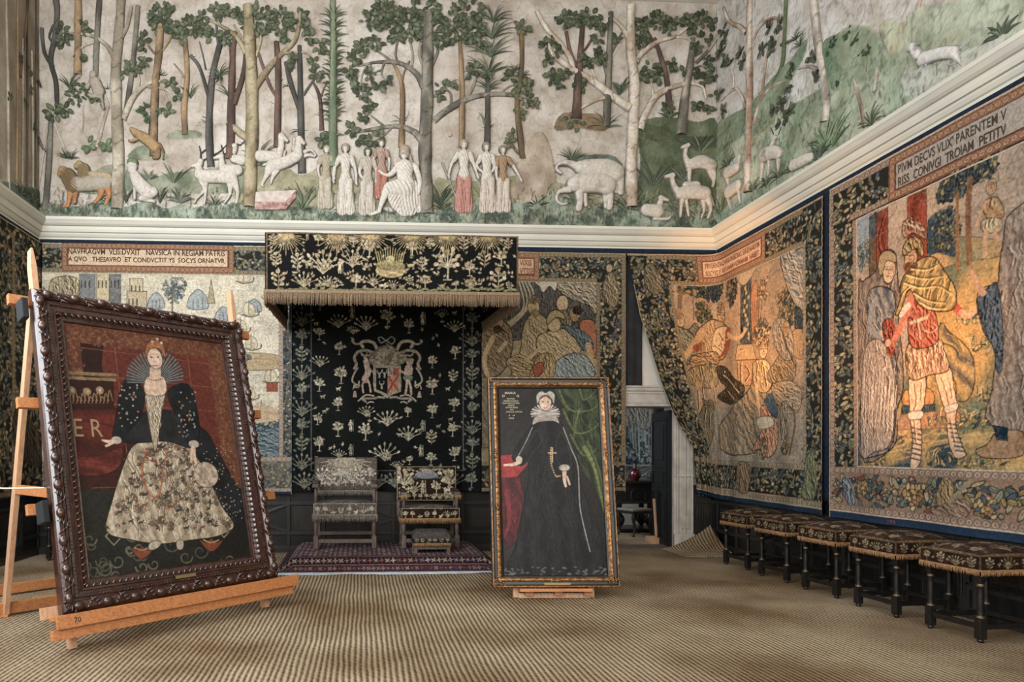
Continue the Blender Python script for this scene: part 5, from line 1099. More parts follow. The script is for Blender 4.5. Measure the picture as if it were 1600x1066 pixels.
# ---- tapestry drawn back from the doorway and carried round the corner
cs = 5.395; cy_ = YB-.075; SC = cs-XL                         # corner position along the cloth
def wmap(s, t, h=0.0):
    s = np.asarray(s, float); t = np.asarray(t, float); h = h+np.zeros_like(s); a = .22
    X = np.where(s < SC, XL+s, cs); Y = np.where(s < SC, cy_, cy_-(s-SC))
    q = np.clip((s-(SC-a))/(2*a), 0, 1); inb = (s > SC-a) & (s < SC+a)
    bx = (1-q)**2*(cs-a)+2*q*(1-q)*cs+q*q*cs; by = (1-q)**2*cy_+2*q*(1-q)*cy_+q*q*(cy_-a)
    X = np.where(inb, bx, X); Y = np.where(inb, by, Y)
    tx = np.clip((s-(SC-a))/(2*a), 0, 1); nx_ = -np.sin(tx*PI/2); ny_ = -np.cos(tx*PI/2)
    return np.stack([X+nx_*h, Y+ny_*h, t], -1)
def edgeL(t):    # left edge of the drawn-back cloth, along the wall, by height
    zs = [.70, .95, 1.52, 2.02, 2.54, 3.54, 4.48]; e = [e_-XL for e_ in (5.05, 5.05, 5.01, 4.73, 4.52, 4.20, 4.00)]
    return np.interp(t, zs, e)
S0 = 4.0-XL; S1 = SC+.55
def pinv(px, py):
    X, Y, Z = onY(px, py, cy_); k = 10.0/F
    s = X-XL
    if X > cs: X, Y, Z = onX(px, py, cs); s = SC+(cy_-Y); k = (X*SP+Y*CP)/F
    L = float(edgeL(Z)); 
    if s < S1: s = S0+(s-L)/(S1-L)*(S1-S0)
    return s, Z, k
T3 = thing('tapestry', 'tapestry pulled aside like a curtain from the doorway and hung round the room corner', 'tapestry', (cs, 9.0, .8), 0, 'wall tapestries')
SE = SC+(cy_-onX(1289, 550, cs)[1])
tl = Pl((XL, cy_, 0), (1, 0, 0), (0, 0, 1), (0, -1, 0))
c = Cv(tl, S0, SE, .80, 4.48, .0085, '#8c7a5c', P=pinv)
def m3(s, t, h):
    L = edgeL(t); sw = np.where(s < S1, L+(s-S0)/(S1-S0)*(S1-L), s)
    sag = -.05*np.clip((s-S0)/(SE-S0), 0, 1)*np.clip((4.48-t)/3.6, 0, 1)
    k = np.clip((2.2-t)/1.4, 0, 1)*np.clip((S1-s)/(S1-S0), 0, 1)
    return wmap(sw, t+sag+.06*np.clip(1-(s-S0)/.9, 0, 1)*np.clip((2-t), 0, 1), h+.03*k*(1+np.sin(s*2*PI/.22)))
c.map3 = m3
c.C[:] = mott('#9c8064', '#86705a', 3, 5)(c.X, c.Y)
for k in range(40): 
    u = R_.uniform(1060, 1255); v = R_.uniform(430, 540); c.stroke([(u, v), (u+18, v-5)], 1, '#7b6252', a=.6)
leafy(c, (1100, 452), 46, 12, 120, 9, ('#2b3a42', '#3b4a42', '#8c7448'), seed=2); leafy(c, (1120, 460), 22, 12, 40, 9, ('#22303a', '#2e3f44'), seed=3)
leafy(c, (1145, 450), 16, 30, 90, 8, ('#3a4640', '#826c48', '#2b3a42'), seed=4); leafy(c, (1100, 490), 16, 16, 50, 8, ('#7c6840', '#3c463c', '#5a5a3c'), seed=5); leafy(c, (1232, 480), 22, 36, 120, 9, ('#34424c', '#5a5c4c', '#8a7450'), seed=6)
c.stroke([(1062, 455), (1060, 480)], 8, '#6c5844'); c.stroke([(1082, 450), (1083, 500)], 2, '#4c5c60')
c.poly([(1160, 430), (1176, 424), (1177, 535), (1160, 536)], folds('#2b3640', '#4c565c', 0, .08), False, edge=OUT); c.poly([(1154, 432), (1166, 420), (1186, 412), (1178, 430), (1164, 446)], '#9c8468', edge=OUT)
for k in range(12): c.ell((1168+R_.uniform(-5, 5), 450+k*7), 2.6, 3.4, '#a88a58')
c.poly([(1156, 538), (1178, 536), (1181, 548), (1186, 560), (1152, 562)], '#b08a5c', False, edge=OUT); c.poly([(1155, 562), (1184, 560), (1182, 600), (1157, 602)], '#a87c50', False, edge=OUT)
c.poly([(1176, 460), (1186, 440), (1188, 520), (1178, 530)], '#a06e48', edge=OUT); leafy(c, (1192, 520), 20, 22, 50, 9, ('#b8935e', '#7b644a', '#4c5458'), seed=7); leafy(c, (1196, 450), 12, 16, 30, 8, ('#a8855c', '#7c6852'), seed=8)
c.poly([(1222, 400), (1252, 388), (1258, 395), (1260, 488), (1248, 478), (1234, 448)], folds('#a89a84', '#4c5866', .8, .12), edge=OUT, ew=1.3); c.poly([(1246, 478), (1258, 488), (1258, 516), (1246, 514)], '#2c3a44', edge=OUT); c.poly([(1242, 516), (1259, 516), (1259, 555), (1244, 553)], '#8f7350', edge=OUT)
# boy and soldier
c.poly([(1050, 525), (1058, 512), (1074, 515), (1086, 505), (1092, 520), (1084, 560), (1060, 575), (1050, 560)], folds('#8c8260', '#34434c', .6, .07), edge=OUT, ew=1.3); c.ell((1061, 500), 8, 11, '#ab8c64', edge=OUT); c.ell((1056, 492), 9, 8, '#8a6a48')
c.poly([(1086, 522), (1100, 506), (1120, 500), (1140, 512), (1142, 535), (1132, 560), (1100, 560), (1094, 540)], folds('#b08a5c', '#8a6c48', .4, .14), edge=OUT, ew=1.6)
c.ell((1129, 492), 10, 15, '#a0805a', edge=OUT, ew=1.5); leafy(c, (1127, 482), 11, 9, 20, 6, ('#7c6448', '#9a7e58'), seed=9); c.poly([(1120, 502), (1134, 506), (1130, 522), (1122, 518)], '#8f7350', edge=OUT)
c.poly([(1122, 515), (1140, 512), (1141, 545), (1126, 556), (1114, 545)], '#b8966a', edge=OUT); c.poly([(1136, 515), (1144, 512), (1142, 542), (1126, 560), (1134, 540)], '#84442c')
c.stroke([(1098, 518), (1078, 545), (1066, 562), (1062, 570)], 11, '#a98458', 7); c.stroke([(1140, 522), (1156, 528), (1168, 514)], 8, '#b08c60', 5); c.poly([(1082, 540), (1096, 536), (1092, 548), (1084, 550)], '#84442c')
c.poly([(1080, 556), (1122, 550), (1124, 572), (1084, 578)], folds('#a47e54', '#7a5e42', 1.2, .05), edge=OUT, ew=1.4); c.poly([(1078, 575), (1124, 570), (1122, 604), (1076, 600)], folds('#a58a5c', '#5c5442', 0.1, .045), edge=OUT, ew=1.4)
c.stroke([(1090, 602), (1094, 622), (1086, 650)], 14, '#a8845a', 9); c.stroke([(1116, 602), (1121, 625), (1122, 660)], 13, '#a8845a', 9); c.stroke([(1062, 572), (1078, 640), (1094, 690)], 2.5, '#c0a06c')
c.poly([(1058, 580), (1070, 590), (1080, 640), (1090, 690), (1078, 680), (1062, 640)], folds('#8a4a30', '#5a4634', .4, .08), edge=OUT)
# dogs, seated lady
c.poly([(1086, 668), (1094, 640), (1104, 628), (1118, 632), (1120, 655), (1114, 690), (1100, 708), (1090, 695)], folds('#7e7052', '#5a5040', .5, .05), edge=OUT, ew=1.5); c.poly([(1122, 575), (1134, 572), (1150, 590), (1164, 600), (1162, 618), (1146, 632), (1124, 620), (1136, 605), (1128, 595)], folds('#4c4234', '#2f2b26', .5, .05), edge=OUT, ew=1.5)
c.poly([(1120, 640), (1165, 625), (1258, 640), (1258, 722), (1060, 715), (1070, 690), (1120, 700)], mott('#7c7064', '#93836e', 6, 4), False)
c.poly([(1126, 690), (1130, 660), (1150, 632), (1172, 605), (1180, 580), (1192, 565), (1206, 580), (1208, 620), (1212, 650), (1200, 680), (1180, 705), (1140, 708)], folds('#b8925c', '#46515a', .65, .13), edge=OUT, ew=1.7)
c.poly([(1178, 570), (1188, 560), (1204, 565), (1207, 600), (1196, 612), (1180, 600)], folds('#c09c68', '#98764c', .3, .05), edge=OUT, ew=1.3); c.ell((1196, 545), 9, 13, '#bb9468', edge=OUT); leafy(c, (1194, 535), 10, 10, 18, 6, ('#b58c54', '#8f6c42'), seed=12)
c.stroke([(1184, 600), (1188, 625), (1194, 655), (1198, 668)], 9, '#c09c70', 6); c.poly([(1192, 635), (1206, 632), (1216, 650), (1216, 690), (1204, 712), (1190, 700), (1176, 700), (1194, 670)], folds('#9c4c30', '#b88a68', .4, .07), edge=OUT, ew=1.4); c.poly([(1186, 652), (1206, 648), (1210, 662), (1190, 668)], '#b8a488', edge=OUT)
c.poly([(1198, 622), (1212, 612), (1216, 650), (1204, 640)], '#3a4c5a', edge=OUT)
c.poly([(1200, 590), (1214, 560), (1230, 545), (1246, 560), (1244, 590), (1226, 602)], folds('#8f7654', '#5c5648', .7, .06), edge=OUT); c.poly([(1212, 500), (1232, 498), (1244, 530), (1240, 560), (1222, 555), (1210, 530)], folds('#93816a', '#5f6468', .4, .06), edge=OUT); c.ell((1232, 512), 8, 12, '#8a7256', edge=OUT); c.stroke([(1220, 505), (1246, 570)], 2, '#33302c')
c.poly([(1208, 600), (1236, 592), (1254, 606), (1250, 640), (1226, 640), (1212, 622)], folds('#a48c6c', '#7c6c5c', 1.0, .05), edge=OUT)
c.poly([(1222, 632), (1234, 628), (1232, 680), (1222, 684)], folds('#a59276', '#70644c', .1, .03), edge=OUT, ew=1.3); c.stroke([(1242, 628), (1246, 660), (1238, 706)], 4, '#6a4c34'); leafy(c, (1230, 695), 12, 16, 30, 8, ('#8f7450', '#b09468', '#584c40'), seed=14); leafy(c, (1196, 698), 8, 16, 20, 7, ('#8f7450', '#6a5840'), seed=15)
for (u, v, s_) in ((1061, 500, .8), (1130, 494, 1.1), (1197, 545, .9), (1232, 512, .8)):
    for du in (-3, 3): c.stroke([(u+du*s_-1.6*s_, v-2*s_), (u+du*s_+1.6*s_, v-2*s_)], 1.5*s_, '#2a2420'); c.stroke([(u+du*s_-2.2*s_, v-5*s_), (u+du*s_+2*s_, v-5.4*s_)], 1*s_, '#4a3428')
    c.stroke([(u, v-2*s_), (u-.8*s_, v+3*s_), (u+1.4*s_, v+3.4*s_)], 1*s_, '#5c4030'); c.stroke([(u-2.6*s_, v+7*s_), (u+2.4*s_, v+7*s_)], 1.3*s_, '#7c4030')
for pts in ([(1126, 520), (1132, 530), (1140, 528)], [(1120, 540), (1130, 548)], [(1128, 534), (1130, 544)], [(1088, 610), (1090, 640)], [(1096, 606), (1098, 625)], [(1118, 608), (1122, 640)], [(1102, 640), (1098, 665), (1104, 690)], [(1110, 645), (1110, 680)], [(1130, 585), (1146, 600), (1156, 612)], [(1136, 610), (1148, 622)], [(1186, 572), (1184, 596)], [(1196, 572), (1200, 600)], [(1160, 545), (1176, 543)], [(1160, 566), (1160, 598)], [(1178, 566), (1178, 598)], [(1166, 570), (1172, 582), (1166, 594)]): c.stroke(pts, 1.8, '#3a2a1e'); c.stroke([(p[0]+2, p[1]) for p in pts], 1.5, '#dcc096', a=.6)
for k in range(7): c.ell((1110+k*4, 528+(k*7) % 16), 1.6, 1.6, '#5a4030')
c.poly([(1100, 632), (1096, 622), (1104, 626), (1112, 624), (1118, 632)], '#6a5a40', edge=OUT); c.ell((1106, 636), 1.4, 1.4, '#1c1814'); c.ell((1134, 580), 1.6, 1.6, '#c0a880')
grasses(c, (1140, 712), 60, 30, 10, ('#4c5244', '#a0905c'), 3); leafy(c, (1078, 700), 10, 8, 18, 8, ('#5c6450', '#8c8050'), seed=31); leafy(c, (1110, 570), 8, 8, 8, 6, ('#4c5450', '#8a7a50'), seed=33)
for k in range(5): c.stroke([(1178+k*4, 470), (1180+k*3, 500)], 1.2, '#4a3424')
s_in, _, _ = pinv(1050, 600); z_in = 1.39; zh = 4.02; s_ri = SC+(cy_-onX(1257, 550, cs)[1])
detail(c, 5, .34, 3)
foliage(c, S0, .88, S0+.62, 4.45, '#252620', PALT2, .06, 1.3, 21); chain(c, S0+.57, z_in, S0+.62, zh, '#7c6c50', '#a08c66'); c.rect(S0, .8, S0+.016, 4.48, '#a08c66')
foliage(c, S0, zh, SE, 4.45, '#252620', PALT2, .055, 1.25, 22); chain(c, S0+.6, zh, SE, zh+.055, '#7c6c50', '#a08c66'); chain(c, S0+.3, 4.40, SE, 4.46, '#7c6c50', '#a08c66')
foliage(c, s_ri, .9, SE, 4.45, '#252620', PALT, .065, 1.25, 23); chain(c, s_ri, z_in, s_ri+.05, zh, '#8a7860', '#a89878'); c.rect(SE-.012, .8, SE, 4.48, '#a59878')
foliage(c, S0, .97, SE, z_in-.07, '#252620', PALT2+('#5a6a72',), .06, 1.3, 24); chain(c, S0, z_in-.08, SE, z_in-.01, '#8a7860', '#a89878'); chain(c, S0, .875, SE, .945, '#8a7860', '#a89878'); c.rect(S0, .80, SE, .87, '#1b2e44'); c.rect(S0, .866, SE, .878, '#a59878'); c.rect(S0+.62, zh-.014, s_ri, zh, '#b8a078'); c.rect(S0, 4.466, SE, 4.48, '#b8a078')
c.poly([(1260, 712), (1270, 700), (1276, 722), (1276, 770), (1256, 772), (1258, 745)], folds('#8c8a5c', '#4c564c', .4, .05), edge=OUT); c.poly([(1156, 722), (1172, 724), (1170, 765), (1156, 762)], folds('#8f7450', '#5a4c3c', .3, .05), edge=OUT)
c.poly([(1006, 420), (1018, 412), (1026, 430), (1034, 450), (1024, 462), (1008, 450)], folds('#8f7c58', '#4c4c40', .5, .06), edge=OUT)
sp0 = pinv(1088, 420)[0]; sp1 = SC+(cy_-onX(1198, 380, cs)[1]); plaque(c, sp0, zh+.02, sp1, 4.46, '#c8a078')
ripple(c, .013, 7); c.mask = None
c.build('woven_picture', M['tap'], T3, world=True)
def m3t(s, t, h): return m3(s, t, h)
text('PRVDENTIAQVASI INSIDIAS SIRENARVM', tl, sp0+.13, 4.25, sp1-.12, 4.34, M['ink_red'], T3, mapper=m3t, surf=c)
text('SOCYSQ E  RES INAM FORMAM  HABET', tl, sp0+.13, 4.135, sp1-.12, 4.225, M['ink_red'], T3, mapper=m3t, surf=c)

# ---- large tapestry on the right wall
rp = right(.06)
T4 = thing('tapestry', 'large tapestry of a lady and a soldier in a gold cloak, above the nearest stools', 'tapestry', (XR-.06, 6.0, .75), 0, 'wall tapestries')
xa = rp.P(1300, 550)[0]; xi = rp.P(1342, 550)[0]; zt = 4.50; zb = .745; zh = rp.P(1342, 342)[1]; zi = rp.P(1342, 728)[1]; xe = 6.3
c = Cv(rp, xa, xe, zb, zt, .0072, '#9c8468')
c.C[:] = mott('#a08870', '#8c7868', 3, 5)(c.X, c.Y)
stones(c, xi, 2.9, xe, zh, .32, .14, '#6f5c50')
c.poly([(1341, 345), (1362, 335), (1364, 400), (1341, 430)], '#7b8690', False); leafy(c, (1352, 400), 12, 22, 40, 8, ('#56646c', '#7a8078'), seed=1)
c.poly([(1362, 340), (1374, 332), (1374, 430), (1362, 440)], '#3c4650', False, edge=OUT); c.poly([(1364, 372), (1374, 368), (1374, 440), (1364, 440)], '#5c4630', False)
c.poly([(1374, 334), (1392, 324), (1392, 440), (1374, 450)], folds('#8a4030', '#5e2c24', 0, .2), False, edge=OUT)
gold = mott('#b8853c', '#8c6a3a', 3, 9, 4); 
c.poly([(1448, 425), (1500, 400), (1577, 390), (1640, 380), (1640, 760), (1342, 740), (1342, 640), (1450, 560)], mott('#a8803f', '#56604c', 2.2, 9, 5), False)
c.poly([(1342, 700), (1400, 690), (1460, 690), (1577, 690), (1640, 690), (1640, 760), (1342, 740)], mott('#b08a42', '#34454e', 2.6, 12, 5), False)
for q in range(16): c.stroke([(1350+R_.uniform(0, 230), 640+R_.uniform(0, 80)) for _ in (0,)]*1+[(1360+R_.uniform(0, 220), 650+R_.uniform(0, 70))], 3, '#c09850', a=.5, smooth=False)
c.poly([(1450, 400), (1470, 375), (1520, 370), (1577, 380), (1577, 398), (1500, 412), (1450, 428)], mott('#a8804a', '#6c6a50', 4, 3), edge='#4a4232')
c.poly([(1452, 350), (1462, 335), (1480, 330), (1492, 350), (1502, 400), (1470, 395), (1452, 398)], '#33434e'); leafy(c, (1482, 360), 26, 34, 170, 8, ('#2c3c48', '#4a5a5c', '#7c7350'), seed=20)
for (u, v, rx, ry) in ((1500, 288, 34, 22), (1530, 268, 34, 20), (1485, 300, 20, 12)): leafy(c, (u, v), rx, ry, 120, 9, ('#24343f', '#33444c', '#8c7c4c', '#4c5a54'), seed=int(u))
c.stroke([(1502, 300), (1501, 345), (1503, 420)], 5, '#7c5838', 7); c.stroke([(1521, 280), (1518, 340), (1520, 410)], 9, '#6c4c34', 10)
c.poly([(1421, 300), (1451, 286), (1452, 420), (1421, 440)], folds('#96422e', '#642c22', 0, .3), False, edge=OUT); c.poly([(1421, 440), (1452, 420), (1450, 620), (1424, 620)], folds('#96422e', '#642c22', 0, .3), False, edge=OUT)
c.poly([(1418, 610), (1456, 608), (1460, 632), (1416, 634)], '#a8743c', edge=OUT, ew=1.4); c.poly([(1412, 634), (1464, 632), (1464, 646), (1412, 648)], '#33424c', False, edge=OUT); c.poly([(1408, 648), (1508, 640), (1510, 668), (1408, 672)], mott('#a5764c', '#8c6650', 5, 3), False, edge='#6a4a34')
for (u, v, rx) in ((1520, 500, 26), (1540, 540, 20), (1550, 620, 22), (1530, 660, 30), (1480, 660, 40), (1560, 460, 14), (1400, 690, 30), (1470, 720, 40), (1540, 725, 40), (1370, 720, 22)):
    grasses(c, (u, v), rx, 14, 16, ('#33454c', '#cfa85a', '#4c5a50', '#b08c48'), seed=int(u+v)); leafy(c, (u, v), rx, 7, 22, 7, ('#c09a4c', '#3c4c50', '#8c8450'), seed=int(u))
# small warrior far right
c.poly([(1540, 320), (1552, 308), (1566, 312), (1572, 335), (1560, 345), (1544, 338)], folds('#9c5a3c', '#8f8054', .3, .07), edge=OUT); c.ell((1553, 292), 8, 12, '#a07c58', edge=OUT); c.poly([(1540, 344), (1566, 342), (1566, 362), (1540, 362)], folds('#b09c7c', '#8a7458', 0, .05), edge=OUT); c.stroke([(1544, 362), (1543, 400)], 7, '#a8805c', 5); c.stroke([(1558, 362), (1566, 388)], 7, '#a8805c', 5); c.stroke([(1544, 316), (1534, 340), (1530, 352)], 5, '#a8805c')
# lady
c.poly([(1344, 460), (1352, 440), (1372, 425), (1380, 400), (1392, 390), (1403, 396), (1406, 420), (1408, 446), (1412, 470), (1408, 500), (1414, 560), (1414, 610), (1406, 640), (1400, 700), (1344, 705)], folds('#8f7c6c', '#5a4c48', .25, .12), edge=OUT, ew=1.8)
c.poly([(1358, 470), (1366, 452), (1384, 448), (1400, 456), (1404, 480), (1396, 510), (1404, 560), (1406, 600), (1400, 690), (1378, 712), (1344, 708), (1346, 640), (1356, 580), (1362, 520)], folds('#9a8d80', '#33445a', .2, .1), edge=OUT, ew=1.8)
c.poly([(1352, 560), (1372, 530), (1392, 545), (1402, 600), (1398, 690), (1372, 706), (1348, 706)], folds('#a5958a', '#77685f', .12, .05), edge=OUT, ew=1.3)
c.ell((1394, 424), 11, 18, '#b39476', edge=OUT, ew=1.6); c.poly([(1378, 425), (1378, 404), (1388, 392), (1402, 396), (1404, 410), (1390, 408), (1384, 430)], '#8f7a54', edge=OUT, ew=1.3); c.stroke([(1372, 470), (1362, 510), (1380, 525), (1392, 530)], 12, '#7c7c80', 7); c.stroke([(1382, 520), (1394, 532)], 6, '#bb9878')
c.poly([(1384, 508), (1396, 498), (1404, 520), (1400, 560), (1390, 545)], folds('#9c4434', '#6c2f28', .3, .04), edge=OUT)
# soldier: cloak behind, legs, kilt, tunic, gold mantle, helmet
c.poly([(1474, 505), (1490, 520), (1510, 535), (1526, 560), (1528, 600), (1518, 625), (1500, 625), (1500, 600), (1482, 560), (1468, 540)], folds('#33424f', '#a8843f', .7, .16), edge=OUT, ew=1.6)
c.poly([(1424, 585), (1448, 588), (1446, 630), (1440, 648), (1442, 690), (1438, 726), (1424, 730), (1428, 690), (1424, 650)], '#c09c7c', edge=OUT, ew=1.6)
c.poly([(1464, 578), (1490, 574), (1498, 610), (1502, 635), (1500, 665), (1512, 700), (1516, 712), (1500, 716), (1488, 690), (1484, 650), (1474, 620)], '#c09c7c', edge=OUT, ew=1.6)
c.poly([(1422, 645), (1442, 642), (1442, 654), (1424, 656)], '#b8a894', edge=OUT); c.poly([(1482, 636), (1502, 630), (1502, 640), (1484, 646)], '#b8a894', edge=OUT)
for q in range(7): c.stroke([(1426, 668+q*8), (1441, 672+q*8)], 2.6, '#3d4244'); c.stroke([(1488+q*2, 662+q*7), (1502+q*2, 664+q*7)], 2.6, '#3d4244')
c.poly([(1422, 538), (1470, 530), (1480, 545), (1488, 578), (1456, 586), (1424, 592)], folds('#bca080', '#8c5c40', .1, .05), edge=OUT, ew=1.6)
for q in range(8): c.stroke([(1428+q*7, 545), (1429+q*7.5, 582)], 1.4, '#8f4430')
c.poly([(1424, 468), (1440, 455), (1462, 480), (1470, 530), (1446, 544), (1424, 536)], folds('#b8644a', '#84382a', .4, .07), edge=OUT, ew=1.6)
c.stroke([(1428, 462), (1416, 500), (1402, 530), (1394, 538)], 13, '#b0604a', 9); c.ell((1393, 536), 6, 6, '#b8886a', edge=OUT); c.stroke([(1426, 505), (1450, 496)], 5, '#a59878'); c.stroke([(1422, 478), (1412, 490)], 10, '#b8a894', 10)
c.stroke([(1492, 472), (1506, 488)], 13, '#a84630', 9); c.stroke([(1508, 488), (1520, 494), (1532, 484)], 9, '#b8886a', 5)
c.poly([(1410, 470), (1412, 440), (1428, 415), (1448, 402), (1466, 404), (1482, 425), (1498, 450), (1500, 476), (1488, 486), (1462, 486), (1438, 476), (1424, 452), (1414, 478), (1408, 492), (1404, 490)], folds('#bf964e', '#5c5030', -.5, .13), edge=OUT, ew=1.8)
c.ell((1426, 406), 11, 16, '#a87e5c', edge=OUT, ew=1.6); c.poly([(1416, 422), (1426, 428), (1436, 420), (1434, 410), (1418, 412)], '#5c3c28')
c.poly([(1415, 400), (1416, 382), (1428, 370), (1442, 376), (1446, 396), (1440, 400), (1434, 388)], folds('#35454f', '#a5843f', .4, .05), edge=OUT, ew=1.5); c.poly([(1416, 372), (1414, 350), (1424, 342), (1436, 350), (1448, 356), (1450, 374), (1438, 368), (1428, 364)], folds('#a58c70', '#7c3c30', .5, .04), edge=OUT, ew=1.3)
c.stroke([(1480, 495), (1474, 530)], 3.5, '#8c7040')
# draped figure entering right
c.poly([(1532, 460), (1545, 448), (1562, 442), (1564, 420), (1570, 380), (1585, 330), (1680, 320), (1680, 700), (1552, 664), (1554, 610), (1560, 560), (1556, 540), (1546, 510), (1534, 490)], folds('#9c8878', '#6a584e', .1, .08), edge=OUT, ew=1.8)
c.poly([(1532, 470), (1548, 450), (1562, 446), (1570, 520), (1568, 580), (1560, 575), (1556, 545), (1540, 515)], folds('#2c3a4c', '#4a5868', .2, .07), edge=OUT, ew=1.5); c.stroke([(1540, 458), (1530, 440), (1522, 424)], 10, '#a87c5c', 6); c.poly([(1530, 704), (1546, 695), (1562, 675), (1600, 675), (1600, 712), (1545, 716)], '#8f6c4c', edge=OUT, ew=1.5); c.poly([(1554, 664), (1577, 668), (1577, 690), (1560, 688)], '#26323c', False)
for (u, v, s_) in ((1394, 424, 1), (1424, 402, 1), (1553, 290, .7)):
    for du in (-3.5, 3.5): c.stroke([(u+du*s_-1.8*s_, v-3*s_), (u+du*s_+1.8*s_, v-3*s_)], 1.6*s_, '#2a2420'); c.stroke([(u+du*s_-2.6*s_, v-6.5*s_), (u+du*s_+2.2*s_, v-7*s_)], 1*s_, '#4a3428')
    c.stroke([(u+.5, v-3*s_), (u-.8*s_, v+3*s_), (u+1.6*s_, v+3.6*s_)], 1*s_, '#5c4030'); c.stroke([(u-3*s_, v+8*s_), (u+2.5*s_, v+8*s_)], 1.4*s_, '#8a4434'); c.stroke([(u+6*s_, v-8*s_), (u+7*s_, v+4*s_), (u+3*s_, v+12*s_)], 1.6*s_, '#7c5c44')
for pts in ([(1430, 600), (1433, 625), (1430, 640)], [(1441, 598), (1440, 625)], [(1430, 658), (1432, 690)], [(1475, 590), (1484, 615), (1488, 632)], [(1490, 598), (1494, 622)], [(1490, 655), (1498, 690)], [(1438, 470), (1448, 482), (1462, 482)], [(1440, 515), (1455, 520), (1466, 512)], [(1434, 500), (1438, 530)]): c.stroke(pts, 1.6, '#5a3828'); c.stroke([(p[0]+2.5, p[1]) for p in pts], 1.6, '#d8b898', a=.6)
for pts in ([(1416, 440), (1440, 448), (1470, 446), (1494, 458)], [(1420, 428), (1446, 434), (1478, 430)], [(1426, 418), (1450, 420), (1470, 412)], [(1430, 456), (1452, 468), (1482, 472)], [(1438, 470), (1460, 480), (1484, 480)]): c.stroke(pts, 2.2, '#4a4028', 1); c.stroke([(p[0], p[1]+3) for p in pts], 2.2, '#dcb868', 1, a=.7)
for i in range(34): c.stroke([(1354+i*1.6, 575+(i % 5)*14), (1352+i*1.55, 640+(i % 4)*14)], 1.3, '#4c443e' if i % 2 else '#c8b8a8', .6, a=.7)
# frame and borders
x1 = xe
detail(c, 5, .32, 4)
foliage(c, xa, .87, xi, zt-.02, '#252621', PALT+('#8c7862',), .066, 1.3, 31); chain(c, xa+.012, .83, xa+.075, zt, '#8f7460', '#b09680', '#5a3c30'); chain(c, xi-.06, zi, xi-.012, zh, '#8f7460', '#b09680', '#5a3c30')
foliage(c, xa+.06, zh, x1, zt-.08, '#252621', PALT2, .066, 1.3, 32); chain(c, xi-.1, zh+.01, x1, zh+.07, '#8f7460', '#b09680', '#5a3c30'); chain(c, xa, zt-.09, x1, zt-.02, '#8f7460', '#b09680', '#5a3c30')
foliage(c, xa+.06, .90, x1, zi-.09, '#8c6c54', PALT+('#a58a4a', '#8a4a38', '#2f4558'), .078, 1.2, 33, fruit=.35)
for (u, v, rx, ry) in ((1428, 772, 16, 16), (1545, 790, 16, 12), (1360, 765, 12, 12)): leafy(c, (u, v), rx, ry, 46, 11, ('#b58a3e', '#a56e38', '#4c6068', '#c09c58'), seed=int(v))
c.poly([(1318, 748), (1328, 752), (1338, 785), (1330, 792), (1320, 775)], folds('#8c929c', '#3c4a5c', .3, .05), edge=OUT); c.poly([(1466, 775), (1476, 750), (1490, 748), (1498, 765), (1490, 785), (1470, 790)], folds('#b39458', '#6a4c38', .4, .06), edge=OUT); c.ell((1484, 744), 5, 7, '#a08468', edge=OUT); c.poly([(1458, 800), (1480, 788), (1510, 780), (1524, 792), (1512, 812), (1490, 812)], folds('#8a4838', '#8f8468', 1, .06), edge=OUT); c.stroke([(1490, 784), (1524, 750)], 7, '#8a7c60', 4)
chain(c, xa, zi-.085, x1, zi-.015, '#8f7460', '#b09680', '#5a3c30'); chain(c, xa, .835, x1, .905, '#8f7460', '#b09680', '#5a3c30')
c.rect(xa, zb, x1, .82, '#1d3450'); c.rect(xa, .82, x1, .835, '#b8a48c'); c.rect(xi-.012, zi-.014, x1, zi, '#b8a48c'); c.rect(xi-.012, zi, xi, zh, '#b8a48c'); c.rect(xi, zh-.02, x1, zh, '#b8a48c'); c.rect(xa, zt-.018, x1, zt, '#b8a48c'); c.rect(xa, zb, xa+.012, zt, '#b8a48c')
x2 = rp.P(1393, 300)[0]; plaque(c, x2, zh+.015, x1-.3, zt-.02, '#a09488')
ripple(c, .014, 9, 1.1); c.build('woven_picture', M['tap'], T4, rim=.02, world=True)
zz = zh+.015; hh_ = zt-.02-zz; xt = x2+.2
xt1 = rp.P(1577, 190)[0]
text('PIVM DECVS VLIX\' PARENTEM V', rp, rp.P(1408, 270)[0], zz+hh_*.53, xt1, zz+hh_*.74, M['ink'], T4, surf=c)
text('RISS  CONIVGI  TROIAM  PETITV', rp, rp.P(1408, 288)[0], zz+hh_*.24, xt1, zz+hh_*.45, M['ink'], T4, surf=c)
text('193', rp, rp.P(1393, 817)[0], zb+.02, rp.P(1403, 817)[0], zb+.055, M['ink_red'], T4, 'stitched_number', surf=c)

# ---- navy cloth behind the tapestries
def backing(label, name, lo, hi):
    t = thing(name, label, 'cloth', tuple((lo[i]+hi[i])/2 if i < 2 else lo[2] for i in range(3))); b = MB(); b.box([(lo[i]+hi[i])/2 for i in range(3)], [hi[i]-lo[i] for i in range(3)]); b.build('cloth', M['navy'], t, world=True)
backing('navy blue backing cloth edging the tapestries along the back wall under the cornice', 'backing_cloth', (XL+.06, YB-.062, 1.0), (3.66, YB-.05, 4.565))
backing('navy blue cloth strip over the doorway beneath the cornice', 'backing_cloth', (3.662, YB-.062, 4.47), (XR-.05, YB-.05, 4.565))
backing('navy blue backing cloth showing between the two tapestries on the right wall', 'backing_cloth', (XR-.048, 2.5, .96), (XR-.036, YB-.07, 4.565))
backing('navy blue backing cloth edging the dark tapestry on the left wall', 'backing_cloth', (XL+.036, 7.5, 1.0), (XL+.048, YB-.07, 4.565))

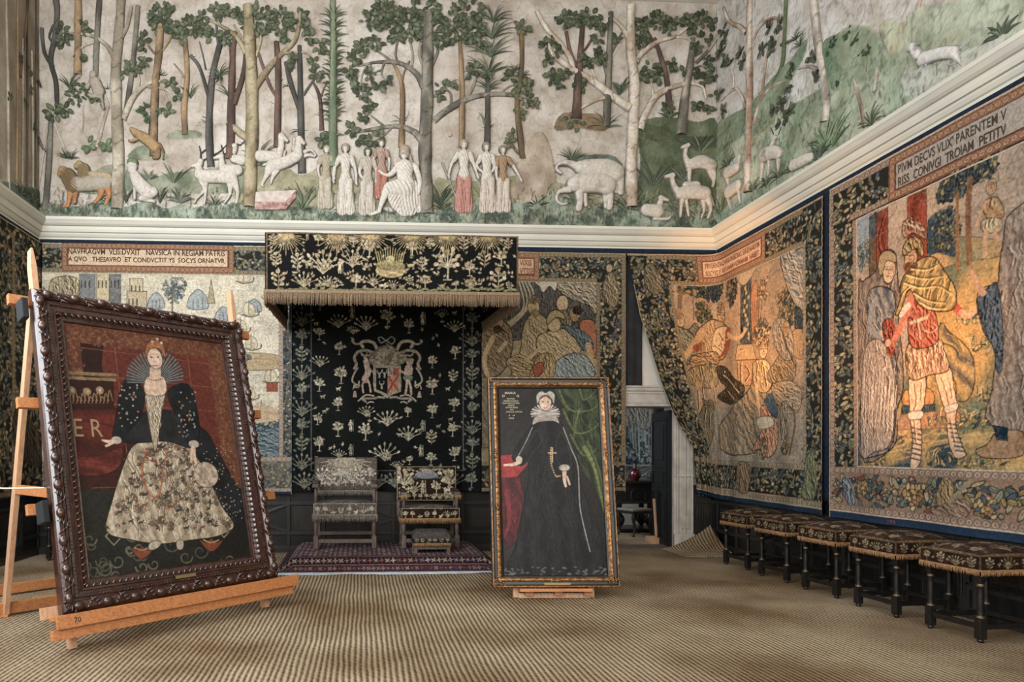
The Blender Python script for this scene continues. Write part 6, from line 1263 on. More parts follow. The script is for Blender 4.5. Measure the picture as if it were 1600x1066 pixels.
# ---- dark curtain beside the doorway
cu = thing('curtain', 'plain black curtain hanging beside the drawn-back tapestry above the doorway', 'curtain', (4.1, YB-.09, 2.45))
u = np.linspace(0, 1, 50); X0, X1 = 3.80, 4.26
c = Cv(back(.012), X0-XL, X1-XL, 2.42, 4.46, .02, '#24272a'); c.H += .014+.014*np.sin(c.X*2*PI/.16+vn(c.X, c.Y, 2, 3)*2)*(.4+(4.5-c.Y)*.25)
c.build('curtain_cloth', mat('black_curtain', '#1e2123', .9, attr=True, noise=(6, '#b0b0b0', 3)), cu, rim=.01, world=True)

# ================================================================== canopy, backcloth, dais, chairs
CRM = ('#cabb9c', '#b5a88c', '#d6caaa', '#a09a7e', '#8f9476'); GLD = ('#b09c74', '#c4b28c', '#94805a', '#a59e7c', '#b39674')
def sprig(c, x, y, s, kind, pal=CRM, seed=0, h=.004):
    """one embroidered slip: tree, flower, palm or beast, base at x,y, height s (metres)"""
    R = random.Random(seed); P_ = lambda: R.choice(pal); k = s
    if kind == 'tree':
        c.lstroke(np.array([(x, y), (x+.02*k, y+.35*k)]), .06*k, P_(), h=h); c.lstroke(np.array([(x-.12*k, y), (x+.12*k, y)]), .04*k, P_(), h=h)
        for i in range(13):
            a = PI*.5+(i-6)*.36+R.uniform(-.1, .1); q = k*R.uniform(.22, .42)*(1.0 if i % 2 else .7); ex, ey = x+q*math.cos(a)*.95, y+.58*k+q*math.sin(a)
            c.lstroke(np.array([(x, y+.36*k), (ex, ey)]), .028*k, P_(), h=h); c.lell(ex, ey, .085*k, .06*k, a, P_(), h=h)
    elif kind == 'plant':
        for i in range(7):
            a = PI/2+(i-3)*.33; q = k*R.uniform(.8, 1.0); mx_, my_ = x+.5*q*math.cos(a)*.8, y+.55*q*math.sin(a); ex, ey = x+q*math.cos(a), y+q*math.sin(a)*.95
            c.lstroke(np.array([(x, y), (mx_, my_), (ex, ey)]), .045*k, P_(), .02*k, h=h); c.lell(ex, ey, .10*k, .06*k, a, P_(), h=h); c.lell(mx_, my_, .11*k, .04*k, a+.6, P_(), h=h)
    elif kind == 'flower':
        c.lstroke(np.array([(x, y), (x+.04*k, y+.5*k), (x-.02*k, y+.85*k)]), .04*k, P_(), h=h)
        for i in range(3):
            for sg in (-1, 1):
                yy = y+(.15+i*.24)*k; c.lell(x+sg*.16*k, yy+.05*k, .14*k, .055*k, sg*.6, P_(), h=h)
                if i > 0: c.lell(x+sg*.30*k, yy+.14*k, .085*k, .085*k, 0, P_(), '#2a241a', .015*k, h=h)
        c.lell(x-.02*k, y+.9*k, .12*k, .12*k, 0, P_(), '#2a241a', .015*k, h=h); c.lell(x-.02*k, y+.9*k, .05*k, .05*k, 0, '#8a6a44', h=h)
    elif kind == 'beast':
        col = P_(); c.lell(x, y+.42*k, .38*k, .17*k, .1, col, h=h); c.lell(x+.42*k, y+.66*k, .14*k, .1*k, .5, col, h=h); c.lstroke(np.array([(x+.3*k, y+.45*k), (x+.42*k, y+.64*k)]), .13*k, col, h=h)
        for q in (-.28, -.16, .2, .32): c.lstroke(np.array([(x+q*k, y+.38*k), (x+q*k*1.1, y)]), .06*k, col, h=h)
        c.lstroke(np.array([(x-.34*k, y+.5*k), (x-.5*k, y+.62*k)]), .05*k, col, h=h)
    elif kind == 'bit':
        a = R.uniform(0, PI)
        for q in (0, 1.2, 2.2): c.lell(x+.2*k*math.cos(a+q), y+.2*k*math.sin(a+q), .26*k, .1*k, a+q, P_(), h=h)
    elif kind == 'figure':
        col = P_(); c.lell(x, y+.9*k, .075*k, .09*k, 0, col, h=h); c.lpoly(np.array([(x-.1*k, y+.8*k), (x+.1*k, y+.8*k), (x+.09*k, y+.5*k), (x+.15*k, y+.12*k), (x-.15*k, y+.12*k), (x-.09*k, y+.5*k)]), col, h=h)
        for sg in (-1, 1): c.lstroke(np.array([(x+sg*.06*k, y+.12*k), (x+sg*.07*k, y)]), .06*k, col, h=h); c.lstroke(np.array([(x+sg*.1*k, y+.76*k), (x+sg*.2*k, y+.5*k)]), .05*k, col, h=h)
        c.lstroke(np.array([(x+.22*k, y), (x+.2*k, y+.95*k)]), .03*k, P_(), h=h)
KINDS = ('tree', 'plant', 'flower', 'tree', 'plant')
def scatter(c, x0, y0, x1, y1, s, pal=CRM, seed=0, kinds=KINDS, jit=.2):
    R = random.Random(seed); nx = max(1, round((x1-x0)/s)); ny = max(1, round((y1-y0)/s)); dx, dy = (x1-x0)/nx, (y1-y0)/ny
    for i in range(nx):
        for j in range(ny):
            sprig(c, x0+(i+.5+R.uniform(-jit, jit)*.5)*dx, y0+(j+.08+R.uniform(0, jit)*.3)*dy, min(dx, dy)*.92, R.choice(kinds), pal, R.randrange(9999))
            sprig(c, x0+(i+R.random())*dx, y0+(j+R.random())*dy, min(dx, dy)*.25, 'bit', pal, R.randrange(9999))
def rays(c, x, y, r, n=17, col='#b8964f', h=.003):
    for i in range(n):
        a = -PI*(i+.5)/n; q = r*(1 if i % 2 else .72); c.lstroke(np.array([(x+.18*r*math.cos(a), y+.12*r*math.sin(a)), (x+q*math.cos(a), y+q*math.sin(a)*.95)]), .035*r, col, .012*r, h=h)
    c.lell(x, y, .38*r, .16*r, 0, col, h=h)

# ---- embroidered backcloth hanging behind the chairs
bp_ = back(.105)
BC = thing('backcloth', 'black velvet backcloth embroidered with cream flower slips and a coat of arms, behind the armchairs', 'hanging', (.4, YB-.105, .9))
X_ = lambda u: bp_.P(u, 600)[0]; Z_ = lambda v: bp_.P(600, v)[1]
x0, x1, z0, z1 = X_(457), X_(751), Z_(768), Z_(430)
c = Cv(bp_, x0, x1, z0, z1, .0062, '#0c100f'); c.C[:] = mott('#0d1211', '#151a18', 2, 5)(c.X, c.Y)
xm0, xm1, zm = X_(486.5), X_(723.5), Z_(735.5)
for (a, b_, q) in ((x0, xm0, 1), (xm1, x1, 2)):
    c.rect(a, zm, b_, z1, '#12191b'); n = 11; dz = (z1-zm)/n
    for k in range(n):
        sprig(c, (a+b_)/2, zm+k*dz+.01, dz*.92, KINDS[(k+q) % 5], ('#7d7f6c', '#8f8e78', '#6a6f60', '#9c967c'), k*7+q)
        for r in range(3): sprig(c, a+(b_-a)*((r*.4+.1) % 1), zm+(k+.3*r+.1)*dz, dz*.28, 'bit', ('#7d7f6c', '#6a6f60'), k*31+r)
c.rect(x0, z0, x1, zm, '#12191b'); scatter(c, x0+.02, z0+.02, x1-.02, zm-.02, .27, ('#8a8a78', '#74766a', '#9c967c'), 77)
for a in (xm0, xm1): c.lstroke(np.array([(a, zm), (a, z1)]), .016, '#5f6262', h=.004)
c.lstroke(np.array([(xm0, zm), (xm1, zm)]), .012, '#5f6262', h=.004)
slips = [(500, 486, 18, 'tree'), (517, 452, 0, ''), (529, 513, 21, 'plant'), (550, 499, 20, 'figure'), (572, 517, 24, 'plant'), (605, 511, 30, 'tree'), (639, 520, 22, 'tree'), (660, 507, 20, 'figure'), (690, 496, 14, 'plant'), (710, 518, 20, 'plant'), (499, 532, 20, 'tree'), (530, 555, 20, 'tree'), (552, 523, 12, 'plant'), (500, 574, 18, 'plant'), (533, 600, 28, 'tree'), (499, 612, 22, 'tree'), (711, 560, 22, 'tree'), (675, 575, 20, 'tree'), (708, 597, 20, 'flower'), (675, 616, 26, 'tree'),
    (528, 642, 22, 'tree'), (572, 651, 18, 'plant'), (605, 666, 26, 'plant'), (637, 651, 16, 'tree'), (675, 653, 22, 'tree'), (709, 642, 22, 'tree'), (496, 664, 18, 'tree'), (528, 682, 24, 'tree'), (571, 688, 26, 'tree'), (638, 689, 24, 'plant'), (674, 694, 22, 'flower'), (707, 682, 22, 'tree'), (499, 705, 24, 'tree'), (601, 720, 28, 'plant'), (673, 727, 22, 'tree'), (710, 720, 22, 'tree'), (548, 674, 18, 'figure'), (660, 674, 18, 'figure'), (548, 712, 18, 'figure'), (657, 713, 18, 'figure'), (530, 716, 14, 'plant'), (640, 726, 14, 'tree'), (620, 732, 12, 'plant')]
for i, (u, v, s, kd) in enumerate(slips):
    if s: sprig(c, X_(u), Z_(v), s/105.5, kd, CRM, i)
R_ = random.Random(9)
for i in range(70):
    u, v = R_.uniform(492, 718), R_.uniform(490, 730)
    if 560 < u < 668 and 520 < v < 642: continue
    sprig(c, X_(u), Z_(v), .075, R_.choice(('bit', 'bit', 'beast')), CRM, i+500)
# coat of arms as embroidered
A = lambda a, b_: (560+a/9.69, 530+b_/9.69); cr, pk = '#b3a58a', '#c4a796'
def Ap(pts, *a, **k): c.poly([A(*p) for p in pts], *a, **k)
def As(pts, w, col, **k): c.stroke([A(*p) for p in pts], w/9.69, col, h=.005, **k)
for sg in (-1, 1):
    m_ = lambda x: 435+sg*(x-435)
    As([(m_(590), 150), (m_(640), 60), (m_(740), 30), (m_(830), 60), (m_(800), 120)], 44, cr); As([(m_(640), 210), (m_(760), 170), (m_(880), 200), (m_(930), 290), (m_(900), 380), (m_(930), 450)], 40, '#a3967c')
    As([(m_(820), 60), (m_(900), 80), (m_(960), 40), (m_(940), 20)], 26, cr); As([(m_(880), 440), (m_(940), 540), (m_(960), 640), (m_(880), 700), (m_(860), 640)], 24, cr); As([(m_(700), 240), (m_(800), 250), (m_(830), 200)], 26, '#a3967c')
    As([(m_(850), 700), (m_(880), 740), (m_(930), 700), (m_(950), 760)], 14, cr); Ap([(m_(910), 790), (m_(940), 790), (m_(955), 885), (m_(890), 885)], '#b39c80', False, h=.005)
    As([(m_(480), 890), (m_(560), 880), (m_(640), 900), (m_(760), 900), (m_(800), 920), (m_(760), 945)], 30, '#9c9484'); As([(m_(640), 960), (m_(690), 950), (m_(740), 975)], 18, cr); As([(m_(640), 860), (m_(760), 850), (m_(870), 940)], 22, cr)
Ap([(160, 230), (240, 180), (340, 110), (500, 110), (620, 190), (730, 260), (700, 360), (560, 400), (300, 400), (180, 370)], mott('#a3967c', '#6f6650', 28, 4, 6), h=.006)
As([(420, 70), (480, 130), (560, 230)], 12, cr); c.stroke([A(300, -10), A(340, 60), A(420, 30), A(500, 80), A(550, 20), A(500, -30), A(420, 20), A(340, -30), A(300, -10)], 1.6, '#9aa090', h=.005)
Ap([(225, 400), (640, 400), (650, 700), (640, 800), (520, 840), (430, 900), (340, 830), (240, 790), (225, 700)], '#a39478', False, h=.004)
Ap([(270, 440), (605, 440), (605, 760), (520, 800), (435, 835), (340, 790), (270, 760)], '#10181a', False, h=.006)
Ap([(438, 440), (605, 440), (605, 760), (520, 800), (438, 832)], '#b8875c', False, h=.006); Ap([(438, 450), (520, 450), (520, 560), (438, 560)], '#a9a594', False, h=.006); Ap([(525, 450), (605, 450), (605, 556), (525, 556)], '#b04a44', False, h=.006)
As([(455, 570), (520, 670), (595, 770)], 30, '#a83e38', smooth=False); As([(600, 560), (520, 680), (445, 800)], 30, '#a83e38', smooth=False)
for q in (475, 500): As([(q-10, 470), (q+5, 510), (q-8, 545)], 8, '#2c3432')
for (a, b_) in ((318, 520), (395, 520), (352, 690)):
    As([(a, b_+60), (a, b_)], 26, '#a9a594'); As([(a-8, b_+10), (a-34, b_-20), (a-30, b_-50)], 9, '#a9a594'); As([(a+8, b_+10), (a+34, b_-20), (a+30, b_-50)], 9, '#a9a594'); As([(a-26, b_-5), (a-8, b_-12)], 7, '#a9a594'); As([(a+26, b_-5), (a+8, b_-12)], 7, '#a9a594')
Ap([(90, 300), (130, 290), (160, 350), (175, 430), (190, 520), (150, 600), (150, 660), (80, 660), (50, 600), (100, 500), (80, 380)], pk, h=.006); As([(105, 280), (80, 240), (30, 220)], 10, cr); As([(125, 290), (120, 230), (150, 180)], 10, cr); As([(90, 640), (60, 700), (75, 810)], 26, pk); As([(145, 620), (170, 690), (185, 800)], 26, pk); As([(160, 440), (200, 480), (240, 520)], 20, pk); As([(95, 285), (110, 320), (85, 335)], 34, pk)
Ap([(720, 400), (800, 395), (820, 460), (810, 540), (700, 550), (690, 500)], pk, h=.006); c.ell(A(775, 345), 5.2, 5.8, pk, h=.007); c.ell(A(785, 320), 6, 3.6, '#9c8462', h=.007); Ap([(680, 560), (815, 560), (810, 620), (760, 640), (700, 625)], '#76826c', h=.006); As([(735, 630), (730, 720), (710, 840)], 34, pk); As([(760, 630), (790, 720), (800, 830)], 34, pk); As([(730, 420), (700, 510), (640, 480)], 26, pk); As([(815, 450), (790, 530), (730, 520)], 24, pk)
c.H += .012*np.sin(c.X*2*PI/.62)+.006*fbm(c.X, c.Y, 3, 4)+.010*np.clip((1.9-c.Y), 0, 1)*(fbm(c.X, c.Y, 4, 8)-.4)
c.H -= c.H.min()
c.build('embroidered_velvet', M['velvet'], BC, rim=.02, world=True)

# ---- canopy
YC = 7.5; cp_ = Pl((0, YC, 0), (1, 0, 0), (0, 0, 1), (0, -1, 0))
CN = thing('canopy', 'black canopy embroidered with gold and cream flowers, with a long fringe, over the armchairs', 'canopy', (.35, 8.6, 3.15))
xa, za = cp_.P(415.5, 363)[:2]; xb = cp_.P(809.5, 368)[0]; zb = cp_.P(600, 457)[1]; zt = za; zf = cp_.P(600, 479)[1]
c = Cv(cp_, xa, xb, zb, zt, .0056, '#0d0f0e')
PX = lambda u, v: cp_.P(u, v)[:2]
for u in (447, 526, 578, 642, 697, 762): x, y = PX(u, 368); rays(c, x, y, .24, 19, '#a08a5c'); c.lell(x, y-.012, .10, .04, 0, '#ac925c', h=.004)
R_ = random.Random(12)
for (u, v, s, kd) in ((431, 417, 22, 'flower'), (465, 423, 26, 'flower'), (505, 428, 38, 'plant'), (551, 418, 26, 'plant'), (577, 402, 26, 'tree'), (644, 400, 24, 'tree'), (659, 424, 22, 'flower'), (699, 438, 50, 'tree'), (733, 432, 24, 'tree'), (724, 393, 24, 'flower'), (757, 418, 26, 'flower'), (783, 416, 28, 'tree'), (435, 450, 28, 'flower'), (475, 450, 24, 'plant'), (512, 448, 18, 'plant'), (556, 452, 26, 'tree'), (583, 448, 20, 'plant'), (613, 452, 14, 'plant'), (640, 446, 16, 'flower'), (664, 452, 24, 'tree'), (712, 452, 14, 'tree'), (778, 453, 34, 'flower'), (497, 384, 20, 'tree'), (552, 386, 18, 'tree'), (672, 388, 16, 'tree'), (427, 384, 18, 'flower'), (740, 384, 16, 'plant'), (794, 390, 18, 'flower'), (795, 452, 12, 'flower'), (520, 452, 12, 'plant'), (735, 452, 16, 'plant')):
    x, y = PX(u, v); sprig(c, x, y, s/136, kd, GLD, int(u+v))
for (u, v, s, kd) in ((483, 420, 14, 'beast'), (573, 423, 14, 'beast'), (642, 421, 14, 'beast'), (531, 427, 22, 'figure'), (524, 392, 12, 'beast'), (498, 452, 14, 'beast'), (597, 452, 12, 'beast'), (628, 453, 12, 'beast'), (690, 452, 12, 'beast'), (733, 448, 18, 'beast'), (480, 376, 10, 'figure')):
    x, y = PX(u, v); sprig(c, x, y, s/136, kd, GLD, int(u*v))
for i in range(240):
    x, y = PX(R_.uniform(420, 805), R_.uniform(374, 452)); sprig(c, x, y, .05, 'bit', GLD, i)
for i in range(60):
    x, y = PX(420+i*6.5, R_.uniform(451, 455)); c.lell(x, y, .03, .014, R_.uniform(-.5, .5), '#7d7c50', h=.003)
c.ell((610, 424), 23, 11, '#a58c54', h=.006); c.ell((610, 416), 23, 8, '#8c7c50', h=.006); c.ell((610, 406), 7, 5, '#b8ac88', h=.008)
for k in range(13): c.stroke([(592+k*3, 414), (588+k*3.6, 398), (586+k*4, 386+abs(k-6)*1.6)], 1.6, '#a89858', .6, h=.006)
c.stroke([(590, 425), (600, 431), (612, 427), (626, 431), (632, 424)], 2.5, '#c4b07c', h=.007)
frame_line(c, xa+.008, zb+.008, xb-.008, zt-.008, .02, '#6a5238'); c.H += .010*np.sin(c.X*2*PI/.9)+.005*fbm(c.X, c.Y, 5, 3); c.H -= c.H.min()
c.build('front_valance', M['velvet'], CN, rim=.015, world=True)
ybk = YB-.16; zbk = zb+.12
for sg, X in ((-1, xa), (1, xb)):
    pl = Pl((X, YC, 0), (0, 1, 0), (0, 0, 1), (sg, 0, 0)); c2 = Cv(pl, .005, ybk-YC, zb, zt, .012, '#0d0f0e'); scatter(c2, .05, zb+.05, ybk-YC-.05, zt-.03, .24, GLD, 5+sg)
    sh = lambda s_, t_, h_, X=X, sg=sg: np.stack([X+sg*h_, YC+s_, t_+(zbk-zb)*s_/(ybk-YC)], -1)
    c2.map3 = sh; o = c2.build('side_valance', M['velvet'], CN, world=True); sm = o.modifiers.new('thickness', 'SOLIDIFY'); sm.thickness = .012
b = MB(); b.add([(xa+.02, YC+.02, zb+.28), (xb-.02, YC+.02, zb+.28), (xb-.02, ybk, zb+.36), (xa+.02, ybk, zb+.36), (xa+.02, YC+.02, zb+.30), (xb-.02, YC+.02, zb+.30), (xb-.02, ybk, zb+.38), (xa+.02, ybk, zb+.38)], [(0, 1, 2, 3), (7, 6, 5, 4), (0, 4, 5, 1), (1, 5, 6, 2), (2, 6, 7, 3), (3, 7, 4, 0)])
b.build('lining', M['blackcloth'], CN, world=True)
b = MB()
for X in (xa+.03, xb-.03): b.bar((X, YC+.03, zt-.05), (X, ybk, zt+.05), .04, .04)
b.bar((xa, YC+.035, zt-.05), (xb, YC+.035, zt-.05), .04, .04); b.bar((xa, ybk-.03, zt+.05), (xb, ybk-.03, zt+.05), .04, .04); b.build('wooden_tester', M['greywood'], CN, world=True)
b = MB(); fringe_strip(b, (xa-.01, YC-.025, zb+.01), (xb+.01, YC-.025, zb+.01), zb-zf+.01, .0085, 1, .03); b.build('front_fringe', M['fringe'], CN, world=True)
for sg, X in ((-1, xa-.012), (1, xb+.012)):
    b = MB(); fringe_strip(b, (X, YC-.02, zb+.01), (X, ybk, zbk+.01), zb-zf+.01, .011, 2, .03, out=(sg, 0, 0)); b.build('side_fringe', M['fringe'], CN, world=True)

# ---- dais with its carpet and underlay
dx0, dx1, dy0, dy1, dh = -.84, 1.56, 8.30, YB-.12, .15
DS = thing('dais', 'low platform under the patterned red carpet, against the wall beneath the canopy', 'platform', (.36, 9.0, 0))
b = MB(); b.box(((dx0+dx1)/2, (dy0+dy1)/2, dh/2), (dx1-dx0, dy1-dy0, dh)); b.build('platform', M['greywood'], DS, world=True)
CA = thing('carpet', 'red and purple patterned carpet draped over the dais below the armchairs', 'carpet', (.36, 9.0, .15))
def cmap(s, t, h):     # s across, t from wall forward; folds down over the edge
    ov = .25; Wd = dx1-dx0; Dp = dy1-dy0
    X = dx0+s; Y = dy1-t; Z = np.full_like(s, dh+.012)+h
    fr = np.clip(t-Dp, 0, 9); Y = np.where(t > Dp, dy0-.02-fr*.35, Y); Z = np.where(t > Dp, dh+.012-fr*.80+h, Z)
    lf_ = np.clip(-s, 0, 9); rt = np.clip(s-Wd, 0, 9)
    X = np.where(s < 0, dx0-lf_*.85, np.where(s > Wd, dx1+rt*.85, X)); Z = Z-(lf_+rt)*.6
    return np.stack([X, Y, np.maximum(Z, .007+h)], -1)
c = Cv(back(), -.26, dx1-dx0+.26, .02, dy1-dy0+.20, .0085, '#4a2a30'); c.map3 = cmap; Dp = dy1-dy0
c.C[:] = mott('#4d3038', '#3a2630', 5, 3)(c.X, c.Y); Wd = dx1-dx0
def lattice(x0, y0, x1, y1, s, cols, sd):
    R = random.Random(sd); nx = int((x1-x0)/s); ny = int((y1-y0)/s)
    for i in range(nx):
        for j in range(ny):
            x, y = x0+(i+.5)*(x1-x0)/max(nx, 1), y0+(j+.5)*(y1-y0)/max(ny, 1); col = R.choice(cols)
            for q in range(4): a = q*PI/2+(i+j)*.78; c.lell(x+.27*s*math.cos(a), y+.27*s*math.sin(a), .2*s, .09*s, a, col)
            c.lell(x, y, .13*s, .13*s, 0, R.choice(cols))
lattice(-.1, .04, Wd+.1, Dp-.12, .062, ('#a08c92', '#84748c', '#b09ca0', '#c8b4b0', '#7c4448', '#6c5c74', '#b8a8b0'), 1)
for (ya, yb2, bgc, s, cols) in ((Dp-.12, Dp-.03, '#5a2426', .05, ('#a07a5c', '#3a2a38', '#8a5a50')), (Dp-.03, Dp-.015, '#8a7468', 0, ()), (Dp-.015, Dp+.09, '#281a24', .072, ('#b09c8c', '#8c4a48', '#7a7084', '#a88c7a')), (Dp+.09, Dp+.1, '#8a6a60', 0, ()), (Dp+.1, Dp+.2, '#43222a', .06, ('#8a6c6c', '#5c4a60', '#a08a80', '#6a3034'))):
    c.rect(-.26, ya, Wd+.26, yb2, bgc)
    if s: lattice(-.24, ya, Wd+.24, yb2, s, cols, int(ya*50))
c.H += .004*fbm(c.X, c.Y, 8, 2)
o = c.build('carpet_pile', M['tap'], CA, world=True); sm = o.modifiers.new('thickness', 'SOLIDIFY'); sm.thickness = .008; sm.offset = -1
UL = thing('underlay', 'thin whitish underlay sheet peeping out along the front edge of the dais carpet', 'sheet', (.36, 8.1, 0))
n = 80; V = []; R_ = random.Random(5)
for i in range(n):
    s_ = i/(n-1); X = dx0-.28+s_*(dx1-dx0+.56)
    for j in range(3): V.append((X, 8.28-j*.07-(.085*vn(X, 0, 2.4, 1)+.03*vn(X, 0, 9, 2) if j == 2 else 0)-.02, .004+.004*vn(X, j, 6, 3)*(j > 0)))
idx = np.arange(n*3).reshape(n, 3); Q = np.stack([idx[:-1, :-1], idx[1:, :-1], idx[1:, 1:], idx[:-1, 1:]], -1).reshape(-1, 4)
o = mesh_np('sheet', V, Q, M['white_cloth'], UL, None, True, True); sm = o.modifiers.new('thickness', 'SOLIDIFY'); sm.thickness = .003; sm.offset = 1

# ---- armchairs
def lcv(O, d, u, nrm, w, h, res, base):       # canvas in a thing's own space, measured in metres from its lower left
    return Cv(Pl(O, d, u, nrm), 0, w, 0, h, res, base)
def turned(mb, x, y, z0, z1, r):
    H = z1-z0; mb.lathe([(r*.85, 0), (r, H*.03), (r*.7, H*.06), (r*.95, H*.10), (r*1.05, H*.5), (r*.85, H*.88), (r*.62, H*.91), (r*1.05, H*.94), (r*.8, H*.97), (r*.9, H)], (x, y, z0), 14)
def armchair(name, label, loc, W, D, zs, zp, zf, za, zbb, zbt, Wb, ground, wood, fr, pal, rich, group='embroidered armchairs on the dais'):
    t = thing(name, label, 'chair', loc, 0, group); hw = W/2
    for sx in (-1, 1):
        x = sx*(hw-.03)
        b = MB(); b.box((x, .03, .10), (.062, .062, .17)); b.ball((x, .03, .015), .022, 10, 6); turned(b, x, .03, .185, zp+.02, .027); b.build('leg', wood, t, bevel=.003)
        b = MB(); b.box((x, D-.03, zp*.5+.005), (.055, .055, zp)); b.build('leg', wood, t, bevel=.003)
        b = MB(); turned(b, x, .03, zs-.02, za-.045, .023); b.build('arm_post', wood, t)
        b = MB(); b.box((x, D*.5-.0, za-.03), (.06, D+.02, .03)); b.box((x, .0, za-.035), (.085, .10, .045)); a_ = b.build('arm', wood, t, bevel=.008)
        b = MB(); b.box((x, D*.42, za), (.075, D*.8, .045)); b.build('arm_pad', M['greyvelvet'] if not rich else M['brownvelvet'], a_, bevel=.016)
        if rich: b = MB(); fringe_strip(b, (x-.045, -.06, za-.05), (x+.045, -.06, za-.05), .07, .007, 3); fringe_strip(b, (x+sx*.047, -.05, za-.05), (x+sx*.047, .1, za-.05), .07, .007, 4); b.build('arm_fringe', fr, a_)
        else:
            b = MB()
            for q in range(6): b.ball((x-.03+q*.012, -.052, za-.03), .005, 6, 4)
            b.build('nails', M['goldring'], a_)
        b = MB(); b.box((x, D*.5, .115), (.035, D-.06, .045)); b.build('stretcher', wood, t, bevel=.003)
    b = MB(); b.box((0, .03, .115), (W-.1, .04, .05)); b.build('stretcher', wood, t, bevel=.003)
    b = MB(); b.box((0, D-.04, .16), (W-.1, .035, .05)); b.build('stretcher', wood, t, bevel=.003)
    # seat cushion
    c = lcv((-hw+.02, .005, zs-.02), (1, 0, 0), (0, 1, 0), (0, 0, 1), W-.04, D-.06, .012, ground); c.C *= 1.5
    c.C[:] = mott('#857a70' if not rich else '#8f7e66', '#5c544e', 14, 5)(c.X, c.Y)
    u, v = c.X/c.x1, c.Y/c.y1; c.H += .045*(1-(2*u-1)**4)*(1-(2*v-1)**4); c.build('seat', M['velvet'], t, rim=.02)
    # front and side panels of the seat
    cs_ = [lcv((-hw, -.008, zp), (1, 0, 0), (0, 0, 1), (0, -1, 0), W, zs-zp, .0055, ground)]
    scatter(cs_[0], .01, .01, W-.01, zs-zp-.01, (zs-zp)*.62, pal, 3, kinds=('flower', 'plant', 'tree', 'bit')); frame_line(cs_[0], .004, .004, W-.004, zs-zp-.004, .008, pal[1])
    for sx in (-1, 1):
        q = lcv((sx*(hw+.001), -.008 if sx > 0 else D, zp), (0, sx, 0), (0, 0, 1), (sx, 0, 0), D, zs-zp, .008, ground); scatter(q, .01, .01, D-.01, zs-zp-.01, (zs-zp)*.7, pal, 5); cs_.append(q)
    multi(cs_, 'seat_valance', M['velvet'], t)
    b = MB(); b.box((0, D/2, (zp+zs)/2-.01), (W-.02, D-.03, zs-zp-.03)); b.build('seat_frame', M['greyvelvet'], t)
    b = MB(); fringe_strip(b, (-hw-.015, -.016, zp+.012), (hw+.015, -.016, zp+.012), zp-zf+.012, .0105 if not rich else .007, 5, .018)
    for sx in (-1, 1): fringe_strip(b, (sx*(hw+.012), -.01, zp+.012), (sx*(hw+.012), D, zp+.012), zp-zf+.012, .012, 6, .018, out=(sx, 0, 0))
    b.build('seat_fringe', fr, t)
    # back: posts, padded panel with embroidery, nails
    wb = Wb/2; tilt = .05
    for sx in (-1, 1):
        b = MB(); b.bar((sx*(wb-.02), D-.03, zp), (sx*(wb-.02), D+tilt, zbt+.01), .045, .04, up=(0, 1, 0)); b.build('back_post', wood, t, bevel=.003)
    O = (-wb, D-.05, zbb); upv = Vector((0, tilt+.02, zbt-zbb)).normalized(); Hb = (zbt-zbb)/upv.z; nrm = (0, -upv.z, upv.y)
    c = lcv(O, (1, 0, 0), tuple(upv), nrm, Wb, Hb, .0052, ground)
    if rich:
        for x in (.1, Wb-.1): sprig(c, x, .08, Hb*.82, 'tree', pal, int(x*50)); sprig(c, x, .02, Hb*.4, 'flower', pal, int(x*90))
        scatter(c, .02, .01, Wb-.02, .12, .09, pal, 8); sprig(c, .24, .10, .2, 'plant', pal, 3); sprig(c, Wb*.43, .1, .2, 'figure', pal, 4); sprig(c, Wb*.66, .09, .2, 'tree', pal, 5); sprig(c, Wb*.85, .1, .14, 'beast', pal, 5)
        c.lell(Wb*.5, Hb*.74, .17, .055, 0, '#8a8a90', h=.006); c.lell(Wb*.52, Hb*.82, .09, .05, 0, '#8f8f94', h=.007); scatter(c, Wb*.22, Hb*.62, Wb*.8, Hb*.72, .04, ('#8a8a90', '#76767c'), 9); scatter(c, .15, Hb*.84, Wb-.15, Hb-.01, .06, pal, 12, kinds=('bit', 'plant'))
    else:
        rays(c, Wb*.5, Hb-.03, .36, 33, '#b8aa90'); 
        for i, x in enumerate(np.linspace(.11, Wb-.11, 6)): sprig(c, x, Hb*.26, Hb*.46, ('plant', 'flower', 'tree')[i % 3], pal, i*5)
        scatter(c, .05, .05, Wb-.05, Hb*.36, .11, pal, 15, kinds=('plant', 'tree', 'beast'))
    u, v = c.X/c.x1, c.Y/c.y1; c.H += .018*(1-(2*u-1)**6)*(1-(2*v-1)**6); frame_line(c, .006, .006, Wb-.006, Hb-.006, .01, pal[1] if rich else '#2e2926')
    bk = c.build('backrest', M['velvet'], t, rim=.03)
    b = MB()
    for q in range(int(Wb/.035)):
        for vv in (.008, Hb-.008): p = Vector(O)+Vector((.02+q*.035, 0, 0))+upv*vv+Vector(nrm)*.012; b.ball(p, .0055, 6, 4)
    for q in range(int(Hb/.035)):
        for xx in (.008, Wb-.008): p = Vector(O)+Vector((xx, 0, 0))+upv*(.02+q*.035)+Vector(nrm)*.012; b.ball(p, .0055, 6, 4)
    b.build('brass_nails', M['goldring'], bk)
    b = MB(); b.bar((0, D+.0, zbb+.01), (0, D+tilt+.018, zbt-.01), Wb-.06, .03, up=(0, 1, 0)); b.build('back_padding', M['greyvelvet'], t)
    if not rich: b = MB(); fringe_strip(b, (-wb+.05, D-.06, zbb+.005), (wb-.05, D-.06, zbb+.005), .085, .010, 7); b.build('back_fringe', fr, t)
    return t
armchair('armchair', 'larger faded grey embroidered armchair with a sunburst backrest, left of the pair on the dais', (-.222, 9.0, .163), .85, .60, .63, .47, .375, .90, .77, 1.25, .90, '#6a5e56', M['greywood'], M['fringe_grey'], ('#cfc6b2', '#b5ac9a', '#dad0ba', '#9c9486'), False)
